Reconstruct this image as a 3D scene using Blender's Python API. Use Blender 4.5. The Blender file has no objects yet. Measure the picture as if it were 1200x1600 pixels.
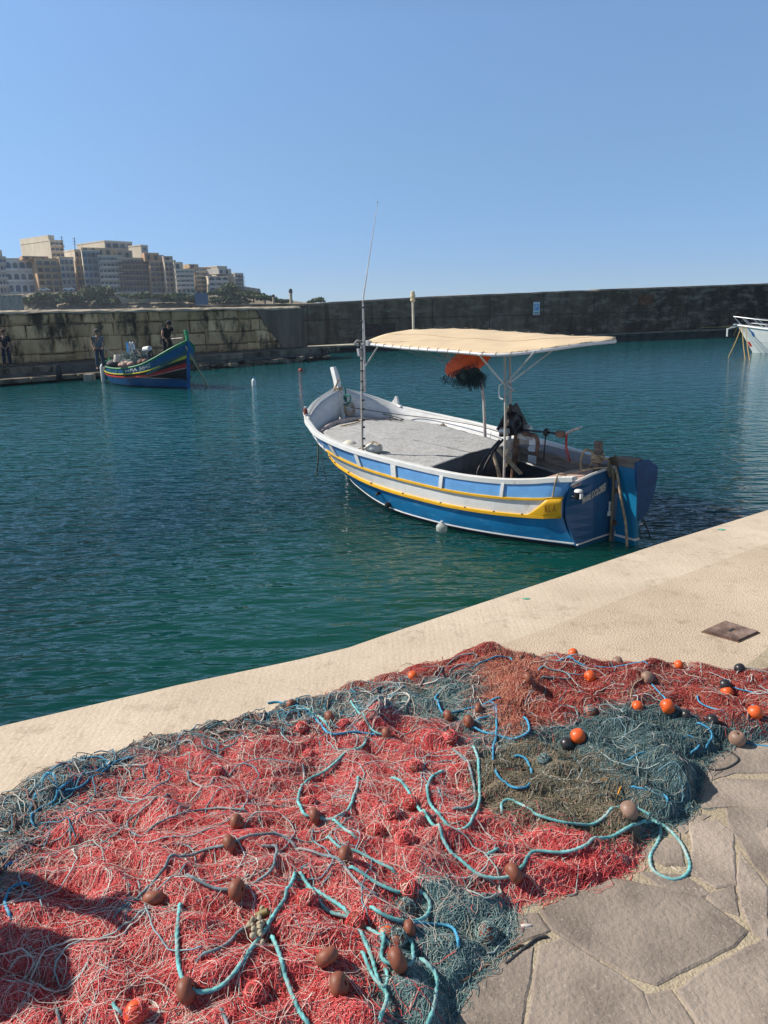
import bpy, bmesh, math, random
import numpy as np
from mathutils import Vector, Matrix
random.seed(7); RNG = np.random.default_rng(7)
R = math.radians
scene = bpy.context.scene
col = scene.collection

# ------------------------------------------------------------------ camera
FPX = 1155.0; CZ = 3.2; PITCH = R(15.5); ROLL = R(1.0)
fw = np.array([0, math.cos(PITCH), -math.sin(PITCH)])
_r0 = np.array([1.0, 0, 0]); _u0 = np.array([0, math.sin(PITCH), math.cos(PITCH)])
rt = _r0 * math.cos(ROLL) - _u0 * math.sin(ROLL); up = _r0 * math.sin(ROLL) + _u0 * math.cos(ROLL)
CAM = np.array([0, 0, CZ])
cd = bpy.data.cameras.new('camera'); cam = bpy.data.objects.new('camera', cd); col.objects.link(cam)
cd.sensor_fit = 'VERTICAL'; cd.sensor_height = 24; cd.lens = FPX / 1600 * 24
cd.clip_start = 0.05; cd.clip_end = 20000
cam.matrix_world = Matrix(((rt[0], up[0], -fw[0], 0), (rt[1], up[1], -fw[1], 0), (rt[2], up[2], -fw[2], CZ), (0, 0, 0, 1)))
scene.camera = cam

# ------------------------------------------------------------------ light
SUN_EL = R(41)
S = np.array([-0.975, 0.2]); S = S / np.linalg.norm(S)
SDIR = Vector((S[0] * math.cos(SUN_EL), S[1] * math.cos(SUN_EL), math.sin(SUN_EL)))
w = bpy.data.worlds.new('World'); scene.world = w; w.use_nodes = True
nt = w.node_tree; nt.nodes.clear()
sky = nt.nodes.new('ShaderNodeTexSky'); sky.sky_type = 'NISHITA'; sky.sun_disc = False
sky.sun_elevation = SUN_EL; sky.sun_rotation = math.atan2(S[0], S[1])
sky.altitude = 3000; sky.air_density = 1.0; sky.dust_density = 0; sky.ozone_density = 4
bg = nt.nodes.new('ShaderNodeBackground'); bg.inputs[1].default_value = 0.125
wo = nt.nodes.new('ShaderNodeOutputWorld')
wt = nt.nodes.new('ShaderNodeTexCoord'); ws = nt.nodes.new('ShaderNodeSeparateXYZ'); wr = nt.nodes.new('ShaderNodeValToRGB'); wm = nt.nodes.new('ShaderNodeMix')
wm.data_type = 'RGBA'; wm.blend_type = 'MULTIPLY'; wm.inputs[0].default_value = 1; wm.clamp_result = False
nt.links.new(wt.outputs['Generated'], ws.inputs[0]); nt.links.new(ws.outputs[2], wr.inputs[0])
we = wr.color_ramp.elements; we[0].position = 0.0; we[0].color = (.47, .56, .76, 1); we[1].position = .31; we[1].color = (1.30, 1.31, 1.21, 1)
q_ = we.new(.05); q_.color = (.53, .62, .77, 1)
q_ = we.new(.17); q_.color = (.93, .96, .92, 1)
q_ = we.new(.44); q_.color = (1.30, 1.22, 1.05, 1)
q_ = we.new(.65); q_.color = (1.30, 1.04, .70, 1)  # unseen sky above the frame tinted warm to take blue out of the shade
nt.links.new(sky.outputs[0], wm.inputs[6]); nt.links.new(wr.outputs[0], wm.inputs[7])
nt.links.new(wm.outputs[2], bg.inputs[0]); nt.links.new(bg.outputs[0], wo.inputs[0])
sl = bpy.data.lights.new('sun', 'SUN'); sl.energy = 4.9; sl.angle = R(0.55); sl.color = (1, 0.94, 0.84)
so = bpy.data.objects.new('sun', sl); col.objects.link(so); so.rotation_euler = SDIR.to_track_quat('Z', 'Y').to_euler()
scene.view_settings.view_transform = 'Standard'; scene.view_settings.look = 'None'
scene.view_settings.exposure = 0.28; scene.view_settings.gamma = 1

# ------------------------------------------------------------------ helpers: placement
def ray(x, y):
    d = fw + rt * (x - 600) / FPX + up * (800 - y) / FPX
    return d / np.linalg.norm(d)
def atz(x, y, z):
    d = ray(x, y); return CAM + d * (z - CZ) / d[2]
def aty(x, y, Y):
    d = ray(x, y); return CAM + d * Y / d[1]

# ------------------------------------------------------------------ helpers: objects
def tag(o, label=None, cat=None, group=None, kind=None):
    if label: o['label'] = label
    if cat: o['category'] = cat
    if group: o['group'] = group
    if kind: o['kind'] = kind
    return o
def empty(name, loc=(0, 0, 0), rz=0, label=None, cat=None, group=None, parent=None):
    o = bpy.data.objects.new(name, None); col.objects.link(o)
    o.location = loc; o.rotation_euler = (0, 0, rz); o.empty_display_size = 0.2
    if parent: o.parent = parent
    return tag(o, label, cat, group)

class MB:
    def __init__(s): s.v = []; s.f = []; s.m = []; s.cur = 0
    def add(s, vs, fs):
        n = len(s.v); s.v += [tuple(map(float, p)) for p in vs]; s.f += [tuple(i + n for i in f) for f in fs]; s.m += [s.cur] * len(fs)
        return s
    def box(s, c, d, rz=0, rx=0, ry=0):
        M = Matrix.Translation(c) @ Matrix.Rotation(rz, 4, 'Z') @ Matrix.Rotation(ry, 4, 'Y') @ Matrix.Rotation(rx, 4, 'X')
        vs = [M @ Vector((x * d[0] / 2, y * d[1] / 2, z * d[2] / 2)) for x in (-1, 1) for y in (-1, 1) for z in (-1, 1)]
        return s.add(vs, [(0, 1, 3, 2), (4, 6, 7, 5), (0, 4, 5, 1), (2, 3, 7, 6), (0, 2, 6, 4), (1, 5, 7, 3)])
    def bar(s, a, b, wd, ht, upv=(0, 0, 1)):
        a = Vector(a); b = Vector(b); d = (b - a).normalized(); sd = d.cross(Vector(upv)).normalized(); uu = sd.cross(d)
        vs = [p + sd * (i * wd / 2) + uu * (j * ht / 2) for p in (a, b) for i, j in ((-1, -1), (1, -1), (1, 1), (-1, 1))]
        return s.add(vs, [(0, 3, 2, 1), (4, 5, 6, 7), (0, 1, 5, 4), (1, 2, 6, 5), (2, 3, 7, 6), (3, 0, 4, 7)])
    def prism(s, pts, z0, z1):
        n = len(pts)
        vs = [(p[0], p[1], z0) for p in pts] + [(p[0], p[1], z1) for p in pts]
        return s.add(vs, [tuple(reversed(range(n))), tuple(range(n, 2 * n))] + [(i, (i + 1) % n, n + (i + 1) % n, n + i) for i in range(n)])
    def tube(s, pts, r, n=8, closed=False, lobes=0, pitch=0.05, cap=True):
        P = [Vector(p) for p in pts]; m = len(P)
        rr = r if hasattr(r, '__len__') else [r] * m
        T = []
        for i in range(m):
            a = P[(i - 1) % m] if closed else P[max(i - 1, 0)]; b = P[(i + 1) % m] if closed else P[min(i + 1, m - 1)]
            t = (b - a); T.append(t.normalized() if t.length > 1e-9 else Vector((0, 0, 1)))
        N = T[0].orthogonal().normalized(); vs = []; acc = 0
        for i in range(m):
            N = (N - T[i] * N.dot(T[i])); N = N.normalized() if N.length > 1e-6 else T[i].orthogonal().normalized()
            B = T[i].cross(N)
            if i: acc += (P[i] - P[i - 1]).length
            for k in range(n):
                a = 2 * math.pi * k / n; q = rr[i]
                if lobes: q *= 0.66 + 0.40 * abs(math.cos(0.5 * lobes * (a - acc / pitch * 2 * math.pi)))
                vs.append(P[i] + (N * math.cos(a) + B * math.sin(a)) * q)
        fs = []
        for i in range(m if closed else m - 1):
            j = (i + 1) % m
            for k in range(n):
                fs.append((i * n + k, i * n + (k + 1) % n, j * n + (k + 1) % n, j * n + k))
        if cap and not closed: fs += [tuple(reversed(range(n))), tuple((m - 1) * n + k for k in range(n))]
        return s.add(vs, fs)
    def cyl(s, a, b, r, n=16): return s.tube([a, b], r if hasattr(r, '__len__') else [r, r], n)
    def lathe(s, prof, c=(0, 0, 0), n=20, M=None):
        vs = []; 
        for r_, z in prof:
            for k in range(n):
                a = 2 * math.pi * k / n; p = Vector((r_ * math.cos(a), r_ * math.sin(a), z))
                if M: p = M @ p
                vs.append(p + Vector(c))
        fs = [(i * n + k, i * n + (k + 1) % n, (i + 1) * n + (k + 1) % n, (i + 1) * n + k) for i in range(len(prof) - 1) for k in range(n)]
        return s.add(vs, fs)
    def grid(s, rows, thick=0):
        h = len(rows); wd = len(rows[0]); vs = [p for r_ in rows for p in r_]
        return s.add(vs, [(i * wd + j, i * wd + j + 1, (i + 1) * wd + j + 1, (i + 1) * wd + j) for i in range(h - 1) for j in range(wd - 1)])
    def build(s, name, mats, parent=None, smooth=False, bevel=0, solid=0, label=None, cat=None, group=None, kind=None, loc=None, rz=0, fixn=True):
        me = bpy.data.meshes.new(name); me.from_pydata(s.v, [], s.f)
        for m_ in (mats if isinstance(mats, (list, tuple)) else [mats]): me.materials.append(m_)
        me.polygons.foreach_set('material_index', s.m)
        if smooth: me.polygons.foreach_set('use_smooth', [True] * len(me.polygons))
        me.update()
        if fixn and len(s.v) < 60000:
            b = bmesh.new(); b.from_mesh(me); bmesh.ops.recalc_face_normals(b, faces=b.faces); b.to_mesh(me); b.free()
        o = bpy.data.objects.new(name, me); col.objects.link(o)
        if parent: o.parent = parent
        if loc is not None: o.location = loc
        o.rotation_euler = (0, 0, rz)
        if solid:
            md = o.modifiers.new('s', 'SOLIDIFY'); md.thickness = solid; md.offset = 0
        if bevel:
            md = o.modifiers.new('b', 'BEVEL'); md.width = bevel; md.segments = 2; md.limit_method = 'ANGLE'
        if smooth and hasattr(me, 'set_sharp_from_angle'): me.set_sharp_from_angle(angle=R(50))
        return tag(o, label, cat, group, kind)

def spl(pts, k=8, closed=False):
    """Catmull-Rom through points."""
    P = [np.array(p, float) for p in pts]; n = len(P); out = []
    rng = range(n if closed else n - 1)
    for i in rng:
        if closed: a, b, c, d = P[i - 1], P[i], P[(i + 1) % n], P[(i + 2) % n]
        else: a, b, c, d = P[max(i - 1, 0)], P[i], P[i + 1], P[min(i + 2, n - 1)]
        for j in range(k):
            t = j / k
            out.append(0.5 * ((2 * b) + (-a + c) * t + (2 * a - 5 * b + 4 * c - d) * t * t + (-a + 3 * b - 3 * c + d) * t ** 3))
    if not closed: out.append(P[-1])
    return out
def resample(P, step):
    P = [np.array(p) for p in P]; out = [P[0]]; L = 0
    seg = [np.linalg.norm(P[i + 1] - P[i]) for i in range(len(P) - 1)]; tot = sum(seg); m = max(2, int(tot / step)); cum = np.concatenate([[0], np.cumsum(seg)])
    A = np.array(P); t = np.linspace(0, tot, m + 1)
    return np.stack([np.interp(t, cum, A[:, i]) for i in range(A.shape[1])], 1)

# ------------------------------------------------------------------ helpers: materials
def mat(name, c, rough=0.7, metal=0, var=0.15, scale=6, bump=0.0, bscale=40, c2=None, stretch=(1, 1, 1), spec=0.5, detail=6, island=0, thr=(0.35, 0.65), wear=None, wscale=8, wthr=(0.62, 0.7)):
    m = bpy.data.materials.new(name); m.use_nodes = True; t = m.node_tree; N = t.nodes; L = t.links
    b = N['Principled BSDF']; b.inputs['Roughness'].default_value = rough; b.inputs['Metallic'].default_value = metal
    b.inputs['Specular IOR Level'].default_value = spec
    tc = N.new('ShaderNodeTexCoord'); mp = N.new('ShaderNodeMapping'); mp.inputs['Scale'].default_value = stretch
    L.new(tc.outputs['Object'], mp.inputs[0])
    nz = N.new('ShaderNodeTexNoise'); nz.inputs['Scale'].default_value = scale; nz.inputs['Detail'].default_value = detail; L.new(mp.outputs[0], nz.inputs[0])
    cr = N.new('ShaderNodeValToRGB'); cr.color_ramp.elements[0].position = thr[0]; cr.color_ramp.elements[1].position = thr[1]
    if c2 is None: a0 = tuple(x * (1 - var) for x in c); a1 = tuple(min(1, x * (1 + var)) for x in c)
    else: a0, a1 = c, c2
    cr.color_ramp.elements[0].color = (*a0, 1); cr.color_ramp.elements[1].color = (*a1, 1)
    L.new(nz.outputs[0], cr.inputs[0]); out = cr.outputs[0]
    if wear:
        nw = N.new('ShaderNodeTexNoise'); nw.inputs['Scale'].default_value = wscale; nw.inputs['Detail'].default_value = 8; nw.inputs['Roughness'].default_value = 0.7
        L.new(mp.outputs[0], nw.inputs[0])
        rp = N.new('ShaderNodeMapRange'); rp.inputs[1].default_value = wthr[0]; rp.inputs[2].default_value = wthr[1]; L.new(nw.outputs[0], rp.inputs[0])
        mx = N.new('ShaderNodeMix'); mx.data_type = 'RGBA'; L.new(rp.outputs[0], mx.inputs[0]); L.new(out, mx.inputs[6]); mx.inputs[7].default_value = (*wear, 1); out = mx.outputs[2]
    if island:
        g = N.new('ShaderNodeNewGeometry'); hs = N.new('ShaderNodeHueSaturation')
        mr = N.new('ShaderNodeMapRange'); mr.inputs[3].default_value = 1 - island; mr.inputs[4].default_value = 1 + island
        L.new(g.outputs['Random Per Island'], mr.inputs[0]); L.new(mr.outputs[0], hs.inputs['Value']); L.new(out, hs.inputs['Color']); out = hs.outputs[0]
    L.new(out, b.inputs['Base Color'])
    if bump:
        n2 = N.new('ShaderNodeTexNoise'); n2.inputs['Scale'].default_value = bscale; n2.inputs['Detail'].default_value = 5; L.new(mp.outputs[0], n2.inputs[0])
        bp = N.new('ShaderNodeBump'); bp.inputs['Strength'].default_value = 1; bp.inputs['Distance'].default_value = bump; L.new(n2.outputs[0], bp.inputs['Height']); L.new(bp.outputs[0], b.inputs['Normal'])
    return m
def mat_island(name, cols, rough=0.6, trans=0):
    """each separate strand takes one of several colours"""
    m = bpy.data.materials.new(name); m.use_nodes = True; t = m.node_tree; N = t.nodes; L = t.links; b = N['Principled BSDF']
    b.inputs['Roughness'].default_value = rough
    g = N.new('ShaderNodeNewGeometry'); cr = N.new('ShaderNodeValToRGB'); cr.color_ramp.interpolation = 'LINEAR'
    e = cr.color_ramp.elements; n = len(cols)
    e[0].position = cols[0][0]; e[0].color = (*cols[0][1], 1); e[1].position = cols[1][0]; e[1].color = (*cols[1][1], 1)
    for p, c in cols[2:]:
        q = e.new(p); q.color = (*c, 1)
    L.new(g.outputs['Random Per Island'], cr.inputs[0]); L.new(cr.outputs[0], b.inputs['Base Color'])
    return m
WHITE = mat('white_paint', (0.74, 0.73, 0.70), 0.45, var=0.06, wear=(0.42, 0.36, 0.29), wscale=6, wthr=(0.58, 0.76), bump=0.001, bscale=30)
INWHITE = mat('inner_white_paint', (0.66, 0.66, 0.66), 0.55, var=0.08, wear=(0.35, 0.27, 0.2), wscale=4, wthr=(0.62, 0.8), stretch=(1, 1, 2.5), bump=0.002, bscale=20)
LBLUE = mat('light_blue_paint', (0.13, 0.34, 0.66), 0.4, var=0.08, wear=(0.25, 0.4, 0.6), wscale=6, wthr=(0.68, 0.8), bump=0.001)
BLUE = mat('blue_paint', (0.010, 0.175, 0.39), 0.33, var=0.12, scale=3, wear=(0.10, 0.30, 0.48), wscale=4, wthr=(0.56, 0.72), stretch=(1, 1, 2), bump=0.0025, bscale=9)
DBLUE = mat('dark_blue_paint', (0.012, 0.095, 0.235), 0.4, var=0.12, stretch=(1, 1, .3), wear=(0.03, 0.06, 0.12), wscale=5, bump=0.001)
YELLOW = mat('yellow_paint', (0.78, 0.42, 0.012), 0.42, var=0.08, wear=(0.35, 0.2, 0.04), wscale=7, wthr=(0.64, 0.8), bump=0.001)
BOTTOM = mat('antifouling', (0.012, 0.02, 0.03), 0.7)
WOOD = mat('weathered_wood', (0.17, 0.13, 0.10), 0.8, var=0.4, scale=3, stretch=(1, 8, 8), bump=0.003, bscale=12)
DECKWOOD = mat('deck_wood', (0.42, 0.28, 0.22), 0.75, var=0.25, scale=3, stretch=(1, 8, 8), bump=0.002, bscale=12)
PALEWOOD = mat('pale_wood', (0.58, 0.42, 0.26), 0.7, var=0.2, stretch=(1, 1, 6))
STEEL = mat('galvanised_steel', (0.5, 0.48, 0.46), 0.42, metal=0.6, var=0.25, scale=10, wear=(0.22, 0.13, 0.08), wscale=9, wthr=(0.58, 0.68))
RUST = mat('rusty_steel', (0.19, 0.11, 0.075), 0.75, metal=0.3, var=0.4, scale=9, bump=0.002)
BLACK = mat('black_metal', (0.012, 0.012, 0.015), 0.38, var=0.3, wear=(0.05, 0.04, 0.035), wthr=(0.6, 0.7))
GREY = mat('grey_hatch', (0.11, 0.11, 0.12), 0.85, var=0.15)
ALU = mat('alu', (0.6, 0.6, 0.6), 0.35, metal=0.7, var=0.1)
TARP = mat('grey_tarp', (0.40, 0.395, 0.39), 0.95, var=0.16, scale=18, detail=9, bump=0.012, bscale=34, wear=(0.25, 0.235, 0.22), wscale=5, wthr=(.52, .72))
CANVAS = mat('tan_canvas', (0.66, 0.50, 0.32), 0.9, var=0.05, scale=2.2, stretch=(1, 1, 1), bump=0.012, bscale=4)
ROPE_TEAL = mat('teal_rope', (0.15, 0.42, 0.42), 0.85, var=0.35, scale=25, wear=(0.36, 0.42, 0.40), wscale=16, wthr=(0.50, 0.66))
ROPE_GREY = mat('faded_teal_rope', (0.17, 0.23, 0.25), 0.9, var=0.4, scale=25, wear=(0.45, 0.36, 0.34), wscale=10, wthr=(0.52, 0.62))
ROPE_BLUE = mat('blue_rope', (0.05, 0.27, 0.44), 0.85, var=0.4, scale=25, wear=(0.25, 0.42, 0.5), wscale=10, wthr=(0.58, 0.7))
ROPE_WHITE = mat('white_rope', (0.62, 0.55, 0.50), 0.8, var=0.2)
ROPE_TAN = mat('tan_rope', (0.36, 0.27, 0.17), 0.85, var=0.35, scale=12)
ROPE_DARK = mat('dark_rope', (0.04, 0.04, 0.042), 0.8, var=0.3)
ROPE_YEL = mat('yellow_rope', (0.34, 0.23, 0.08), 0.8)
ROPE_GREEN = mat('green_rope', (0.01, 0.13, 0.11), 0.8)
FLOAT_BR = mat('brown_float', (0.25, 0.078, 0.042), 0.55, var=0.22, scale=14, wear=(0.3, 0.17, 0.13), wscale=14, wthr=(0.6, 0.72), bump=0.0012, bscale=35)
FLOAT_OR = mat('orange_float', (0.72, 0.11, 0.018), 0.42, var=0.15, scale=14, bump=0.001, bscale=35)
FLOAT_DK = mat('dark_float', (0.03, 0.028, 0.03), 0.35, var=0.3, scale=14)
ORANGE = mat('orange_fabric', (0.75, 0.10, 0.02), 0.65, var=0.15, bump=0.004, bscale=14)
TEALNET_DK = mat('dark_net_bundle', (0.02, 0.045, 0.05), 0.9, var=0.5, scale=30, bump=0.02, bscale=40)
SKIN = mat('skin', (0.33, 0.17, 0.11), 0.6, var=0.08)
GREENP = mat('green_paint', (0.03, 0.22, 0.09), 0.5, var=0.15)
REDP = mat('red_paint', (0.42, 0.02, 0.02), 0.5, var=0.15)
BLACKP = mat('black_paint', (0.012, 0.010, 0.012), 0.5)
GLASS = mat('window_glass', (0.035, 0.04, 0.045), 0.25, var=0.5, scale=0.7)

# ------------------------------------------------------------------ water
QZ = 1.6
def water_mat():
    m = bpy.data.materials.new('sea_water'); m.use_nodes = True; t = m.node_tree; N = t.nodes; L = t.links; b = N['Principled BSDF']
    b.inputs['Roughness'].default_value = 0.02; b.inputs['IOR'].default_value = 1.333
    b.subsurface_method = 'BURLEY'; b.inputs['Subsurface Weight'].default_value = 1.0; b.inputs['Subsurface Scale'].default_value = 1.0; b.inputs['Subsurface Radius'].default_value = (1.2, 2.2, 2.2)
    tc = N.new('ShaderNodeTexCoord')
    n0 = N.new('ShaderNodeTexNoise'); n0.inputs['Scale'].default_value = 0.13; n0.inputs['Detail'].default_value = 3; L.new(tc.outputs['Object'], n0.inputs[0])
    # green patch beside the quay, dark navy round it, lighter teal further off
    ge = N.new('ShaderNodeVectorMath'); ge.operation = 'DISTANCE'; ge.inputs[1].default_value = (0.6, 7.5, 0); L.new(tc.outputs['Object'], ge.inputs[0])
    mr = N.new('ShaderNodeMapRange'); mr.inputs[1].default_value = 1.5; mr.inputs[2].default_value = 34; mr.inputs[3].default_value = 0.0; mr.inputs[4].default_value = 1.0; L.new(ge.outputs['Value'], mr.inputs[0])
    ad = N.new('ShaderNodeMath'); ad.operation = 'ADD'; L.new(mr.outputs[0], ad.inputs[0])
    sc = N.new('ShaderNodeMath'); sc.operation = 'MULTIPLY'; sc.inputs[1].default_value = 0.12; L.new(n0.outputs[0], sc.inputs[0]); L.new(sc.outputs[0], ad.inputs[1])
    cr = N.new('ShaderNodeValToRGB'); e = cr.color_ramp.elements
    e[0].position = 0.06; e[0].color = (0.003, 0.052, 0.037, 1); e[1].position = 0.9; e[1].color = (0.007, 0.082, 0.095, 1)
    q_ = e.new(.18); q_.color = (.003, .034, .040, 1)
    q_ = e.new(.42); q_.color = (.005, .070, .074, 1)
    L.new(ad.outputs[0], cr.inputs[0]); L.new(cr.outputs[0], b.inputs['Base Color'])
    wf = N.new('ShaderNodeMapRange'); wf.inputs[1].default_value = 1.2; wf.inputs[2].default_value = 4.6; wf.inputs[3].default_value = .30; wf.inputs[4].default_value = 1.0; L.new(ge.outputs['Value'], wf.inputs[0])
    wf2 = N.new('ShaderNodeMath'); wf2.operation = 'POWER'; wf2.inputs[1].default_value = 1.8; L.new(wf.outputs[0], wf2.inputs[0])
    far_ = N.new('ShaderNodeMapRange'); far_.inputs[1].default_value = 11; far_.inputs[2].default_value = 30; far_.inputs[3].default_value = 1.0; far_.inputs[4].default_value = .32; L.new(ge.outputs['Value'], far_.inputs[0])
    wf3 = N.new('ShaderNodeMath'); wf3.operation = 'MULTIPLY'; L.new(wf.outputs[0], wf3.inputs[0]); L.new(far_.outputs[0], wf3.inputs[1])
    def wave(scale, sx, sy, rot, dist, detail, prev, rough=0.5, fac=None):
        mp = N.new('ShaderNodeMapping'); mp.inputs['Scale'].default_value = (sx, sy, 1); mp.inputs['Rotation'].default_value = (0, 0, rot); L.new(tc.outputs['Object'], mp.inputs[0])
        nz = N.new('ShaderNodeTexNoise'); nz.inputs['Scale'].default_value = scale; nz.inputs['Detail'].default_value = detail; nz.inputs['Roughness'].default_value = rough; nz.inputs['Distortion'].default_value = 0.3; L.new(mp.outputs[0], nz.inputs[0])
        bp = N.new('ShaderNodeBump'); bp.inputs['Strength'].default_value = 1; bp.inputs['Distance'].default_value = dist; L.new(nz.outputs[0], bp.inputs['Height']); L.new((fac or wf).outputs[0], bp.inputs['Strength'])
        if prev: L.new(prev.outputs[0], bp.inputs['Normal'])
        return bp
    b1 = wave(1.0, 0.9, 2.2, 0.15, 0.135, 2, None, fac=wf3)
    b2 = wave(2.6, 0.9, 2.2, -0.25, 0.098, 2, b1, fac=wf3)
    b3 = wave(7.5, 0.9, 1.8, 0.3, 0.013, 3, b2, fac=wf2)
    L.new(b3.outputs[0], b.inputs['Normal'])
    return m
WATER = water_mat()
mb = MB(); mb.add([(-900, -60, 0), (900, -60, 0), (900, 1500, 0), (-900, 1500, 0)], [(0, 1, 2, 3)]); mb.build('water', WATER, kind='structure')

# ------------------------------------------------------------------ quay
edge = [atz(x, y, QZ) for x, y in ((0, 1135), (280, 1070), (470, 1030), (545, 1012), (600, 993), (850, 910), (1030, 850), (1200, 797))]
e0 = edge[0] + (edge[0] - edge[2]) * 6; e1 = edge[-1] + (edge[-1] - edge[-3]) * 5
EDGE = [e0] + edge + [e1]
def concrete_mat(name, c, c2, lines=False, agg=False):
    m = bpy.data.materials.new(name); m.use_nodes = True; t = m.node_tree; N = t.nodes; L = t.links; b = N['Principled BSDF']; b.inputs['Roughness'].default_value = 0.9
    b.inputs['Specular IOR Level'].default_value = 0.25
    tc = N.new('ShaderNodeTexCoord')
    n1 = N.new('ShaderNodeTexNoise'); n1.inputs['Scale'].default_value = 1.6; n1.inputs['Detail'].default_value = 8; n1.inputs['Roughness'].default_value = .65; L.new(tc.outputs['Object'], n1.inputs[0])
    cr = N.new('ShaderNodeValToRGB'); cr.color_ramp.elements[0].position = .3; cr.color_ramp.elements[1].position = .7; cr.color_ramp.elements[0].color = (*c, 1); cr.color_ramp.elements[1].color = (*c2, 1); L.new(n1.outputs[0], cr.inputs[0])
    n2 = N.new('ShaderNodeTexNoise'); n2.inputs['Scale'].default_value = 110 if agg else 70; n2.inputs['Detail'].default_value = 4; L.new(tc.outputs['Object'], n2.inputs[0])
    r2 = N.new('ShaderNodeMapRange'); r2.inputs[1].default_value = .3; r2.inputs[2].default_value = .7; r2.inputs[3].default_value = 0.80 if agg else .88; r2.inputs[4].default_value = 1.16 if agg else 1.08; L.new(n2.outputs[0], r2.inputs[0])
    mx = N.new('ShaderNodeMix'); mx.data_type = 'RGBA'; mx.blend_type = 'MULTIPLY'; mx.inputs[0].default_value = 1; L.new(cr.outputs[0], mx.inputs[6]); L.new(r2.outputs[0], mx.inputs[7]); out = mx.outputs[2]
    # scattered dark stains and spots
    n3 = N.new('ShaderNodeTexNoise'); n3.inputs['Scale'].default_value = 9; n3.inputs['Detail'].default_value = 10; n3.inputs['Roughness'].default_value = .75; L.new(tc.outputs['Object'], n3.inputs[0])
    r3 = N.new('ShaderNodeMapRange'); r3.inputs[1].default_value = .54; r3.inputs[2].default_value = .70; r3.inputs[4].default_value = .55; L.new(n3.outputs[0], r3.inputs[0])
    m3 = N.new('ShaderNodeMix'); m3.data_type = 'RGBA'; L.new(r3.outputs[0], m3.inputs[0]); L.new(out, m3.inputs[6]); m3.inputs[7].default_value = (c[0] * .5, c[1] * .48, c[2] * .45, 1); L.new(m3.outputs[2], b.inputs['Base Color'])
    bp = N.new('ShaderNodeBump'); bp.inputs['Distance'].default_value = .006 if agg else .0025; L.new(n2.outputs[0], bp.inputs['Height']); last = bp
    if lines:
        mp = N.new('ShaderNodeMapping'); mp.inputs['Rotation'].default_value = (0, 0, R(-28)); mp.inputs['Scale'].default_value = (17, 1.1, 1); L.new(tc.outputs['Object'], mp.inputs[0])
        n4 = N.new('ShaderNodeTexNoise'); n4.inputs['Scale'].default_value = 2.5; n4.inputs['Detail'].default_value = 3; L.new(mp.outputs[0], n4.inputs[0])
        b4 = N.new('ShaderNodeBump'); b4.inputs['Distance'].default_value = .0022; L.new(n4.outputs[0], b4.inputs['Height']); L.new(bp.outputs[0], b4.inputs['Normal']); last = b4
    L.new(last.outputs[0], b.inputs['Normal'])
    return m
CONC = concrete_mat('pale_concrete', (0.52, 0.41, 0.305), (0.68, 0.56, 0.43), lines=True)
AGG = concrete_mat('rough_aggregate', (0.49, 0.375, 0.27), (0.65, 0.515, 0.385), agg=True)
MORTAR = concrete_mat('mortar', (0.36, 0.29, 0.20), (0.50, 0.41, 0.29), agg=True)
inner = [p + np.array([0.30, -0.72, 0]) for p in EDGE]
# inner border of the smooth strip, read off at points on the quay
inner = [EDGE[0] + np.array([.3, -.8, 0])] + [atz(x, y, QZ) for x, y in ((0, 1330), (280, 1240), (470, 1150), (545, 1110), (700, 1035), (850, 984), (1000, 924), (1200, 848))] + [EDGE[-1] + np.array([.1, -.45, 0])]
mb = MB()
n = len(EDGE)
mb.add([tuple(p) for p in EDGE] + [tuple(p) for p in inner], [(i, i + 1, n + i + 1, n + i) for i in range(n - 1)])
# rounded nose and face to the water
face = []
for p in EDGE:
    face.append((p[0], p[1], p[2]))
nose = [[(p[0] - .008 * k * .5, p[1] + .012 * k, p[2] - .006 * k * k) for p in EDGE] for k in (0, 1, 2)] + [[(p[0] - .01, p[1] + .026, -1.5) for p in EDGE]]
mb.grid(nose)
mb.build('quay_edge', CONC, kind='structure')
mb = MB(); L_ = [(p[0], p[1], QZ) for p in inner]
far_l = (L_[0][0], -6, QZ); far_r = (L_[-1][0], -6, QZ)
mb.add(L_ + [far_r, far_l], [tuple(range(len(L_) + 2))]); mb.build('quay', AGG, kind='structure')
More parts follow.
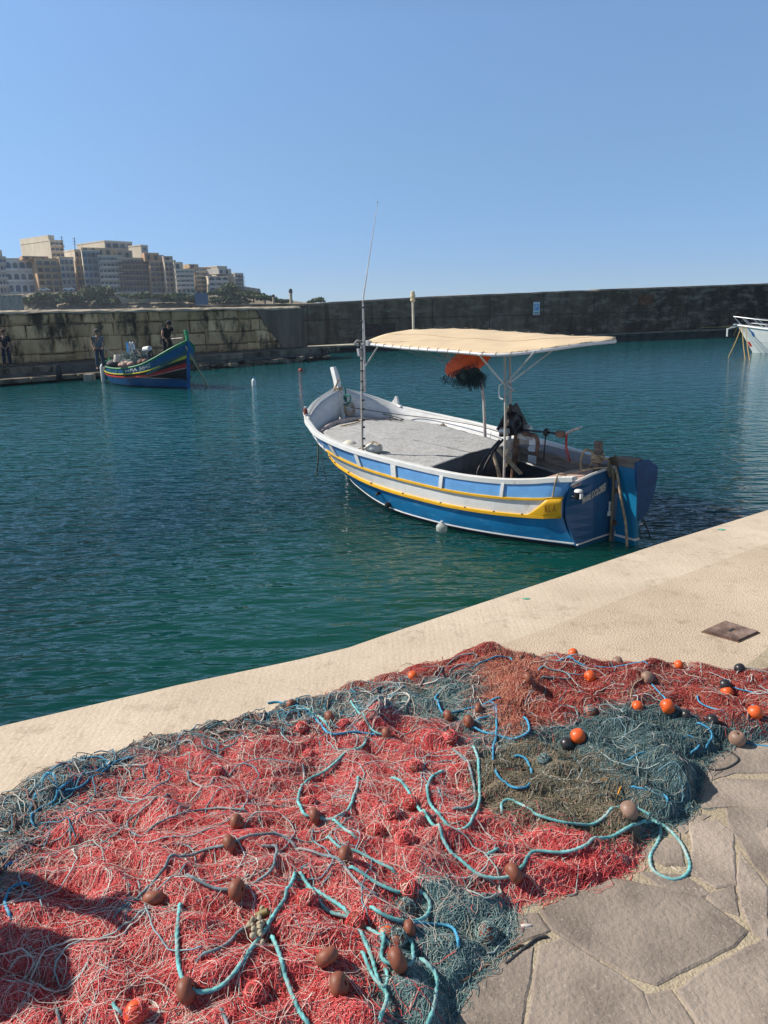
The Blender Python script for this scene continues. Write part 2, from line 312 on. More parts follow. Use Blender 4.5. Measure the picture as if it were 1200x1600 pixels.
# stone paving: mortar bed + irregular stones
b0 = [(1200, 1012), (1100, 1095), (1000, 1150), (800, 1330), (500, 1500), (300, 1700)]
pb = [atz(x, y, QZ) for x, y in b0]
pv = [(4.5, 4.4), (pb[0][0], pb[0][1])] + [(p[0], p[1]) for p in pb[1:]] + [(-3, -2), (4.5, -2)]
MORTAR.use_nodes = True
mb = MB(); mb.add([(p[0], p[1], QZ + .001) for p in pv], [tuple(range(len(pv)))]); mb.build('pavement_mortar', MORTAR, kind='structure')
STONE = mat('paving_stone', (0.235, 0.185, 0.15), 0.9, c2=(0.36, 0.29, 0.235), scale=7, detail=12, bump=0.005, bscale=75, island=0.20, wear=(0.40, 0.34, 0.28), wscale=130, wthr=(0.56, 0.64), thr=(.38, .62))
stones = [
 [(850,1420),(960,1372),(1090,1400),(1160,1452),(1140,1475),(1025,1532),(985,1520),(900,1470),(868,1450)],
 [(1078,1285),(1120,1280),(1145,1300),(1150,1378),(1118,1382),(1078,1360),(1082,1320)],
 [(1135,1262),(1200,1265),(1200,1370),(1180,1352),(1160,1320),(1140,1292)],
 [(1156,1330),(1185,1365),(1200,1385),(1200,1465),(1178,1455),(1158,1415),(1152,1375)],
 [(1102,1395),(1148,1382),(1155,1428),(1118,1415)],
 [(1000,1360),(1070,1365),(1112,1395),(1080,1405),(1035,1385)],
 [(845,1478),(880,1465),(965,1518),(1000,1545),(1025,1600),(828,1600),(835,1540)],
 [(720,1590),(735,1545),(770,1500),(832,1480),(828,1530),(815,1600)],
 [(1062,1545),(1100,1515),(1190,1468),(1245,1490),(1250,1640),(1130,1640),(1090,1590)],
 [(1010,1552),(1050,1545),(1085,1595),(1120,1660),(1040,1660)],
 [(1090,1232),(1130,1215),(1260,1218),(1260,1262),(1140,1258),(1100,1260)],
 [(1100,1180),(1160,1150),(1260,1140),(1260,1205),(1150,1205),(1105,1218)],
 [(1185,1050),(1230,1020),(1270,1060),(1230,1080),(1190,1072)],
 [(1195,1090),(1270,1080),(1280,1125),(1200,1130)],
 [(1050,1292),(1080,1268),(1110,1272),(1070,1300)],
 [(1000,1330),(1062,1300),(1070,1350),(1040,1350)],
 [(640,1640),(700,1600),(800,1610),(790,1700),(640,1720)],
 [(815,1615),(1010,1612),(1030,1700),(800,1720)],
 [(880,1360),(960,1340),(990,1355),(940,1368)],
 [(770,1430),(840,1425),(858,1452),(800,1475),(765,1490)],
 [(1180,1300),(1200,1290),(1260,1290),(1260,1340),(1210,1345)],
]
mb = MB()
def rough_poly(P, amp=.0012):
    out = []
    for i in range(len(P)):
        a, b = np.array(P[i]), np.array(P[(i + 1) % len(P)]); L = np.linalg.norm(b - a); k = max(1, int(L / .022))
        for j in range(k):
            q = a + (b - a) * j / k
            out.append(q + RNG.normal(0, amp * (1 if j else .4), 2))
    return out
def add_stone(P2, h=.0035):
    c0_ = sum(P2) / len(P2); P2 = rough_poly([p + (p - c0_) * .062 for p in P2]); c = sum(P2) / len(P2)
    nn = len(P2); hz = QZ + .001 + h + RNG.uniform(-.001, .001)
    rings = [[(p[0], p[1], QZ - .01) for p in P2], [(p[0], p[1], hz - .003) for p in P2], [(*(p + (c - p) * min(.3, .007 / max(np.linalg.norm(c - p), 1e-3))), hz) for p in P2]]
    vs = rings[0] + rings[1] + rings[2]
    fs = [(r_ * nn + i, r_ * nn + (i + 1) % nn, (r_ + 1) * nn + (i + 1) % nn, (r_ + 1) * nn + i) for r_ in (0, 1) for i in range(nn)] + [tuple(range(2 * nn, 3 * nn))]
    mb.add(vs, fs)
for st in stones:
    add_stone([atz(x, y, QZ + .008)[:2] for x, y in st])
# further stones outside the frame, to the right and behind
for gx in np.arange(1.5, 4.2, .42):
    for gy in np.arange(-1.5, 3.0, .38):
        c_ = np.array([gx + RNG.uniform(-.04, .04), gy + RNG.uniform(-.04, .04)])
        if gx < 1.0 + gy * .42 + .35: continue
        k = random.randint(5, 7)
        add_stone([c_ + np.array([math.cos(a), math.sin(a)]) * (.19 + RNG.uniform(-.02, .02)) for a in np.linspace(0, 2 * math.pi, k, endpoint=False)])
mb.build('pavement_stones', STONE, kind='structure', fixn=True)
# inspection cover
ic = [atz(x, y, QZ) for x, y in ((1099, 988), (1133, 973), (1184, 989), (1153, 1003))]
icc = sum(ic) / 4
ICM = mat('rusty_cover', (0.17, 0.105, 0.08), 0.85, var=0.45, scale=14, bump=0.004, bscale=60, wear=(0.28, 0.2, 0.16), wscale=16, wthr=(.5, .65))
t = empty('inspection_cover', tuple(icc), 0, 'rusty square metal inspection cover set in the quay concrete near the right edge', 'inspection cover')
mb = MB(); Pl = [(p - icc) for p in ic]; mb.prism([(p[0], p[1]) for p in Pl], .0, .012); mb.build('plate', ICM, t)
mb = MB(); mb.prism([(p[0] * 1.09, p[1] * 1.09) for p in Pl], -.01, .004); mb.build('frame', RUST, t)
mb = MB(); mb.box((0, 0, .0135), (.045, .012, .002), rz=.7); mb.build('key_slot', ROPE_DARK, t)
# small scraps of green paint on the quay edge
GP = mat('green_scrap', (0.12, 0.42, 0.30), 0.8)
for (x, y, s_, lb) in ((1128, 828, .03, 'small green net scrap lying on the quay edge at the right'), (822, 936, .02, 'small green net scrap lying on the quay edge below the blue boat')):
    mb = MB(); q = atz(x, y, QZ)
    P2 = [(math.cos(a) * s_ * RNG.uniform(.5, 1.2), math.sin(a) * s_ * .6 * RNG.uniform(.5, 1.2)) for a in np.linspace(0, 6.28, 11)[:-1]]
    mb.prism(P2, .001, .004); o = mb.build('net_scrap', GP, label=lb, cat='scrap', loc=tuple(q))

# ------------------------------------------------------------------ hulls
class Hull:
    """G: gunwale stations (u,b,z); W: waterline stations (u,b); K: keel depth. local x = forward, y = side."""
    def __init__(s, G, W, bulge=0.05, keel=-0.35, wz=0.05):
        s.G = np.array(G, float); s.W = np.array([(u, b, wz) for u, b in W], float); s.bulge = bulge; s.tuck = 0; s.keel = keel; s.n = len(G)
        s.GS = np.array(spl(s.G, 10)); s.WS = np.array(spl(s.W, 10)); s.par = np.linspace(0, s.n - 1, len(s.GS))
    def P(s, q, t, side=1, off=0.0):
        g = np.array([np.interp(q, s.par, s.GS[:, i]) for i in range(3)]); w_ = np.array([np.interp(q, s.par, s.WS[:, i]) for i in range(3)])
        if t <= 1:
            p = g + (w_ - g) * t; bl = s.bulge * 4 * t * (1 - t) * min(1, (s.n - 1 - q) / 1.5); p[1] += bl; p[0] += s.tuck * math.sin(math.pi * t) * max(0, 1 - q / 1.3)
        else:
            k = np.array([w_[0] * .98, 0.0, s.keel]); tt = t - 1; p = w_ + (k - w_) * tt; p[1] = w_[1] * math.cos(tt * math.pi / 2) if w_[1] > 0 else 0
        p[1] = max(p[1], 0.012)
        p[1] += off
        p[1] *= side
        return p
    def band(s, mb, t0, t1, side, m=46, k=3, off=0.0, q0=0, q1=None):
        q1 = s.n - 1 if q1 is None else q1
        mb.grid([[s.P(q, t, side, off) for q in np.linspace(q0, q1, m)] for t in np.linspace(t0, t1, k)])
    def line(s, t, side, m=60, off=0.0, q0=0, q1=None):
        q1 = s.n - 1 if q1 is None else q1
        return [s.P(q, t, side, off) for q in np.linspace(q0, q1, m)]
    def qu(s, u):  # parameter at gunwale u
        return float(np.interp(u, s.GS[:, 0], s.par))
    def strip(s, mb, t, side, wd, th, q0=0, q1=None, m=60, off=0.0):
        """rectangular rubbing rail following the hull"""
        q1 = s.n - 1 if q1 is None else q1
        rows = []
        for q in np.linspace(q0, q1, m):
            dt = wd / 2
            a = s.P(q, t, side, off); h = np.array([0, 0, dt])
            o = np.array([0, side * th, 0])
            rows.append([a + h - o * .3, a + h * .8 + o, a - h * .8 + o, a - h - o * .3])
        nn = len(rows); vs = [p for r_ in rows for p in r_]
        fs = [(i * 4 + j, i * 4 + (j + 1) % 4, (i + 1) * 4 + (j + 1) % 4, (i + 1) * 4 + j) for i in range(nn - 1) for j in range(4)]
        fs += [(3, 2, 1, 0), tuple((nn - 1) * 4 + j for j in range(4))]
        mb.add(vs, fs)

def text_mesh(body, size, extr=0.002, bold=0.0, shear=0.0, spacing=1.0):
    cu = bpy.data.curves.new('t', 'FONT'); cu.body = body; cu.size = size; cu.extrude = extr; cu.offset = bold; cu.shear = shear; cu.space_character = spacing
    cu.align_x = 'LEFT'; cu.align_y = 'CENTER'; cu.resolution_u = 3
    o = bpy.data.objects.new('t', cu); col.objects.link(o); dg = bpy.context.evaluated_depsgraph_get()
    me = bpy.data.meshes.new_from_object(o.evaluated_get(dg)); V = [tuple(v.co) for v in me.vertices]; Fc = [tuple(p.vertices) for p in me.polygons]
    bpy.data.objects.remove(o); return V, Fc

# ================================================================== main fishing boat
TH = R(38); AX = np.array([-math.sin(TH), math.cos(TH)]); NX = np.array([-math.cos(TH), -math.sin(TH)])
BO = atz(952, 832, .08)[:2]
BRZ = math.atan2(AX[1], AX[0])
def onplane(px, b=None, u=None):
    """point on the boat's own vertical plane y=b or x=u"""
    d = ray(*px); nn, v = (NX, b) if b is not None else (AX, u)
    t_ = (v - (CAM[:2] - BO) @ nn) / (d[:2] @ nn); p = CAM + t_ * d; q = p[:2] - BO
    return np.array([q @ AX, q @ NX, p[2]])
def bw(p): q = BO + AX * p[0] + NX * p[1]; return (q[0], q[1], p[2])
boat = empty('fishing_boat', (BO[0], BO[1], 0), BRZ, 'blue, white and yellow open fishing boat with a tan canopy moored beside the quay', 'fishing boat')
G1 = [(.06, .79, .975), (.3, .9, .945), (.6, 1.02, .89), (1, 1.18, .85), (1.5, 1.34, .84), (2, 1.46, .855), (3, 1.61, .905), (4, 1.67, .965), (5, 1.56, 1.045), (5.6, 1.36, 1.12), (6.08, 1.13, 1.215), (6.42, .68, 1.42), (6.62, .06, 1.62)]
W1 = [(.0, .76), (.25, .87), (.55, 1.0), (1, 1.18), (1.5, 1.33), (2, 1.42), (2.9, 1.46), (3.7, 1.3), (4.6, .98), (5.1, .77), (5.5, .56), (5.95, .30), (6.36, .02)]
H1 = Hull(G1, W1, .05, -.38)
H1.tuck = .16; H1N = H1.n - 1
for sd in (1, -1):
    mb = MB(); H1.band(mb, .60, 1.0, sd, k=8); mb.build('hull_side', BLUE, boat, smooth=True)
    mb = MB(); H1.band(mb, 1.0, 2.0, sd, k=8); mb.build('hull_bottom', BOTTOM, boat, smooth=True)
    mb = MB(); H1.band(mb, .30, .60, sd, k=5); mb.build('white_strake', WHITE, boat, smooth=True)
    mb = MB(); H1.band(mb, .0, .30, sd, k=5); mb.build('washboard', LBLUE, boat, smooth=True)
    mb = MB(); H1.strip(mb, .30, sd, .035, .030); H1.strip(mb, .585, sd, .05, .035, q0=.35); mb.build('rubbing_rail', YELLOW, boat, smooth=False)
    mb = MB(); H1.strip(mb, .975, sd, .022, .006); mb.build('boot_line', WHITE, boat)
    # carved yellow plate at the stern quarter
    mb = MB()
    rows = []
    for tt in np.linspace(0, 1, 5):
        row = []
        for q in np.linspace(0.15, 2.1, 16):
            top = .31 + max(0, (q - 1.25) / .85) * .27; bot = .60
            row.append(H1.P(q, top + (bot - top) * tt, sd, .022))
        rows.append(row)
    mb.grid(rows); mb.build('carved_plate', YELLOW, boat, smooth=True, solid=.02)
# letters carved into the plate
V, Fc = text_mesh('R L A', .12, .003, .002)
mb = MB(); vv = []
DKY = mat('carved_yellow', (0.42, 0.20, 0.01), 0.6)
for x, y, z in V:
    q = 1.25 - x * 2.7; vv.append(H1.P(max(q, .05), .455 - y * 1.25 , 1, .040 + z))
mb.add(vv, Fc); mb.build('carved_letters', DKY, boat)
# wash board mullions and top rail
for sd in (1, -1):
    us = [.95, 1.9, 2.85, 3.75, 4.62, 5.4]
    for k_, u in enumerate(us):
        q = H1.qu(u); mb = MB()
        rows = [[H1.P(q + dq, t_, sd, .014) for dq in (-.05 if u < 4 else -.07, .05 if u < 4 else .07)] for t_ in np.linspace(.0, .29, 4)]
        mb.grid(rows); mb.build('panel_post', WHITE, boat, solid=.02)
    mb = MB()
    top = H1.line(0, sd, 90, 0)
    rows = []
    for i, p in enumerate(top):
        wd = .085; ins = np.array([0, -sd * wd, 0]); o_ = np.array([0, sd * .03, 0]); hz = np.array([0, 0, .024])
        if i > 78: ins = ins * (1 - (i - 78) / 14)
        rows.append([p + o_ - hz * 2, p + o_ + hz * .8, p + o_ * .3 + hz, p + ins * .7 + hz, p + ins + hz * .6, p + ins - hz * 1.2])
    vs = [p for r_ in rows for p in r_]; nn = len(rows)
    fs = [(i * 6 + j, i * 6 + (j + 1) % 6, (i + 1) * 6 + (j + 1) % 6, (i + 1) * 6 + j) for i in range(nn - 1) for j in range(6)] + [tuple(range(5, -1, -1)), tuple((nn - 1) * 6 + j for j in range(6))]
    mb.add(vs, fs); mb.build('gunwale_rail', WHITE, boat, smooth=False, bevel=.006)
    # horn where the bow bulwark ends
    c_ = H1.P(H1.qu(6.08), 0, sd)
    mb = MB(); prof = [(-.16, 0), (-.05, .03), (-.03, .13), (.0, .19), (.04, .19), (.08, .12), (.13, .07), (.26, .06), (.22, -.02), (-.16, -.02)]
    vs = [(c_[0] + x * .8, c_[1] + sd * (.022 - .35 * max(0, x)), c_[2] + z) for x, z in prof] + [(c_[0] + x * .8, c_[1] - sd * (.03 + .35 * max(0, x)), c_[2] + z) for x, z in prof]
    k = len(prof); mb.add(vs, [tuple(range(k)), tuple(range(2 * k - 1, k - 1, -1))] + [(i, (i + 1) % k, k + (i + 1) % k, k + i) for i in range(k)])
    hn = mb.build('horn', WHITE, boat, bevel=.008)
    if sd == 1:
        hn['label'] = 'horn with a worn dark red tip'
        mb = MB(); mb.tube([(c_[0] - .03, c_[1] + .01, c_[2] + .05), (c_[0] + .0, c_[1] + .005, c_[2] + .12), (c_[0] + .02, c_[1], c_[2] + .17)], [.045, .042, .02], 8)
        mb.build('red_tip', mat('red_worn', (.16, .03, .02), .7), hn)
    # inner side of the bulwark
    mb = MB(); rows = []
    def inn(q, dz):
        g = H1.P(q, 0, 1); t_ = min(.5, dz / (g[2] - .05)); p = H1.P(q, t_, 1); f = max(0, min(1, (q - 8.5) / 2.5))
        return np.array([p[0] - .07 * f, sd * max(.012, p[1] - .055 - .015 * (1 - f)), p[2]])
    for q in np.linspace(0, H1N - .02, 70):
        dlow = .30 if q < 8 else .30 + .22 * (q - 8) / 4
        rows.append([inn(q, dlow * f_) for f_ in (0.01, .33, .66, 1)])
    mb.grid(rows); mb.build('inner_bulwark', INWHITE, boat, smooth=True, solid=.012)
    # side deck between bulwark and hatch
    mb = MB(); rows = []
    for q in np.linspace(.6, 9.6, 50):
        g = H1.P(q, 0, sd); b3 = abs(g[1]) - .13; z = g[2] - .28
        inb = max(0, b3 - .34 - .03 * max(0, q - 6)); rows.append([(g[0], sd * b3, z), (g[0], sd * inb, z + .01), (g[0], sd * inb, z - .06)])
    mb.grid(rows); mb.build('side_deck', INWHITE, boat, solid=.012)
    # thin ribs inside the bulwark
    for q in np.arange(2.5, 10.2, .62):
        g = H1.P(q, 0, sd); mb = MB()
        mb.bar((g[0], sd * (abs(g[1]) - .072), g[2] - .03), (g[0], sd * (abs(g[1]) - .135), g[2] - .27), .03, .02, (0, 1, 0))
        mb.build('rib', INWHITE, boat)
    # shelf rail at foot of bulwark
    mb = MB(); pts = []
    for q in np.linspace(5.2, 11.2, 40):
        g = H1.P(q, 0, sd); pts.append((g[0] - (q - 5.2) * .0, sd * max(.03, abs(g[1]) - .19), g[2] - .235 - max(0, q - 8) * .05))
    for i in range(len(pts) - 1): pass
    mb.tube(pts, .022, 4); mb.build('shelf_rail', INWHITE, boat)
# small bolts along the lower yellow rail of the near side
for q in np.linspace(2.2, 9.2, 9):
    p = H1.P(q, .555, 1, .012); mb = MB(); mb.cyl(p, (p[0], p[1] + .02, p[2]), .011, 8); mb.build('bolt', BLACK, boat)
# stem
stem = [onplane(p, b=0) for p in ((519, 574), (521, 590), (526, 604), (529, 625), (532, 650))]
mb = MB()
prof_f = [(6.84, 2.03), (6.80, 1.93), (6.74, 1.80), (6.70, 1.66), (6.66, 1.45), (6.62, 1.2), (6.55, .8), (6.47, .4), (6.42, .1), (6.3, -.4)]
prof_b = [(6.70, 2.05), (6.64, 1.95), (6.58, 1.80), (6.54, 1.66), (6.50, 1.45), (6.46, 1.2), (6.38, .8), (6.30, .4), (6.2, .1), (6.0, -.4)]
k = len(prof_f); wds = [.035, .045, .05, .05, .045, .045, .04, .04, .04, .04]
vs = []
for sd in (1, -1):
    for i in range(k): vs.append((prof_f[i][0], sd * wds[i] * .6, prof_f[i][1]))
    for i in range(k): vs.append((prof_b[i][0], sd * wds[i], prof_b[i][1]))
fs = []
o2 = 2 * k
for i in range(k - 1):
    fs += [(i, i + 1, k + i + 1, k + i), (o2 + i, o2 + k + i, o2 + k + i + 1, o2 + i + 1), (i, o2 + i, o2 + i + 1, i + 1), (k + i, k + i + 1, o2 + k + i + 1, o2 + k + i)]
fs += [(0, k, o2 + k, o2)]
mb.add(vs, fs); mb.build('stem_post', WHITE, boat, bevel=.008)
# transom
mb = MB(); Tt = []
tp = [(.10, .81, .865), (.085, .4, .945), (.07, 0, .985), (.085, -.4, .945), (.10, -.81, .865)]
tb = [(.0, .765, .05), (.0, .4, .06), (.0, 0, .06), (.0, -.4, .06), (.0, -.765, .05)]
tk = [(.05, .45, -.25), (.05, .25, -.33), (.05, 0, -.36), (.05, -.25, -.33), (.05, -.45, -.25)]
rows = []
for t_ in np.linspace(0, 1, 9): rows.append([np.array(a) * (1 - t_) + np.array(b) * t_ + np.array([-.03 * 4 * t_ * (1 - t_) + (.15 * math.sin(math.pi * t_) if abs(a[1]) > .7 else 0), .05 * t_ * (1 - t_) * (1 if a[1] > 0 else -1 if a[1] < 0 else 0), 0]) for a, b in zip(tp, tb)])
rows.append(tk)
mb.grid(rows); mb.build('transom', DBLUE, boat, smooth=False, solid=.045)
mb = MB(); mb.tube([np.array(p) + np.array([-.005, 0, .012]) for p in tp], .022, 6); mb.build('transom_cap', WHITE, boat)
mb = MB(); mb.tube([np.array(p) + np.array([-.03, 0, .015]) for p in tb[:3]], .012, 4); mb.tube([np.array(p) + np.array([-.03, 0, .015]) for p in tb[2:]], .012, 4); mb.build('transom_boot_line', WHITE, boat)
# quarter end of the wash board
for sd in (1, -1):
    mb = MB(); a0 = H1.P(0, 0, sd); a1 = H1.P(0, .30, sd); a2 = H1.P(0, .60, sd)
    mb.add([a0 + [0, sd * .02, 0], a1 + [0, sd * .02, 0], a2 + [0, sd * .015, 0], (.22, sd * .76, .50), (.14, sd * .74, .86), (a0[0] + .02, a0[1] - sd * .06, a0[2])], [(0, 1, 2, 3, 4, 5)]); mb.build('quarter_board', DBLUE, boat, solid=.02)
# boat name
V, Fc = text_mesh('MARIE DOLORES', .115, .002, .002)
wid = max(v[0] for v in V); mb = MB(); vv = []
for x, y, z in V:
    b_ = .68 - x / wid * .50; sc = 0.85 + .3 * x / wid
    vv.append((-.018 - z, b_, .655 + .075 * x / wid * 1.6 + y * sc * 1.15))
mb.add(vv, Fc); mb.build('boat_name', mat('cream_letter', (.62, .57, .47), .6), boat)
# registration board on the bow, near side
V, Fc = text_mesh('MFA 14474', .17, .002, .004)
wid = max(v[0] for v in V); mb = MB(); vv = []; q0, q1 = H1.qu(5.98), H1.qu(5.48)
for x, y, z in V: vv.append(H1.P(q0 + (q1 - q0) * x / wid, .165 - y * .9, 1, .012 + z))
mb.add(vv, Fc); mb.build('registration', WHITE, boat)
# foredeck, hatch deck
mb = MB(); rows = []
for q in np.linspace(8.2, H1N - .15, 24):
    g = H1.P(q, 0, 1); u, b, z = g; zz = (z - .28) if q < 8.5 else (.80 + .02 * (q - 8.2)); b = max(.03, b - .15 - .03 * (q - 8.2))
    rows.append([(u - .02 * (q - 8.2), b * s_, zz + .04 * (1 - s_ * s_)) for s_ in np.linspace(-1, 1, 9)])
mb.grid(rows); mb.build('foredeck', mat('foredeck_paint', (.50, .53, .58), .6, wear=(.4, .35, .3), wthr=(.6, .75)), boat, smooth=True)
mb = MB(); arch = [(5.72, 1.05, .93), (6.02, .6, 1.0), (6.12, .1, 1.03), (6.08, -.5, .98), (5.95, -1.0, .93)]
A_ = spl(arch, 6)
for i in range(len(A_) - 1): mb.bar(A_[i], A_[i + 1] + (A_[i + 1] - A_[i]) * .1, .05, .10)
mb.build('coaming', mat('worn_pink_white', (.55, .45, .42), .7, var=.2), boat)
mb = MB(); mb.box((.35, 0, 0), (.5, .1, .1)); 
# hatch cover (grey cloth) and its box
cov = [(2.32, 1.20, .80), (2.36, .9, .85), (2.5, .3, .87), (2.62, -.3, .865), (2.75, -.95, .83)]
def cover_pt(s_, t_):
    near = [(2.3, 1.30, .84), (3, 1.42, .86), (4, 1.46, .90), (5, 1.32, .94), (5.62, 1.08, .95)]
    far = [(2.78, -1.0, .84), (3.4, -1.1, .86), (4.2, -1.2, .89), (5, -1.25, .93), (5.85, -1.05, .96)]
    a = np.array([np.interp(s_, np.linspace(0, 1, 5), [p[i] for p in near]) for i in range(3)]); b = np.array([np.interp(s_, np.linspace(0, 1, 5), [p[i] for p in far]) for i in range(3)])
    p = a + (b - a) * t_; p[2] += .05 * math.sin(math.pi * t_); p[0] += (.35 * max(0, s_ - .75) / .25) * math.sin(math.pi * t_)
    p[2] += .006 * math.sin(s_ * 23 + t_ * 5) * math.sin(t_ * 17 + s_ * 3) + .004 * math.sin(s_ * 55 + t_ * 31)
    return p
mb = MB(); mb.grid([[cover_pt(s_, t_) for t_ in np.linspace(0, 1, 34)] for s_ in np.linspace(0, 1, 50)])
for (s0, s1, t0, t1) in ((.05, .42, .80, .62), (.08, .30, .70, .60), (.12, .36, .88, .78), (.55, .9, .3, .36), (.2, .8, .02, .03)):
    mb.tube([cover_pt(s0 + (s1 - s0) * k_ / 8, t0 + (t1 - t0) * k_ / 8 + .006 * math.sin(k_ * 2.0)) + np.array([0, 0, .004]) for k_ in range(9)], .007, 5)
aft = [cover_pt(0, t_) for t_ in np.linspace(0, 1, 34)]
o = mb.build('deck_cover', TARP, None, smooth=True, solid=.008, label='pale grey cloth cover stretched over the hatch amidships of the blue boat', cat='boat cover', loc=(BO[0], BO[1], 0), rz=BRZ)
mb = MB(); mb.grid([[(p[0] + .01, p[1], p[2] - .012) for p in aft], [(p[0] + .02, p[1] * 1.0, p[2] - .25) for p in aft], [(p[0] + .02, p[1], .15) for p in aft]])
mb.build('hatch_bulkhead', GREY, boat, smooth=True, solid=.02)
# cockpit
mb = MB(); mb.add([(.25, .80, .22), (2.5, 1.15, .22), (2.9, -1.1, .22), (.25, -.80, .22)], [(0, 1, 2, 3)]); mb.build('cockpit_floor', GREY, boat)
for sd in (1, -1):
    mb = MB(); rows = []
    for q in np.linspace(0.5, 6.0, 20):
        g = H1.P(q, 0, sd); rows.append([(g[0], sd * (abs(g[1]) - .13), g[2] - .26), (g[0], sd * (abs(g[1]) - .16), .2)])
    mb.grid(rows); mb.build('cockpit_side', mat('cockpit_paint', (.26, .27, .30), .7), boat, solid=.012)
# stern deck
mb = MB(); mb.add([(.06, .78, .86), (.75, .98, .80), (.75, -.98, .80), (.06, -.78, .86), (.08, 0, .93), (.75, 0, .84)], [(0, 1, 5, 4), (4, 5, 2, 3)]); mb.build('stern_deck', DECKWOOD, boat, solid=.03)
mb = MB(); mb.box((.77, 0, .62), (.03, 1.8, .40)); mb.build('stern_bulkhead', GREY, boat)
# brown plank and locker on the far side of the cockpit
mb = MB(); mb.bar((2.05, -.42, .86), (.55, -.30, .80), .04, .22); mb.build('locker_front', WOOD, boat, bevel=.004)
mb = MB(); mb.add([(2.15, -.42, .985), (.5, -.28, .925), (.42, -.72, .90), (2.1, -1.1, .90)], [(0, 1, 2, 3)]); mb.build('locker_top', mat('grey_wood', (.20, .18, .19), .8, var=.3, stretch=(1, 6, 1), scale=4), boat, solid=.03)
mb = MB(); mb.box((2.25, -.55, .90), (.16, .5, .34), rz=.15); mb.build('locker_end', mat('worn_cream', (.55, .45, .34), .7, wear=(.25, .15, .1), wscale=7, wthr=(.5, .62)), boat, bevel=.01)
mb = MB(); mb.tube(spl([(2.2, .1, .98), (2.1, .12, .80), (2.05, .05, .5), (2.0, .1, .25)], 5), .03, 8); mb.build('tiller_stick', PALEWOOD, boat)
mb = MB(); mb.bar((2.25, -.1, .95), (1.75, -.1, .62), .07, .03); mb.build('brace_board', PALEWOOD, boat)
# white plastic bundle and tin on the plank
mb = MB(); mb.lathe([(0, -.02), (.09, 0), (.1, .04), (.07, .08), (0, .09)], (1.72, -.35, .965), 12); mb.build('fender_pad', INWHITE, boat, smooth=True)
mb = MB(); mb.box((1.62, -.2, .86), (.16, .02, .12)); mb.build('cleat_plate', ALU, boat, bevel=.004)
# net hauler: A shaped housing with a big black wheel
hx, hy = 2.0, -.15
mb = MB()
tri = [(0, .36), (.28, .02), (.24, -.04), (-.24, -.04), (-.28, .02)]
def place(x, z, y): return (hx + y * .75 - x * .15, hy + x * -.88 - y * .1, 1.30 + z)   # face looks toward the stern and the quay
mb.bar(place(-.28, -.02, 0), place(0, .36, 0), .16, .05, (1, 0, 0)); mb.bar(place(.28, -.02, 0), place(0, .36, 0), .16, .05, (1, 0, 0))
mb.bar(place(-.28, -.03, 0), place(.28, -.03, 0), .14, .05, (1, 0, 0))
mb.build('hauler_frame', BLACK, boat, bevel=.006)
mb = MB(); MW = Matrix.Rotation(R(-90), 4, 'Y')
MW = Matrix.Rotation(R(8), 4, 'Z') @ Matrix.Rotation(R(-90), 4, 'Y')
mb.lathe([(.02, .05), (.05, .06), (.06, .03), (.12, .02), (.135, .05), (.165, .05), (.172, .0), (.165, -.05), (0, -.05)], (hx - .06, hy, 1.40), 28, MW); mb.build('hauler_wheel', mat('dark_rubber', (.02, .02, .024), .5), boat, smooth=True)
mb = MB(); mb.lathe([(.0, .09), (.03, .088), (.034, .05)], (hx - .06, hy, 1.40), 14, MW); mb.build('wheel_hub', BLACK, boat, smooth=True)
for dx in (-1, 1):
    mb = MB(); c_ = Vector(place(dx * .25, 0, -.1)); mb.lathe([(0, .07), (.05, .07), (.06, .05), (.06, -.06), (0, -.06)], c_, 16, MW); mb.build('hydraulic_motor', STEEL, boat, smooth=True)
mb = MB(); mb.cyl((hx - .05, hy - .05, 1.25), (hx + .02, hy - .05, .35), .045, 10); mb.build('hauler_leg', RUST, boat)
mb = MB(); mb.box((hx - .18, hy - .1, 1.2), (.2, .16, .1)); mb.build('hauler_block', STEEL, boat, bevel=.01)
shz = 1.30
mb = MB(); mb.cyl((hx - .15, -.16, shz + .01), (.92, -.03, 1.37), .014, 8); mb.build('control_shaft', BLACK, boat)
mb = MB(); mb.lathe([(0, -.03), (.05, -.028), (.066, 0), (.05, .028), (0, .03)], (1.25, -.06, 1.35), 16, MW); mb.build('shaft_pulley', BLACK, boat, smooth=True)
mb = MB(); mb.cyl((1.25, -.05, 1.33), (1.27, -.05, .93), .011, 8); mb.build('pulley_stand', BLACK, boat)
mb = MB(); mb.box((.95, -.03, 1.36), (.14, .09, .09), rz=.2); mb.build('gear_box', RUST, boat, bevel=.008)
mb = MB(); mb.tube([(.86, -.03, 1.38), (.78, -.05, 1.43), (.62, -.07, 1.50)], [.02, .024, .018], 8); mb.build('throttle_handle', STEEL, boat)
mb = MB(); mb.tube(spl([(.84, -.03, 1.40), (.82, -.0, 1.33), (.83, -.02, 1.2), (.80, -.04, 1.06), (.82, -.1, .96)], 5), .011, 6); mb.tube(spl([(.85, -.03, 1.36), (.86, -.02, 1.22), (.84, -.06, 1.0)], 5), .006, 6); mb.build('red_cord', REDP, boat)
mb = MB(); mb.tube(spl([(hx - .2, -.18, 1.25), (1.68, -.18, 1.25), (1.55, -.17, 1.24), (1.49, -.16, 1.15), (1.49, -.15, .95)], 6), .034, 10); mb.build('exhaust_pipe', RUST, boat, smooth=True)
for k_ in (0, 1):
    mb = MB(); mb.tube(spl([(2.05, .0 + .08 * k_, 1.15), (2.15, .12 + .1 * k_, .95), (2.2, .28 + .14 * k_, .65), (2.05, .42 + .1 * k_, .30)], 6), .02, 8); mb.build('hose', BLACK, boat, smooth=True)
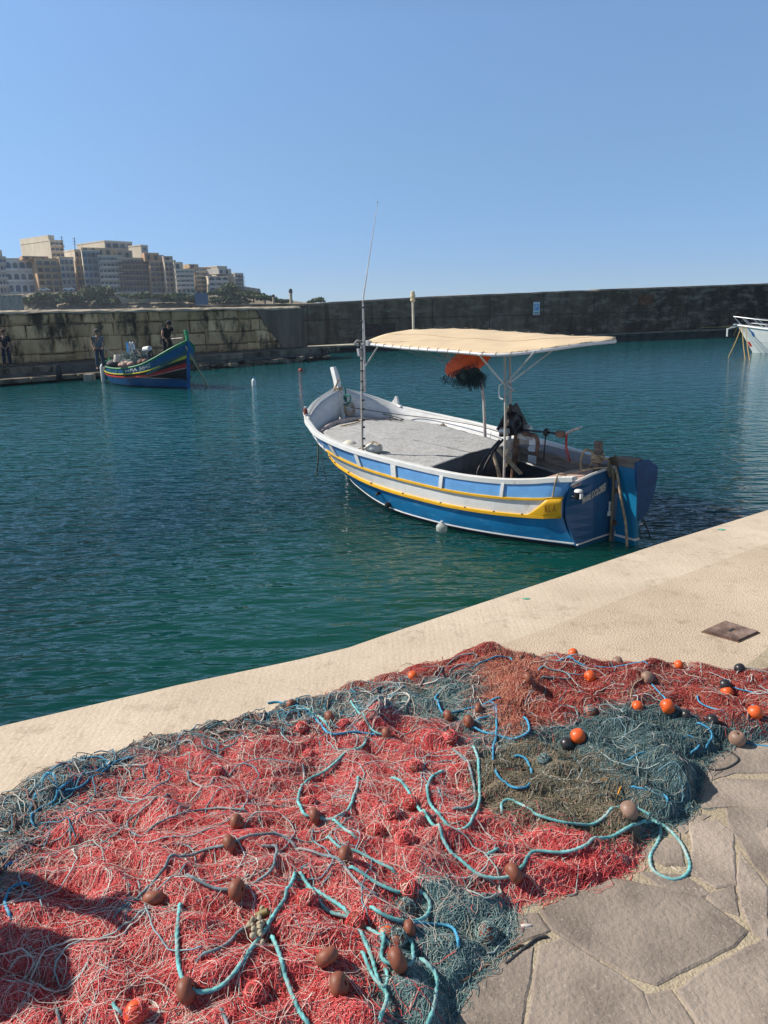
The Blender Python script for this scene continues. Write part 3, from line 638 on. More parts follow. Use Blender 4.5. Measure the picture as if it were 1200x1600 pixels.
# white stove-like pump on the cockpit floor
mb = MB(); mb.box((1.55, .25, .42), (.3, .3, .35)); mb.build('engine_block', BLACK, boat, bevel=.02)
# rudder
cap = [onplane(p, b=0) for p in ((970, 733), (995, 733))]
mb = MB()
pts = [(-.10, 1.10), (-.40, 1.12), (-.41, .9), (-.43, .5), (-.44, .06), (-.44, -.3), (-.13, -.3), (-.12, .5)]
vs = [(x, .045, z) for x, z in pts] + [(x, -.045, z) for x, z in pts]; k = len(pts)
mb.add(vs, [tuple(range(k)), tuple(range(2 * k - 1, k - 1, -1))] + [(i, (i + 1) % k, k + (i + 1) % k, k + i) for i in range(k)]); rud = mb.build('rudder_stock', mat('rudder_blue', (.004, .15, .30), .35, var=.12, stretch=(1, 1, .4)), boat, bevel=.006)
mb = MB(); mb.box((-.25, 0, 1.13), (.30, .12, .13)); mb.build('rudder_cap', WOOD, boat, bevel=.008)
mb = MB(); mb.box((-.28, .0, .085), (.34, .10, .03)); mb.build('rudder_boot_line', WHITE, boat)
bd = np.array([-.42, -.90]); bd /= np.linalg.norm(bd); P0 = np.array([-.42, -.01, 0])
nl = np.array([-bd[1], bd[0]])
def onblade(px):
    d = ray(*px); dl = np.array([d[:2] @ AX, d[:2] @ NX, d[2]]); cl = np.array([(CAM[:2] - BO) @ AX, (CAM[:2] - BO) @ NX, CAM[2]])
    t_ = ((P0[:2] - cl[:2]) @ nl) / (dl[:2] @ nl); return cl + dl * t_
bl = [onblade(p) for p in ((993, 722), (1003, 719), (1014, 718), (1019, 723), (1026, 727), (1026, 745), (1022, 765), (1018, 780), (1011, 796), (1002, 810), (994, 815))]
mb = MB(); k = len(bl); nv = np.array([nl[0], nl[1], 0]) * .025
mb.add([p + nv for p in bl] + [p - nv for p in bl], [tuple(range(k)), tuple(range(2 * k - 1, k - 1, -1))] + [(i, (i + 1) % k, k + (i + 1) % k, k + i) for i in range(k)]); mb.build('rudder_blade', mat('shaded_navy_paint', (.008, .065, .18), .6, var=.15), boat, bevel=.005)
mb = MB(); mb.tube([(-.42, 0, .32), bl[-1] + [0, 0, .02], bl[-2]], .012, 6); mb.build('rudder_edge', WHITE, boat)
mb = MB(); mb.bar((-.03, 0, -.2), (.02, 0, .99), .09, .07, (1, 0, 0)); mb.build('stern_post', DBLUE, boat)
for z in (.25, .7):
    mb = MB(); mb.box((-.09, 0, z), (.12, .11, .035)); mb.build('gudgeon', RUST, boat)
mb = MB(); mb.box((-.05, .09, .48), (.03, .05, .16)); mb.box((-.07, .13, .40), (.03, .07, .07)); mb.build('anode', INWHITE, boat, bevel=.01)
# bitt
mb = MB(); mb.box((.27, 0, 1.12), (.09, .09, .46)); mb.build('bitt', WOOD, boat, bevel=.006)
# stern light on the transom
lp = onplane((895, 771), u=.02)
mb = MB(); mb.lathe([(0, -.06), (.05, -.06), (.055, -.05), (.055, .045), (0, .045)], (lp[0] - .09, lp[1], lp[2]), 16); ln = mb.build('stern_lamp', BLACK, boat, smooth=True)
mb = MB(); mb.lathe([(.058, .04), (.05, .062), (.03, .07), (0, .072)], (lp[0] - .09, lp[1], lp[2]), 16); mb.build('lamp_cap', WHITE, ln, smooth=True)
mb = MB(); mb.box((lp[0] - .145, lp[1] + .01, lp[2] - .01), (.02, .05, .07)); mb.build('lamp_lens', INWHITE, ln)
mb = MB(); mb.cyl((lp[0] - .09, lp[1], lp[2] - .04), (.03, lp[1], lp[2] - .04), .015, 8); mb.build('lamp_bracket', BLACK, ln)

# ---- canopy on its poles
can = boat
near_e = [(3.66, 1.5, 2.675), (2.8, 1.48, 2.64), (1.75, 1.46, 2.62), (.95, 1.30, 2.595), (.55, .82, 2.65), (.40, .30, 2.695), (.42, -.45, 2.705)]
far_e = [(4.98, -.62, 2.785), (4.1, -.78, 2.81), (3.3, -.80, 2.80), (2.6, -.80, 2.775), (1.75, -.80, 2.745), (1.1, -.78, 2.715), (.50, -.58, 2.703)]
NE = resample(spl(near_e, 8), .09); FE = resample(spl(far_e, 8), .09)
m_ = 48
NE = np.stack([np.interp(np.linspace(0, 1, m_), np.linspace(0, 1, len(NE)), NE[:, i]) for i in range(3)], 1); FE = np.stack([np.interp(np.linspace(0, 1, m_), np.linspace(0, 1, len(FE)), FE[:, i]) for i in range(3)], 1)
rows = []
for t_ in np.linspace(0, 1, 22):
    row = []
    for i in range(m_):
        p = NE[i] + (FE[i] - NE[i]) * t_; wv = math.sin(math.pi * t_)
        p = p + np.array([0, 0, .035 * wv + .008 * math.sin(i * .55 + t_ * 6) * wv - .020 * wv * math.exp(-((i - 20) / 9) ** 2) - .010 * abs(math.sin(i * math.pi / 5)) * (1 - wv)]); row.append(p)
    rows.append(row)
mb = MB(); mb.grid(rows); mb.build('canopy_cloth', CANVAS, can, smooth=True, solid=.006)
mb = MB(); mb.tube([p - np.array([0, 0, .028]) for p in NE], .021, 8); mb.build('canopy_edge_tube', mat('white_tube', (.72, .70, .70), .35, var=.08, wear=(.35, .25, .2), wscale=12, wthr=(.62, .7)), can, smooth=True)
mb = MB(); mb.tube([p - np.array([0, 0, .022]) for p in FE], .016, 8); mb.build('canopy_far_tube', STEEL, can, smooth=True)
mb = MB(); mb.tube([NE[0] - [0, 0, .02], (NE[0] + FE[0]) / 2 + [0, 0, .02], FE[0] - [0, 0, .02]], .014, 8); mb.tube([NE[-1] - [0, 0, .02], FE[-1] - [0, 0, .02]], .014, 8); mb.tube([(2.0, 1.46, 2.6), (2.1, .3, 2.66), (2.2, -.8, 2.73)], .014, 8)
mb.build('canopy_cross_tube', STEEL, can, smooth=True)
# lashings along the edge
mb = MB()
for i in range(1, m_ - 6, 2):
    p = NE[i]; mb.tube([p + np.array([0, -.02, .012]), p + np.array([0, .022, -.01]), p + np.array([.0, .02, -.05]), p + np.array([0, -.015, -.05])], .004, 5)
for i in range(1, m_ - 2, 3):
    p = FE[i]; mb.tube([p + np.array([0, -.02, -.03]), p + np.array([0, -.01, .018]), p + np.array([.0, .03, .014])], .006, 5)
mb.build('lashing', ROPE_TAN, can)
mb = MB()
for k_ in range(3):
    i = [12, 24, 36][k_]
seam = [rows[9][i] + np.array([0, 0, .008]) for i in range(m_)]
mb.tube(seam, .003, 4); mb.build('seam', ROPE_TAN, can)
# poles
def pole(name, pts, r, mt, par=boat): 
    mb = MB(); mb.tube(pts, r, 10); return mb.build(name, mt, par, smooth=True)
ptop = onplane((567, 470), b=1.56); pb_ = (3.68, 1.58, .93)
BAMB = mat('weathered_pole', (.40, .34, .29), .7, c2=(.5, .47, .44), scale=3, stretch=(6, 6, 1), wear=(.2, .12, .09), wscale=20, wthr=(.6, .7))
pole('canopy_pole', [pb_, (3.68, 1.56, 1.8), (3.66, 1.55, 2.7)], .020, BAMB)
pole('canopy_pole', [(3.62, 1.54, 1.9), (3.62, 1.54, 2.7), ptop], [.02, .02, .014], STEEL)
mb = MB()
for z in np.arange(1.0, 3.2, .155):
    zz = z + RNG.uniform(-.03, .03); mb.lathe([(.026, -.012), (.029, 0), (.026, .012)], (3.665 - max(0, zz - 2.7) * .12, 1.555, zz), 8)
mb.build('pole_binding', ROPE_DARK, can)
ant = onplane((590, 316), b=1.5)
mb = MB(); mb.tube([ptop, ptop + (ant - ptop) * .5, ant], [.012, .007, .003], 6); an = mb.build('whip_antenna', mat('antenna_white', (.7, .68, .66), .4), can)
mb = MB(); mb.lathe([(0, -.015), (.008, 0), (0, .015)], ant, 6); mb.build('antenna_tip', BLACK, an)
# clutter of clamps at the pole head
mb = MB(); mb.tube([(3.66, 1.62, 2.62), (3.70, 1.66, 2.66), (3.72, 1.60, 2.70), (3.66, 1.52, 2.68), (3.62, 1.56, 2.63)], .018, 8); mb.box((3.56, 1.5, 2.66), (.09, .07, .08)); mb.box((3.66, 1.6, 2.52), (.05, .06, .12), ry=.3); mb.build('pole_clamp', STEEL, can, bevel=.004)
pole('fore_strut', [(3.66, 1.55, 2.24), (3.3, 1.5, 2.63)], .011, STEEL)
stick = [onplane((481, 541), b=1.5), onplane((560, 538), b=1.5)]
mb = MB(); mb.tube([stick[0], stick[1]], [.006, .016], 8); mb.build('boat_hook', mat('boat_hook_wood', (.4, .35, .25), .6), can)
pt1 = onplane((788.5, 552), b=.98); pm1 = onplane((789.5, 650), b=.98)
pole('canopy_pole', [(1.12, .98, .80), pm1, pt1 + [0, 0, .03]], .016, BAMB)
pole('canopy_pole', [(3.68, -1.28, .72), (3.70, -1.24, 1.5), (3.72, -.98, 2.74)], [.03, .028, .024], BAMB)
pb2 = onplane((798, 635), b=-.35); pt2 = onplane((796, 548), b=-.35)
pole('canopy_pole', [(pb2[0], -.35, 1.0), pb2, pt2 + [0, 0, .16]], [.024, .022, .013], BAMB)
tz = onplane((645, 470), b=-.7); tz0 = onplane((646, 514), b=-.7)
pole('tie_pole', [tz0 - [0, 0, .04], tz], .022, mat('cream_pole', (.62, .55, .42), .6))
mb = MB(); mb.lathe([(.03, -.02), (.05, 0), (.05, .03), (.04, .04), (.05, .06), (.05, .10), (.035, .13), (.042, .15), (.03, .17), (0, .175)], tz, 12); mb.build('pole_cap', mat('cream_cap', (.62, .52, .34), .7, var=.2), can, smooth=True)
# struts near the stern pole
def strut(a, b, r=.012): pole('canopy_strut', [a, b], r, ALU)
hub = onplane((789, 602), b=.98)
strut(hub, onplane((748, 554), b=1.45)); strut(hub, onplane((836, 549), b=1.15)); strut(onplane((797, 620 - 22), b=-.30), onplane((872, 541), b=.2), .010)
mb = MB(); mb.tube([hub + [0, 0, 0], (1.5, .4, 1.98), (2.3, -.35, 1.95)], .014, 8); mb.build('cross_bar', STEEL, can)
mb = MB(); mb.tube(spl([hub + [.02, .05, .02], hub + [.05, .05, .0], hub + [.065, .05, -.08], hub + [.05, .04, -.17], hub + [.0, .03, -.19]], 5), .009, 8); mb.build('white_hook', WHITE, can, smooth=True)
mb = MB()
for k_ in range(16):
    z = .95 + k_ * .068; a = k_ * 2.1; mb.tube([(1.10 + .023 * math.cos(a + j * .7), .98 + .026 * math.sin(a + j * .7), z + j * .013) for j in range(9)], .004, 5)
mb.build('pole_lashing', ROPE_TAN, can)

# ---- things hung on or lying in the boat
BMAT = Matrix.Translation((BO[0], BO[1], 0)) @ Matrix.Rotation(BRZ, 4, 'Z')
def onboat(mb, name, mt, label, cat, group=None, smooth=True, solid=0):
    return mb.build(name, mt, None, smooth=smooth, solid=solid, label=label, cat=cat, group=group, loc=(BO[0], BO[1], 0), rz=BRZ)
# orange sling with dark net below the canopy
tr = empty('net_hammock', (BO[0], BO[1], 0), BRZ, 'orange sling holding a bundle of dark teal net, hung under the tan canopy', 'hammock')
L0 = onplane((700, 580), b=-.1); R0 = onplane((776, 548), b=-.1)
mb = MB(); rows = []
for i, s_ in enumerate(np.linspace(0, 1, 26)):
    c_ = L0 + (R0 - L0) * s_; c_ = c_ + np.array([0, 0, .02 * math.sin(math.pi * s_) + .05])
    wd = .06 + .20 * math.sin(math.pi * min(1, s_ * 1.15 + .05)) ** .6; row = []
    for j, a in enumerate(np.linspace(-2.2, 1.0, 14)):
        jit = .008 * math.sin(i * 1.7 + j * 2.3)
        row.append((c_[0] + jit, c_[1] - math.sin(a) * wd * .8 - .04, c_[2] - .02 - math.cos(a) * wd * 0.85 + jit))
    rows.append(row)
mb.grid(rows); mb.build('orange_sling', ORANGE, tr, smooth=True, solid=.015)
mb = MB(); cN = onplane((735, 587), b=.2)
for k_ in range(9):
    c_ = cN + np.array([RNG.uniform(-.20, .24), RNG.uniform(-.05, .05), RNG.uniform(-.04, .04)]); c_[2] += -(c_[0] - cN[0]) * .25
    prof = [(0, -1), (.5, -.87), (.87, -.5), (1, 0), (.87, .5), (.5, .87), (0, 1)]
    rr_ = RNG.uniform(.08, .125); mb.lathe([(a * rr_, b * rr_ * .8) for a, b in prof], c_, 12)
mb.build('net_bundle', TEALNET_DK, tr, smooth=True)
mb = MB()
for k_ in range(420):
    c_ = cN + np.array([RNG.uniform(-.30, .26), RNG.uniform(-.1, .12), RNG.uniform(-.12, .07)]); L = RNG.uniform(.04, .13); a = RNG.uniform(0, 6.28)
    mb.tube(spl([c_, c_ + [math.cos(a) * L * .3, math.sin(a) * .03, -L * .3], c_ + [math.cos(a) * L * .5, .02, -L * .7], c_ + [math.cos(a) * L * .2, 0, -L]], 3), .0035, 4)
for k_ in range(26):
    c_ = L0 + (R0 - L0) * RNG.uniform(.03, .75) + np.array([0, .15, -.08]); L = RNG.uniform(.10, .26); wv = RNG.uniform(.03, .1)
    mb.tube(spl([c_, c_ + [-wv, 0, -L * .6], c_ + [-wv * .3, 0, -L], c_ + [wv, 0, -L * .6], c_ + [wv * .6, 0, -.02]], 4), .0045, 4)
mb.build('loose_twine', mat('dark_teal_twine', (.012, .04, .05), .8), tr)
mb = MB()
for k_ in range(20):
    a = L0 + (R0 - L0) * RNG.uniform(0, .4) + [0, 0, .05]; b_ = np.array([RNG.uniform(2.6, 3.7), RNG.uniform(-.3, 1.2), 2.63]); mb.tube([a, (a + b_) / 2 + [0, 0, -.03], b_], .002, 4)
mb.build('hanging_line', ROPE_TAN, tr)
# pale round buoy on the near side of the hatch
mb = MB(); bb = [(.15 * math.sin(a), -.13 * math.cos(a)) for a in np.linspace(0, math.pi, 12)]
mb.lathe(bb, onplane((546, 699), b=1.28), 22); onboat(mb, 'round_buoy', mat('cream_buoy', (.66, .62, .52), .5), 'pale round buoy on the grey cover against the near gunwale', 'buoy')
mb = MB(); cc = onplane((584, 700), b=1.38) + [0, 0, .0]
mb.lathe([(.15 * math.sin(a), -.10 * math.cos(a)) for a in np.linspace(0, math.pi, 10)], cc, 18); f_ = onboat(mb, 'flat_buoy', mat('cream_buoy_b', (.6, .58, .52), .5), 'cream buoy with tan cord lying beside the canopy pole on the near gunwale', 'buoy')
mb = MB(); mb.tube(spl([cc + [.2, .2, -.03], cc + [.1, .12, .03], cc + [0, .02, .105], cc + [-.12, -.02, .08], cc + [-.18, .02, .07]], 5), .012, 6); mb.tube(spl([cc + [.12, .25, -.1], cc + [.03, .16, .0], cc + [-.05, .05, .1]], 5), .010, 6)
f2 = mb.build('cord', ROPE_TAN, f_)
# ropes at the stem
sp_ = np.array([6.6, 0, 1.62])
def loopy(c, n_, rx, rz_, r, seed, mt, name, label, cat='rope', tilt=.3):
    rg = np.random.default_rng(seed); mb = MB(); pts = []
    for k_ in range(n_ * 9):
        a = k_ / 9 * 2 * math.pi; pts.append(np.array(c) + np.array([math.cos(a) * rx * rg.uniform(.85, 1.15), math.sin(a) * rx * rg.uniform(.85, 1.15), (k_ / 9 - n_ / 2) * rz_ + math.cos(a + .5) * tilt * rx]))
    mb.tube(resample(spl(pts, 3), r * 1.5), r, 9, lobes=3, pitch=r * 9); return onboat(mb, name, mt, label, cat)
loopy((6.6, 0, 1.60), 4, .075, .035, .014, 1, ROPE_TAN, 'mooring_rope', 'tan rope wound round the white stem post of the blue boat')
def brope(pts, r, mt, name, label, cat='rope', lob=True, k=6):
    mb = MB(); P = resample(spl([np.array(p) for p in pts], k), r * 1.6 if lob else .03); mb.tube(P, r, 9 if lob else 7, lobes=3 if lob else 0, pitch=r * 9); return onboat(mb, name, mt, label, cat)
brope([onplane(p, b=0.05) for p in ((530, 592), (524, 605), (519, 620), (516, 645), (514, 665))] + [(5.9, .5, .98), (5.75, .2, 1.03), (6.0, -.1, 1.03), (6.2, .2, 1.0)], .014, ROPE_TAN, 'mooring_rope', 'tan rope running down inside the bow from the stem to the foredeck')
brope([onplane(p, b=-.05) for p in ((533, 600), (531, 615), (532, 628), (540, 632), (547, 626), (546, 618), (538, 619), (541, 628), (539, 606))], .019, ROPE_GREEN, 'hawser', 'thick dark green rope loop hanging inside the bow beside the stem')
loopy((6.3, -.05, 1.22), 3, .10, .04, .011, 5, ROPE_TAN, 'mooring_rope', 'frayed tan rope knot hanging below the green rope in the bow', tilt=.8)
brope([(6.3, -.1, 1.25), (5.9, -.9, 1.08), (5.4, -1.28, 1.02), (4.8, -1.42, 1.0), (4.0, -1.46, .97), (3.4, -1.40, .93)], .008, ROPE_DARK, 'line', 'thin dark line lying along the far bulwark from the bow', lob=False)
brope([onplane(p, b=-.75) for p in ((573, 655), (575, 646), (583, 643), (592, 645))] + [(5.6, -.9, 1.0), (5.7, -.6, 1.02), (5.9, -.8, 1.02), (5.5, -.75, 1.0)], .009, ROPE_DARK, 'line', 'small coil of dark line on the foredeck behind the grey cover', lob=False)
loopy((6.1, .55, .98), 2, .16, .02, .013, 8, ROPE_TAN, 'mooring_rope', 'slack tan rope loop lying on the foredeck below the stem')
# far bulwark cleat coil
loopy(tuple(onplane((692, 668), b=-1.35)), 4, .05, .02, .008, 11, ROPE_TAN, 'line', 'small tan cord coil tied to the middle of the far bulwark', tilt=.9)
# stern ropes
loopy((.27, 0, 1.14), 4, .08, .03, .016, 21, ROPE_TAN, 'mooring_rope', 'tan rope wound round the wooden stern bitt')
brope([(.30, .03, 1.18), (.42, .08, 1.22), (.50, .06, 1.08), (.47, .08, .93), (.40, .02, .95), (.36, -.1, 1.12), (.2, .05, 1.16), (.05, .02, 1.10)], .017, ROPE_TAN, 'mooring_rope', 'thick tan rope looping from the stern bitt to the transom head')
loopy((-.02, .02, 1.02), 4, .075, .035, .019, 22, mat('old_rope', (.16, .12, .075), .9, var=.4, scale=14), 'mooring_rope', 'dark tan rope knot heaped on the head of the transom by the rudder', tilt=1.2)
brope([(-.02, .08, 1.05), (-.07, .10, .95), (-.09, .11, .7), (-.09, .10, .35), (-.09, .10, -.2)], .019, mat('wet_rope', (.17, .14, .08), .8, var=.35), 'mooring_rope', 'brown rope hanging straight down the transom left of the rudder')
brope([(-.06, .05, 1.05), (-.14, .10, .93), (-.24, .12, .6), (-.34, .12, .25), (-.40, .13, -.2)], .019, ROPE_TAN, 'mooring_rope', 'brown rope hanging slantwise across the rudder into the water')
brope([(-.02, .05, 1.03), (.2, .2, 1.0), (.40, .36, .93), (.52, .48, .90)], .012, ROPE_TAN, 'mooring_rope', 'light tan rope lying along the top of the stern deck')
r_ = H1.P(.75, 0, 1)
brope([(r_[0] + .25, r_[1] - .5, .86), (r_[0] + .06, r_[1] - .1, r_[2] + .035), (r_[0] + .02, r_[1] + .04, r_[2] + .01), (r_[0] + .08, r_[1] + .06, .6), (r_[0] + .22, r_[1] + .09, .3), (r_[0] + .38, r_[1] + .12, .0), (r_[0] + .45, r_[1] + .12, -.2)], .011, ROPE_TAN, 'mooring_rope', 'tan rope hanging over the near gunwale across the yellow rail into the water')
wp = [atz(1020, 842, 0), atz(1000, 792, .2)]
brope([(-.44, -.06, .42), onplane((1008, 818), b=-.5), onplane((1016, 838), b=-.55) + [0, 0, 0], onplane((1018, 850), b=-.5)], .009, ROPE_DARK, 'line', 'dark line hanging from the rudder blade into the water', lob=False)
g_ = H1.P(H1.qu(5.75), .3, 1)
brope([g_ + [0, .02, -.0], onplane((497, 718), b=g_[1] + .1), onplane((495, 736), b=g_[1] + .1), onplane((495, 744), b=g_[1] + .12)], .014, mat('weedy_rope', (.07, .08, .05), .9), 'mooring_rope', 'dark rope hanging from the near bow into the water')
g_ = H1.P(H1.qu(5.6), .3, 1)
brope([g_ + [0, .02, 0], onplane((505, 730), b=g_[1] + .12), onplane((510, 752), b=g_[1] + .12)], .007, ROPE_DARK, 'line', 'thin line hanging from the near bow into the water', lob=False)
# clear plastic buoy and black fittings on the near side
cl = bpy.data.materials.new('clear_plastic'); cl.use_nodes = True; b_ = cl.node_tree.nodes['Principled BSDF']; b_.inputs['Base Color'].default_value = (.75, .78, .74, 1); b_.inputs['Roughness'].default_value = .12; b_.inputs['Transmission Weight'].default_value = .55; b_.inputs['IOR'].default_value = 1.2
q = atz(690, 829, .02); mb = MB(); mb.lathe([(.085 * math.sin(a) * (1 + .03 * math.cos(6 * a)), -.085 * math.cos(a)) for a in np.linspace(0, math.pi, 16)], (0, 0, .055), 20)
fo = mb.build('bottle_float', cl, None, smooth=True, label='clear plastic float in the water against the blue hull', cat='float', loc=(q[0], q[1], 0))
mb = MB(); mb.cyl((0, 0, .135), (0, 0, .165), .022, 10); mb.build('cap', INWHITE, fo)
for (px, lb) in (((634, 799), None), ((629, 777), None)):
    pass
for q_, t_ in ((6.25, .90), (6.45, .72)):
    p = H1.P(q_, t_, 1, .01); mb = MB(); mb.tube([p, (p[0], p[1] + .05, p[2] - .01), (p[0], p[1] + .07, p[2] - .04)], [.05, .045, .02] if t_ > .8 else [.03, .028, .01], 10); mb.build('hull_fitting', BLACK, boat, smooth=True)

# floats in the harbour
q = atz(397, 603, 0); jf = empty('jerrycan_float', tuple(q), 0, 'white plastic jerrycan floating upright in the open water between the two boats', 'float')
mb = MB(); mb.lathe([(0, -.1), (.08, -.1), (.10, -.05), (.10, .2), (.08, .26), (.04, .31), (0, .32)], n=16); mb.build('can', WHITE, jf, smooth=True)
mb = MB(); mb.cyl((0, 0, .31), (0, 0, .37), .035, 10); mb.build('cap', LBLUE, jf)
q = atz(470, 580, 0); mb = MB(); mb.lathe([(.13 * math.sin(a), -.13 * math.cos(a)) for a in np.linspace(0, math.pi, 14)], (0, 0, .03), 18)
bo = mb.build('mooring_buoy', mat('red_buoy', (.36, .045, .02), .5), None, smooth=True, label='small round red buoy afloat near the end of the stone pier', cat='buoy', loc=tuple(q))
mb = MB(); mb.tube([(.04 * math.cos(a), 0, 0.18 + .03 * math.sin(a)) for a in np.linspace(0, 6.28, 10)], .010, 6); mb.build('ring', BLACK, bo)

# ================================================================== stone pier wall on the left
def strip_frame(a, b):
    a = np.array(a[:2]); b = np.array(b[:2]); L = np.linalg.norm(b - a); return a, (b - a) / L, L, math.atan2(b[1] - a[1], b[0] - a[0])
wa = atz(0, 577, .72); wb_ = atz(505, 544, .72)
WA, WD, WL, WR = strip_frame(wa, wb_)
A0 = WA - WD * 22; WLT = WL + 22      # the pier goes on to the left of the picture
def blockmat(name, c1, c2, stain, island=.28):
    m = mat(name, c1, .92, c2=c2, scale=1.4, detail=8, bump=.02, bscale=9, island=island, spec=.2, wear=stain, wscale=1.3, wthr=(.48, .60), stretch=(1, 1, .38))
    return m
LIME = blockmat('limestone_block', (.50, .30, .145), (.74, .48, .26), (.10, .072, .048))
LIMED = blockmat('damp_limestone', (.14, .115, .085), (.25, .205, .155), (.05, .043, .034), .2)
PLAST = mat('grey_render_patch', (.15, .11, .08), .95, c2=(.25, .19, .14), scale=2, stretch=(1, 1, .15), bump=.01, bscale=6, spec=.2)
JOINT = mat('dark_joint', (.20, .135, .08), .95, var=.4)
COPE = mat('weathered_coping', (.42, .35, .26), .9, var=.25, scale=2, bump=.03, bscale=5, spec=.2)
ST = 2.35                             # the wall stands this far behind the walkway edge
PIERLEN = 0
pier = empty('stone_pier_wall', (A0[0], A0[1], 0), WR, 'pier wall of big tan limestone blocks with a stone walkway at the left', 'stone wall')
def _xw(px):
    d = ray(px, 500); nn = np.array([-WD[1], WD[0]]); t_ = ((A0 + nn * ST) - CAM[:2]) @ nn / (d[:2] @ nn); return float(((CAM + d * t_)[:2] - A0) @ WD)
XW = _xw(476)
XE = _xw(402) + 2.1                   # where the block work gives way to the rendered patch
mb = MB(); mb.box((XW / 2, ST + 1.2, 1.6), (XW - .1, 1.9, 3.3)); mb.build('mortar_core', JOINT, pier)
mb = MB(); zs = [.74, 1.17, 1.90, 2.62, 3.20]
rg = np.random.default_rng(4)
for i in range(4):
    x = -.3 * rg.random()
    while x < XE + (4 - i) * .42 - 1.2:
        wd = (rg.uniform(.8, 1.9), rg.uniform(.9, 2.3), rg.uniform(.7, 1.7), rg.uniform(.6, 1.3))[i]
        dz = rg.uniform(-.02, .02); z0, z1 = zs[i], zs[i + 1]
        y = ST + .25 - rg.uniform(0, .07) - .09
        g_ = rg.uniform(.015, .05)
        c = ((x + wd / 2), y + .2, (z0 + z1) / 2 + dz)
        dx, dy, dzz = wd - g_, .4, z1 - z0 - g_
        j = rg.uniform(-.05, .05, (8, 2)); vs = []
        bev = rg.uniform(.05, .11)
        fr = [(-1, -1), (1, -1), (1, 1), (-1, 1)]
        for k_, (a, b) in enumerate(fr): vs.append((c[0] + a * dx / 2 + j[k_, 0], c[1] + .2, c[2] + b * dzz / 2 + j[k_, 1]))
        for k_, (a, b) in enumerate(fr): vs.append((c[0] + a * dx / 2 + j[k_, 0], c[1] - .14, c[2] + b * dzz / 2 + j[k_, 1]))
        for k_, (a, b) in enumerate(fr): vs.append((c[0] + a * (dx / 2 - bev) + j[k_, 0], c[1] - .2 + j[k_, 1] * .6, c[2] + b * (dzz / 2 - bev) + j[k_, 1]))
        mb.add(vs, [(4, 5, 9, 8), (5, 6, 10, 9), (6, 7, 11, 10), (7, 4, 8, 11), (8, 9, 10, 11), (0, 1, 5, 4), (1, 2, 6, 5), (2, 3, 7, 6), (3, 0, 4, 7)])
        x += wd
mb.build('block_face', LIME, pier)
mb = MB()
pp = [(XE - 2.1, 3.2), (XE - 1.7, 2.6), (XE - 1.2, 1.9), (XE - .6, 1.3), (XE - .2, .74), (XW, .74), (XW, 3.2)]
yv = ST + .16
k = len(pp); mb.add([(x, yv - .09, z) for x, z in pp] + [(x, yv + .3, z) for x, z in pp], [tuple(range(k)), tuple(range(2 * k - 1, k - 1, -1))] + [(i, (i + 1) % k, k + (i + 1) % k, k + i) for i in range(k)])
mb.build('render_patch', PLAST, pier)
mb = MB(); rows = []
for x in np.arange(-.2, XW + .1, .35):
    n1, n2, n3 = rg.normal(0, .022, 3)
    rows.append([(x, ST + .02 + n1, 3.16 + n2), (x, ST + .05 + n1, 3.25 + n3), (x, ST + .32, 3.33 + n2), (x, ST + 1.4, 3.35), (x, ST + 2.2, 3.2), (x, ST + 2.2, 3.1)])
mb.grid(rows); mb.build('coping', COPE, pier, smooth=False)
# walkway
mb = MB(); mb.box((WLT / 2 + .2, ST / 2 + .2, .35), (WLT + .4, ST + .4, .70)); mb.box((XW / 2, ST - .1, .30), (XW, 1.6, .70)); mb.build('walkway', mat('walkway_stone', (.12, .11, .10), .9, var=.25, scale=2, bump=.015, bscale=6), pier)
mb = MB(); x = 0; 
while x < WLT + .2:
    wd = rg.uniform(.9, 2.0)
    mb.box((x + wd / 2, .30 + rg.uniform(-.02, .02), .59), (wd - .03, .62, .30)); x += wd
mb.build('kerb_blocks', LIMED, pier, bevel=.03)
mb = MB(); x = 0
while x < WLT - .6:
    wd = rg.uniform(1.2, 3)
    if x < WLT - 12: mb.box((x + wd / 2, -.38 + rg.uniform(-.05, .05), .20), (wd - .04, 1.0, .22))
    x += wd
for k_ in range(120):
    x = rg.uniform(WLT - 14, WLT); mb.box((x, rg.uniform(-.35, .1), rg.uniform(-.1, .25)), (rg.uniform(.2, .8), rg.uniform(.2, .6), rg.uniform(.1, .35)), rz=rg.uniform(-.4, .4), ry=rg.uniform(-.1, .1))
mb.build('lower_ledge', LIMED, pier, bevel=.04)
mb = MB(); mb.box((WLT / 2 + .1, .25, -.5), (WLT - .2, .5, 1.6)); mb.build('footing', mat('wet_footing', (.02, .022, .018), .6, var=.4), pier)
mb = MB()
for (x, r_) in ((WLT + .15, .33),):
    mb.lathe([(r_ * .6, -.5), (r_, -.3), (r_, .6), (r_ * .8, .68), (0, .7)], (x, .35, .0), 14)
mb.build('pier_head', LIMED, pier, smooth=True)
def pier_pt(x, y, z): q = A0 + WD * x + np.array([-WD[1], WD[0]]) * y; return (q[0], q[1], z)
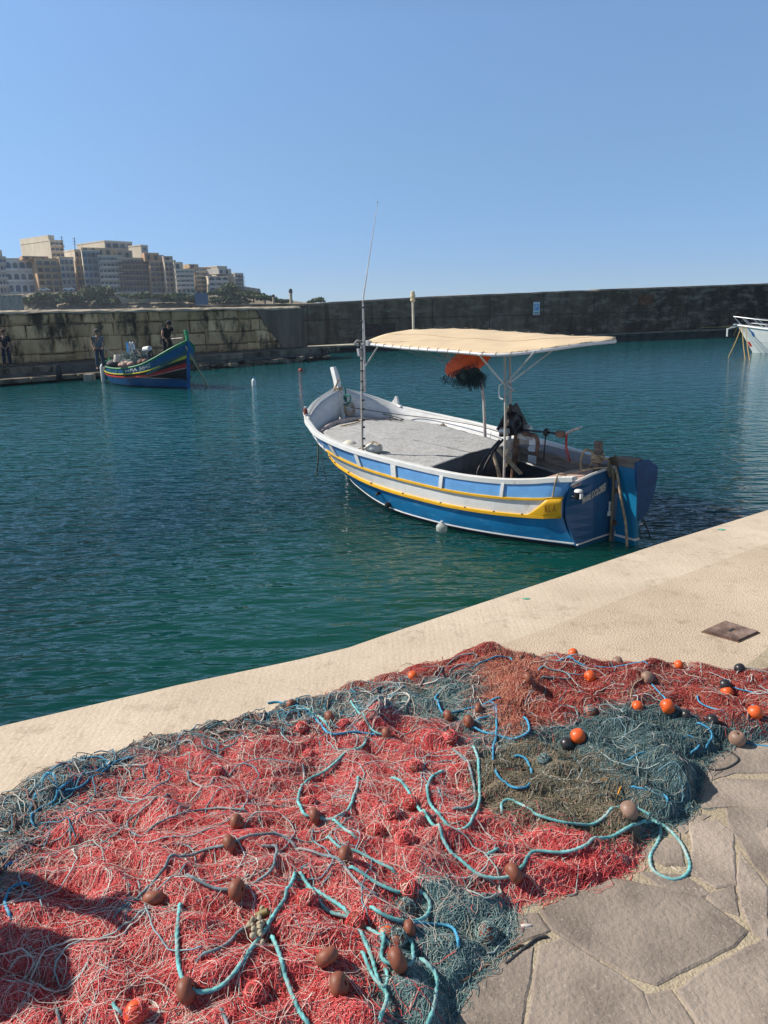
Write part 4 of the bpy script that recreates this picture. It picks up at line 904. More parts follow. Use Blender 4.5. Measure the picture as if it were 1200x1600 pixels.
# fenders: rope hanging at the pier end, square block at the water
q = pier_pt(WLT + .05, -.02, .62); mb = MB()
for k_ in range(7): mb.tube(spl([(rg.uniform(-.25, .3), rg.uniform(-.15, .0), .12), (rg.uniform(-.3, .35), -.12, -.25), (rg.uniform(-.3, .5), -.2, -.62)], 4), .03, 6)
mb.build('old_rope', ROPE_DARK, None, label='dark old rope draped over the round head of the stone pier', cat='rope', loc=q)
q = atz(140, 590, .25); mb = MB(); mb.box((0, 0, 0), (.42, .4, .34)); mb.build('concrete_block', mat('pale_block', (.30, .26, .22), .9), None, bevel=.03, label='pale concrete block at the waterline left of the moored traditional boat', cat='block', loc=tuple(q))
q = atz(92, 584, .4); mb = MB(); mb.lathe([(.10, -.35), (.14, -.3), (.14, .3), (.1, .42), (0, .44)], n=12); mb.build('rubber_fender', BLACK, None, smooth=True, label='short dark post fender on the ledge below the left pier walkway', cat='fender', loc=tuple(q))

# ================================================================== long breakwater behind
ra = atz(507, 552, 0); rb_ = atz(1110, 528, 0)
RA, RD, RL, RRz = strip_frame(ra, rb_)
B0 = RA - RD * 9; BL = RL + 9 + 26
def bwall_mat():
    m = bpy.data.materials.new('stained_concrete_wall'); m.use_nodes = True; t = m.node_tree; N = t.nodes; L = t.links; b = N['Principled BSDF']; b.inputs['Roughness'].default_value = .95; b.inputs['Specular IOR Level'].default_value = .15
    tc = N.new('ShaderNodeTexCoord'); sp = N.new('ShaderNodeSeparateXYZ'); L.new(tc.outputs['Object'], sp.inputs[0])
    def noise(scale, st, det=8, rough=.6):
        mp = N.new('ShaderNodeMapping'); mp.inputs['Scale'].default_value = st; L.new(tc.outputs['Object'], mp.inputs[0])
        nz = N.new('ShaderNodeTexNoise'); nz.inputs['Scale'].default_value = scale; nz.inputs['Detail'].default_value = det; nz.inputs['Roughness'].default_value = rough; L.new(mp.outputs[0], nz.inputs[0]); return nz
    cr = N.new('ShaderNodeValToRGB'); e = cr.color_ramp.elements; e[0].position = .32; e[0].color = (.17, .11, .072, 1); e[1].position = .7; e[1].color = (.40, .275, .18, 1)
    L.new(noise(1.2, (1, 1, .35)).outputs[0], cr.inputs[0])
    # black tidal growth takes over toward the right end
    mr = N.new('ShaderNodeMapRange'); mr.inputs[1].default_value = 20; mr.inputs[2].default_value = 50; L.new(sp.outputs[0], mr.inputs[0])
    st = noise(.75, (1, 1, .22), 8, .72); sg = N.new('ShaderNodeMapRange'); sg.inputs[1].default_value = .3; sg.inputs[2].default_value = .62; L.new(st.outputs[0], sg.inputs[0])
    m1 = N.new('ShaderNodeMath'); m1.operation = 'MULTIPLY_ADD'; L.new(mr.outputs[0], m1.inputs[0]); m1.inputs[1].default_value = .6; 
    m2 = N.new('ShaderNodeMath'); m2.operation = 'MULTIPLY'; L.new(sg.outputs[0], m2.inputs[0]); m2.inputs[1].default_value = .5; L.new(m2.outputs[0], m1.inputs[2]); m1.use_clamp = True
    mx = N.new('ShaderNodeMix'); mx.data_type = 'RGBA'; L.new(m1.outputs[0], mx.inputs[0]); L.new(cr.outputs[0], mx.inputs[6]); mx.inputs[7].default_value = (.038, .030, .023, 1)
    # pale scoured patches
    n3 = noise(.7, (.8, 1, 2.2), 12, .80); r3 = N.new('ShaderNodeMapRange'); r3.inputs[1].default_value = .50; r3.inputs[2].default_value = .60; r3.inputs[4].default_value = .75; L.new(n3.outputs[0], r3.inputs[0])
    x3 = N.new('ShaderNodeMix'); x3.data_type = 'RGBA'; L.new(r3.outputs[0], x3.inputs[0]); L.new(mx.outputs[2], x3.inputs[6]); x3.inputs[7].default_value = (.34, .27, .20, 1)
    # rust run stains
    n4 = noise(.8, (1.6, 1, .08), 4); r4 = N.new('ShaderNodeMapRange'); r4.inputs[1].default_value = .62; r4.inputs[2].default_value = .72; r4.inputs[4].default_value = .5; L.new(n4.outputs[0], r4.inputs[0])
    x4 = N.new('ShaderNodeMix'); x4.data_type = 'RGBA'; L.new(r4.outputs[0], x4.inputs[0]); L.new(x3.outputs[2], x4.inputs[6]); x4.inputs[7].default_value = (.10, .04, .02, 1)
    L.new(x4.outputs[2], b.inputs['Base Color'])
    bp = N.new('ShaderNodeBump'); bp.inputs['Distance'].default_value = .15; L.new(n3.outputs[0], bp.inputs['Height']); L.new(bp.outputs[0], b.inputs['Normal'])
    return m
BW = bwall_mat()
bk = empty('breakwater_wall', (B0[0], B0[1], 0), RRz, 'long dark stained concrete breakwater wall closing the harbour behind the boats', 'harbour wall')
def topz(x):   # measured crest height
    return float(np.interp(x, [0, 9, 20, 34, 34.4, 48, 60, 90], [3.50, 3.52, 3.95, 4.25, 4.32, 4.6, 4.85, 5.4]))
mb = MB(); rows = []
YB = 1.6
xs = sorted(list(np.arange(0, BL, 1.3)) + [34, 34.4])
seg = []
for x in xs:
    n1 = rg.normal(0, .02); n2 = rg.normal(0, .025)
    rows.append([(x, YB, -1), (x, YB + n1 * .5, .45), (x, YB + n1, topz(x) * .6), (x, YB + .02 + n1, topz(x) - .12), (x, YB + .12, topz(x) + n2), (x, YB + 1.5, topz(x) + n2), (x, YB + 1.5, -1)])
mb.grid(rows); mb.build('wall_face', BW, bk)
# lighter worn crest
mb = MB(); rows = []
for x in xs:
    n2 = rg.normal(0, .02); rows.append([(x, YB + .0, topz(x) - .10 + n2), (x, YB + .09, topz(x) + .035 + n2), (x, YB + 1.3, topz(x) + .05)])
mb.grid(rows); mb.build('crest', mat('worn_crest', (.22, .18, .135), .9, var=.3, scale=1.5), bk)
# formwork joints
for x in np.arange(3.2, BL, 5.1):
    mb = MB(); mb.box((x, YB - .006, topz(x) / 2 + .2), (.045, .03, topz(x) - .7)); mb.build('joint', BLACKP, bk)
mb = MB(); mb.box((BL / 2, YB - .012, 2.35), (BL, .03, .035)); mb.build('lift_line', mat('lift_line', (.05, .04, .033), .95), bk)
# patches
mb = MB(); mb.box((39.3, YB - .01, 3.42), (1.7, .04, .85)); mb.build('brick_patch', mat('rust_patch', (.17, .065, .03), .9, var=.5, scale=3), bk)
mb = MB(); mb.box((14.0, YB - .01, 1.5), (2.6, .03, .95)); mb.build('render_patch', mat('brown_patch', (.10, .06, .045), .9, var=.3), bk)
# ledge
mb = MB(); rows = []
for x in xs:
    z = float(np.interp(x, [0, 9, 60, 90], [.42, .45, .80, .95])); n1 = rg.normal(0, .03)
    rows.append([(x, 0 + n1, -1), (x, 0 + n1, z - .26), (x, -.08 + n1, z - .22), (x, -.08 + n1, z), (x, YB - .1, z + .02)])
mb.grid(rows); 
LEDGE = mat('ledge_concrete', (.05, .047, .04), .9, var=.4, scale=1.5, bump=.02, bscale=4)
mb.build('ledge', LEDGE, bk)
mb = MB(); rows = []
for x in xs:
    z = float(np.interp(x, [0, 9, 60, 90], [.42, .45, .80, .95])); rows.append([(x, -.11, z - .04), (x, -.11, z + .02), (x, .9, z + .03)])
mb.grid(rows); mb.build('ledge_lip', mat('pale_lip', (.23, .20, .155), .9, var=.35, scale=2), bk)
mb = MB(); mb.cyl((47, -.18, 1.02), (57, -.18, 1.10), .10, 10); mb.build('rusty_pipe', mat('rust_pipe', (.15, .055, .035), .85, var=.3), bk)
# sign
def bwp(x, y, z): q = B0 + RD * x + np.array([-RD[1], RD[0]]) * y; return (q[0], q[1], z)
def x_on_wall(px, y):   # where a view ray meets the wall plane
    d = ray(px, 480); nn = np.array([-RD[1], RD[0]]); t_ = ((B0 + nn * y) - CAM[:2]) @ nn / (d[:2] @ nn); p = CAM + d * t_; return (p[:2] - B0) @ RD, t_
sx, st_ = x_on_wall(838, YB)
pS = CAM + ray(838, 482) * st_
sg = empty('harbour_sign', bwp(sx, YB - .03, pS[2]), RRz, 'small white sign with a blue symbol fixed to the dark breakwater wall', 'sign')
mb = MB(); mb.box((0, 0, 0), (.62, .03, 1.05)); mb.build('board', WHITE, sg)
mb = MB(); mb.box((0, -.02, .1), (.44, .012, .52)); mb.build('blue_panel', LBLUE, sg)
V, Fc = text_mesh('P', .5, .004, .01); mb = MB(); mb.add([(x - .15, -.03 - z, y + .1) for x, y, z in V], Fc); mb.build('symbol', WHITE, sg)
mb = MB(); mb.box((0, -.02, -.34), (.46, .01, .05)); mb.box((0, -.02, -.43), (.40, .01, .04)); mb.build('small_print', GREY, sg)
mb = MB(); mb.box((.0, .012, -.62), (.7, .02, .22)); mb.build('lower_plate', mat('rust_plate', (.13, .06, .035), .9), sg)
# mooring line drooping along the ledge, with hanging end
mb = MB(); mb.tube([(44, -.3, .96), (48, -.35, .93), (52, -.35, .99), (56, -.3, 1.02)], .035, 6); mb.tube([(48.3, -.3, .93), (48.0, -.35, .5), (47.9, -.35, .1)], .05, 6); mb.tube([(46.5, -.25, .95), (48.6, -.3, .92)], .09, 6)
mb.build('mooring_line', ROPE_YEL, None, label='yellow mooring line lying along the breakwater ledge', cat='rope', loc=(B0[0], B0[1], 0), rz=RRz)

# ================================================================== headland and town
TD = 345.0
def tp_(px, D): return (px - 600) / FPX * D * 1.0
def hz(px): return 479.7 - (px - 600) * math.tan(ROLL)
def T(px, py, D):
    p = aty(px, py, D); return p
HILLM = mat('limestone_cliff', (.25, .205, .15), .95, c2=(.38, .32, .245), scale=.09, detail=10, stretch=(1, 1, 3), wear=(.12, .12, .08), wscale=.12, wthr=(.5, .6), spec=.1, bump=.8, bscale=.6)
prof = [(-420, 466, 474), (-60, 462, 476), (20, 461, 474), (60, 458, 474), (120, 456, 470), (200, 458, 468), (300, 460, 470), (345, 461, 472), (400, 464, 472), (440, 470, 475), (480, 473, 476), (508, 475, 477), (520, 481, 483)]
mb = MB(); rows = []
for px in np.arange(-420, 521, 5):
    tpy = np.interp(px, [p[0] for p in prof], [p[1] for p in prof])
    z0 = T(px, tpy, TD)[2]; x = T(px, tpy, TD)[0]; jit = rg.normal(0, .6)
    rise = 6 if px < 330 else 0
    rows.append([(x, TD - 42 + jit * 2, -2), (x, TD - 30 + jit * 2, z0 * .30), (x, TD - 20 + jit, z0 * .72 + jit * .3), (x, TD - 13 + jit, z0 * .97), (x, TD, z0), (x, TD + 60, z0 + rise), (x * 1.1, TD + 200, z0 + rise * 1.2), (x * 1.2, TD + 201, -2)])
mb.grid(rows); mb.build('hills', HILLM, kind='structure')

def wallm(name, c): return mat(name, c, .9, var=.10, scale=.25, detail=6, spec=.15, wear=tuple(v * .72 for v in c), wscale=.35, wthr=(.56, .72), stretch=(1, 1, .4))
WM = {'beige': wallm('beige_render', (.62, .52, .39)), 'cream': wallm('cream_render', (.68, .58, .44)), 'sand': wallm('sandstone', (.54, .40, .26)), 'orange': wallm('orange_stone', (.54, .34, .20)),
      'white': wallm('white_render', (.66, .65, .63)), 'blue': wallm('blue_grey_render', (.36, .37, .40)), 'grey': wallm('grey_render', (.50, .47, .43)), 'brown': wallm('brown_render', (.44, .35, .27))}
RAIL = mat('iron_railing', (.06, .055, .055), .7)
SHUT = {'blue': mat('blue_shutter', (.07, .13, .20), .6), 'brown': mat('brown_shutter', (.12, .06, .035), .7), 'green': mat('green_shutter', (.05, .11, .08), .7)}
WGL = mat('window_glass_pale', (.10, .11, .12), .3, var=.4, scale=.7)
def building(label, xs_, xc, xe, ytop, ybase, D, yaw, floors, bays, wm, sidem=None, balc='slab', step=None, pent=None, arch=False, tank=0, shut='blue', lowfrac=0.0):
    """xs_: left edge of the side wall, xc: shared corner, xe: right edge of the facade (all pixels, used for true sizes at distance D)"""
    floors = max(floors, round(floors * 1.3)) if not arch else floors; bays = round(bays * 1.4) if bays > 1 and not arch else bays
    m_px = D / FPX; psi = R(yaw); base = T(xc, ybase, D); H = T(xc, ytop, D)[2] - base[2]
    wd = max(3.0, (xe - xc) * m_px / math.cos(psi)); dp = max(6.0, (xc - xs_) * m_px / max(.25, math.sin(psi)))
    b = empty('apartment_building', (base[0], base[1], base[2]), psi, label, 'building')
    sm = WM[sidem or wm]; fm = WM[wm]
    mb = MB(); mb.box((wd / 2, dp / 2, H / 2 - 3), (wd, dp, H + 6)); mb.build('wall', sm, b)
    fh = H / floors; bwd = wd / bays
    mb = MB(); mb.box((wd / 2, -.05, H / 2), (wd - .1, .12, H - .1)); mb.build('facade', fm, b)
    mb = MB(); mb.box((wd / 2, dp / 2, H + .25), (wd + .3, dp + .3, .5)); mb.build('parapet', sm, b)
    for f in range(floors):
        zc = (f + .5) * fh
        for k_ in range(bays):
            cx = (k_ + .5) * bwd; ww = min(2.6 if balc else 1.7, bwd * (.72 if balc else .5)) * random.uniform(.85, 1.1); wh = fh * (.62 if balc else .5); zz = zc - (fh * .06 if balc else -.05)  # enlarged behind balconies so the dark panes also stand in for recess shade
            mb = MB()
            if arch:
                n_ = 8; P = [(cx - ww / 2, zz - wh / 2), (cx + ww / 2, zz - wh / 2)] + [(cx + ww / 2 * math.cos(a), zz + wh * .15 + ww / 2 * math.sin(a)) for a in np.linspace(0, math.pi, n_)]
                k2 = len(P); mb.add([(x, -.20, z) for x, z in P] + [(x, -.08, z) for x, z in P], [tuple(range(k2))] + [(i, (i + 1) % k2, k2 + (i + 1) % k2, k2 + i) for i in range(k2)])
            else: mb.box((cx, -.15, zz), (ww, .14, wh))
            wn = mb.build('window', random.choice([GLASS, WGL, SHUT[shut]]), b)
            if bwd > 2.5:
                mb = MB(); mb.box((cx - ww / 2 - .09, -.17, zz), (.14, .22, wh + .2)); mb.box((cx + ww / 2 + .09, -.17, zz), (.14, .22, wh + .2)); mb.build('frame', fm, wn)
        if balc and f > 0:
            dpt = 1.1
            mb = MB(); mb.box((wd / 2, -dpt / 2 - .1, f * fh), (wd * random.choice([.96, .8, .96]), dpt, .24)); bl_ = mb.build('balcony', fm, b)
            if balc == 'slab':
                mb = MB(); mb.box((wd / 2, -dpt - .05, f * fh + .95), (wd * .94, .05, .07))
                for x in np.arange(wd * .04, wd * .96, .55): mb.box((x, -dpt - .05, f * fh + .52), (.05, .05, .85))
                mb.build('railing', RAIL, bl_)
            elif balc == 'solid':
                mb = MB(); mb.box((wd / 2, -dpt - .08, f * fh + .5), (wd * .94, .1, .85)); mb.build('balustrade', fm, bl_)
            elif balc == 'grid':
                mb = MB()
                for k_ in range(bays + 1): mb.box((k_ * bwd, -dpt * .5 - .1, f * fh + .0 - fh * .5 + fh * .5), (.22, dpt * .9, fh * .98))
                mb.build('divider', fm, bl_)
                mb = MB(); mb.box((wd / 2, -dpt - .05, f * fh + .5), (wd * .98, .08, .75)); mb.build('railing', mat('dk_rail', (.10, .08, .07), .8), bl_)
    if pent:   # set-back top storeys: (x0 frac, x1 frac, height, material, depth offset)
        for (a, c, h_, pm, off) in pent:
            mb = MB(); mb.box(((a + c) / 2 * wd, off + (dp - off) / 2, H + h_ / 2), ((c - a) * wd, dp - off, h_)); pt = mb.build('penthouse', WM[pm], b)
            if (c - a) * wd > 3.5:
                for x in np.arange(a * wd + 1.6, c * wd - 1, 3.2):
                    mb = MB(); mb.box((x, off - .04, H + h_ * .45), (1.5, .12, h_ * .6)); mb.build('pane', GLASS, pt)
    for k_ in range(tank):
        mb = MB(); mb.lathe([(0, 0), (.6, 0), (.6, 1.1), (0, 1.2)], (random.uniform(1, max(1.5, wd - 1)), random.uniform(1, dp * .6), H + .5), 10); mb.build('water_tank', WM['white'], b)
    return b
building('pale blocky building with grey balconies at the far left edge of the town', -14, -4, 12, 402, 459, 338, 28, 4, 3, 'grey', 'beige', 'solid', pent=[(.1, .8, 3.2, 'beige', 2)], tank=1)
building('white building with rows of arched windows near the left end of the town', 4, 13, 48, 405, 458, 340, 24, 3, 4, 'white', 'cream', 'solid', arch=True)
building('tall building with a huge blank beige side wall rising behind the arched white one', 17, 88, 101, 376, 456, 362, 50, 7, 2, 'beige', 'cream', 'solid', pent=[(-.0, .45, 2.6, 'cream', 1)], shut='blue')
building('orange sandstone building with long balconies in front of the tall blank wall', 43, 62, 95, 405, 457, 336, 34, 4, 3, 'sand', 'orange', 'slab', pent=[(-.4, .5, 1.4, 'orange', 2)], shut='brown')
building('narrow grey stone building with stacked balconies beside the orange sandstone one', 93, 99, 116, 403, 456, 339, 30, 4, 2, 'grey', 'sand', 'slab', shut='blue')
building('building with a bare cream side wall and roof antennas left of the bluish block', 96, 124, 138, 391, 456, 346, 42, 5, 2, 'brown', 'cream', 'slab', shut='blue')
building('bluish grey block with dark stacked balconies left of the centre of town', 132, 135, 158, 392, 455, 338, 24, 5, 3, 'blue', 'cream', 'slab', pent=[(.0, 1, 1.6, 'sand', 2)])
building('long pale flat topped building high behind the middle of the town', 107, 170, 200, 377, 440, 372, 48, 5, 3, 'grey', 'cream', 'slab')
building('stepped cream building with solid balconies right of the bluish block', 155, 159, 190, 400, 457, 339, 26, 5, 4, 'grey', 'cream', 'solid', pent=[(.0, .75, 3.6, 'sand', 3), (.3, 1.0, 2.2, 'cream', 6)], shut='green')
building('wide brown block with a regular grid of deep balconies in the middle of town', 183, 188, 231, 404, 456, 342, 26, 5, 7, 'brown', 'beige', 'grid', pent=[(.0, .5, 3.6, 'brown', 2)])
building('pale beige top storey block standing above the balcony grid building', 200, 224, 231, 384, 425, 360, 55, 3, 1, 'blue', 'cream', None)
building('brown building with an orange upper side wall right of the balcony grid', 229, 238, 263, 408, 457, 344, 28, 5, 3, 'brown', 'orange', 'slab', pent=[(-.2, .55, 3.6, 'orange', 1), (.3, .9, 3.0, 'grey', 5)], tank=1, shut='brown')
building('dark stepped building with wide balconies at the lower right of the block row', 258, 261, 276, 408, 457, 342, 26, 5, 2, 'brown', 'beige', 'slab', shut='blue', pent=[(.0, .8, 2.2, 'brown', 1)])
building('low grey building with pale balconies closing the right end of the row', 272, 277, 301, 422, 458, 340, 28, 4, 3, 'grey', 'cream', 'solid', pent=[(.0, .5, 3.5, 'cream', 2)], shut='green')
building('cream corner tower building with stacked balconies right of the gap', 288, 306, 327, 419, 459, 350, 40, 5, 2, 'beige', 'orange', 'solid', pent=[(-.2, .35, 1.8, 'sand', 1)])
building('plain grey topped building behind the cream corner tower', 313, 342, 354, 417, 455, 378, 45, 4, 2, 'grey', 'beige', None)
building('low arcaded grey building between the corner tower and the pale end block', 324, 327, 355, 433, 458, 345, 24, 3, 3, 'grey', 'cream', 'solid', arch=True)
building('pale end building with a sunlit blank side wall at the right end of town', 336, 369, 379, 428, 459, 350, 52, 4, 2, 'grey', 'cream', 'slab', pent=[(-1.2, .3, 2.4, 'grey', 4)])
# antennas
for px, y0, y1, lb in ((98, 369, 392, 'thin steel roof antenna mast left of its taller twin above the cream side wall'), (117.5, 371, 392, 'taller roof mast rising right of the thin antenna above the cream side wall')):
    p = T(px, y1, 350); h_ = T(px, y0, 350)[2] - p[2]; mb = MB(); mb.cyl((0, 0, 0), (.3, 0, h_), .16, 6)
    for z in (.5, .7, .9): mb.bar((-.7, 0, h_ * z), (.9, 0, h_ * z), .1, .1)
    mb.build('antenna_mast', RAIL, None, label=lb, cat='antenna', loc=tuple(p))
# retaining wall, blue hoarding, small pillar lights, cars
def fence_box(name, label, cat, px0, px1, yt, yb, D, m_, th=.8):
    a = T(px0, yb, D); b = T(px1, yb, D); h_ = T(px0, yt, D)[2] - a[2]; mb = MB(); mb.box(((b[0] - a[0]) / 2, 0, h_ / 2 - 1), (b[0] - a[0], th, h_ + 2))
    return mb.build(name, m_, None, label=label, cat=cat, loc=tuple(a))
fence_box('retaining_wall', 'grey stone retaining wall below the buildings at the far left', 'wall', -30, 38, 462, 488, 308, blockmat('grey_rubble', (.24, .21, .17), (.32, .28, .23), (.15, .14, .12)))
fence_box('blue_hoarding', 'blue sheet hoarding on the slope below the corner tower building', 'fence', 306, 326, 458, 480, 310, mat('blue_sheet', (.05, .11, .20), .7))
fence_box('terrace_wall', 'low pale terrace wall between the bushes below the buildings', 'wall', 168, 300, 459, 466, 322, WM['beige'])
for px, yt, yb, w_, lb in ((455, 451, 474, 1.5, 'stone harbour light pillar with a dark lantern at the end of the headland'), (427.5, 460, 474, 1.1, 'shorter dark post left of the stone light pillar on the headland')):
    p = T(px, yb, 300); h_ = T(px, yt, 300)[2] - p[2]; k_ = w_ * .42
    e_ = empty('light_pillar', tuple(p), 0, lb, 'light pillar')
    mb = MB(); mb.lathe([(k_ * 1.1, -1), (k_, .1), (k_ * .8, h_ * .55), (k_ * 1.15, h_ * .58), (k_ * .9, h_ * .62), (k_ * .9, h_ * .7), (0, h_ * .7)], n=14); mb.build('column', WM['sand'], e_, smooth=True)
    mb = MB(); mb.lathe([(k_ * .9, h_ * .70), (k_ * 1.2, h_ * .74), (k_ * 1.1, h_ * .93), (k_ * .5, h_), (0, h_)], n=12); mb.build('lantern', BLACKP, e_)
def car(px, py, D, c, lb):
    p = T(px, py, D); e_ = empty('parked_car', tuple(p), R(10), lb, 'car')
    mb = MB(); P = [(-2.1, .3), (-2.1, .85), (-1.5, .95), (-.9, 1.42), (.7, 1.42), (1.3, .98), (2.1, .82), (2.1, .3)]; k = len(P)
    mb.add([(x, -.85, z) for x, z in P] + [(x, .85, z) for x, z in P], [tuple(range(k)), tuple(range(2 * k - 1, k - 1, -1))] + [(i, (i + 1) % k, k + (i + 1) % k, k + i) for i in range(k)]); mb.build('body', mat('car_paint', c, .3), e_, bevel=.06)
    mb = MB(); mb.box((-.1, -.86, 1.15), (1.9, .03, .36)); mb.build('window', GLASS, e_)
    for x in (-1.3, 1.3):
        mb = MB(); mb.cyl((x, -.9, .32), (x, -.7, .32), .32, 12); mb.build('wheel', BLACKP, e_)
car(70, 455, 324, (.7, .7, .7), 'white car parked below the orange sandstone building')
car(108, 454, 324, (.75, .77, .8), 'pale car parked between the white car and the red one')
car(129, 454, 324, (.4, .03, .03), 'red car parked below the bluish grey block')

# bushes and trees on the slope
LEAF = bpy.data.materials.new('foliage'); LEAF.use_nodes = True
_n = LEAF.node_tree; _b = _n.nodes['Principled BSDF']; _g = _n.nodes.new('ShaderNodeNewGeometry'); _c = _n.nodes.new('ShaderNodeValToRGB')
_c.color_ramp.elements[0].color = (.04, .06, .02, 1); _c.color_ramp.elements[1].color = (.13, .16, .05, 1); _n.links.new(_g.outputs['Random Per Island'], _c.inputs[0]); _n.links.new(_c.outputs[0], _b.inputs['Base Color']); _b.inputs['Roughness'].default_value = .8
def leaf_cloud(c, rx, ry, rz_, n_, sz, seed):
    rg_ = np.random.default_rng(seed); lumps = [np.array([rg_.uniform(-.7, .7), rg_.uniform(-.7, .7), rg_.uniform(-.3, .6)]) for _ in range(7)]
    v = []; f = []
    for i in range(n_):
        l = lumps[rg_.integers(7)]; d = rg_.normal(0, 1, 3); d /= np.linalg.norm(d); p = l + d * .42 * rg_.uniform(.3, 1.25)
        p = np.array([p[0] * rx, p[1] * ry, max(-.5, p[2]) * rz_]) + c; a = rg_.normal(0, 1, 3); a /= np.linalg.norm(a); b = np.cross(a, rg_.normal(0, 1, 3)); b /= np.linalg.norm(b); s_ = sz * rg_.uniform(.6, 1.4)
        k = len(v); v += [p - a * s_, p + b * s_ * .6, p + a * s_, p - b * s_ * .6]; f.append((k, k + 1, k + 2, k + 3))
    return v, f
def bush(px, py, D, w_, h_, seed, label, tree=False, grp=None, n_=700):
    h_ *= .8 if tree else .72; w_ *= 1.15
    p = T(px, py, D); e_ = empty('tree' if tree else 'bush', tuple(p), 0, label, 'tree' if tree else 'bush', grp)
    v, f = leaf_cloud(np.array([0, 0, h_ * .55]), w_ / 2, w_ / 2, h_ * .6, n_, .55, seed); mb = MB(); mb.add(v, f); mb.build('crown', LEAF, e_, fixn=False)
    mb = MB(); mb.tube([(0, 0, -1), (.2, 0, h_ * .3), (.1, .1, h_ * .7)], [.35, .25, .1], 6)
    for a in (.5, 2.6, 4.4): mb.tube([(.1, 0, h_ * .25), (math.cos(a) * w_ * .25, math.sin(a) * w_ * .2, h_ * .65)], [.16, .06], 5)
    mb.build('trunk', WOOD, e_)
bl = [(50, 478, 11, 5, 'dark bush at the left foot of the slope beside the retaining wall', 0), (68, 474, 10, 5, 'dark bush below the white parked car', 0), (88, 471, 9, 4, 'dark low bush below the pale parked car', 0),
      (104, 476, 11, 5, 'dark broad bush at the slope foot left of the bright tree', 0), (124, 474, 11, 6, 'mid green bush touching the left side of the bright tree', 0), (152, 476, 14, 9, 'tall bright green tree on the slope below the bluish grey block', 1), (170, 480, 9, 6, 'dark tree clump hanging right of the bright green tree', 1),
      (212, 468, 9, 3.2, 'small dark bush on the cliff top below the balcony grid', 0), (232, 467, 9, 3.2, 'small dark bush below the orange upper side wall building', 0), (256, 469, 9, 3.4, 'dark bush on the cliff under the dark stepped building', 0), (276, 474, 12, 5, 'broad dark bush left of the blue hoarding', 0), (296, 476, 10, 5, 'dark bush next to the blue hoarding, on its left', 0),
      (342, 464, 7, 3, 'small bush right of the blue hoarding under the arcaded building', 0), (358, 465, 9, 6, 'green tree in front of the pale end building', 1), (376, 468, 11, 5, 'green bush just right of the pale end building', 0), (396, 469, 11, 4, 'green bush midway along the low headland', 0), (414, 471, 8, 3, 'low green bush left of the dark headland post', 0), (440, 474, 8, 2, 'very low bush between the two headland pillars', 0),
      (492, 474, 7, 2.6, 'dark clump at the seaward tip of the headland', 0), (345, 475, 12, 4, 'dark bush low on the slope right of the blue hoarding', 0), (372, 477, 12, 3.5, 'dark low bush behind the pier wall below the end building', 0)]
for i, (px, py, w_, h_, lb, tr_) in enumerate(bl): bush(px, py, 318, w_, h_, 100 + i, lb, bool(tr_), n_=int(50 * w_ * h_ / 4 + 500))

# ================================================================== traditional boat at the pier
LBp = atz(292, 607, 0)[:2]; la = np.array([math.cos(R(-42)), math.sin(R(-42))]); LLEN = 6.3
LO = LBp - la * LLEN * .93; LRZ = R(-42)
lb_ = empty('traditional_boat', (LO[0], LO[1], 0), LRZ, 'brightly striped blue, green, red and yellow wooden boat loaded with gear at the pier', 'fishing boat')
G2 = [(-.35, .04, .98), (-.15, .42, .92), (.25, .74, .84), (.9, .95, .77), (1.8, 1.08, .76), (2.7, 1.10, .84), (3.5, 1.06, 1.0), (4.1, .97, 1.22), (4.55, .80, 1.46), (4.9, .54, 1.70), (5.12, .25, 1.88), (5.22, .03, 1.98)]
W2 = [(-.2, .02), (.1, .35), (.5, .62), (1.1, .84), (1.8, .94), (2.6, .92), (3.3, .76), (3.8, .58), (4.2, .42), (4.6, .24), (4.85, .10), (4.98, .02)]
KU = 6.3 / 5.3; G2 = [(u * KU, b, z) for u, b, z in G2]; W2 = [(u * KU, b) for u, b in W2]
H2 = Hull(G2, W2, .05, -.4); H2N = H2.n - 1
bands = [(.0, .055, 'gunwale_strake', GREENP), (.055, .30, 'washboard', mat('boat_blue', (.008, .09, .22), .4)), (.30, .37, 'yellow_strake', mat('boat_yellow', (.55, .45, .04), .5)), (.37, .46, 'dark_strake', BLACKP), (.46, .56, 'red_strake', mat('boat_red', (.40, .015, .02), .45)), (.56, .585, 'pink_line', mat('boat_pink', (.5, .25, .22), .5)), (.585, 1.0, 'hull_side', mat('boat_hull_blue', (.005, .08, .22), .4)), (1, 2, 'hull_bottom', BOTTOM)]
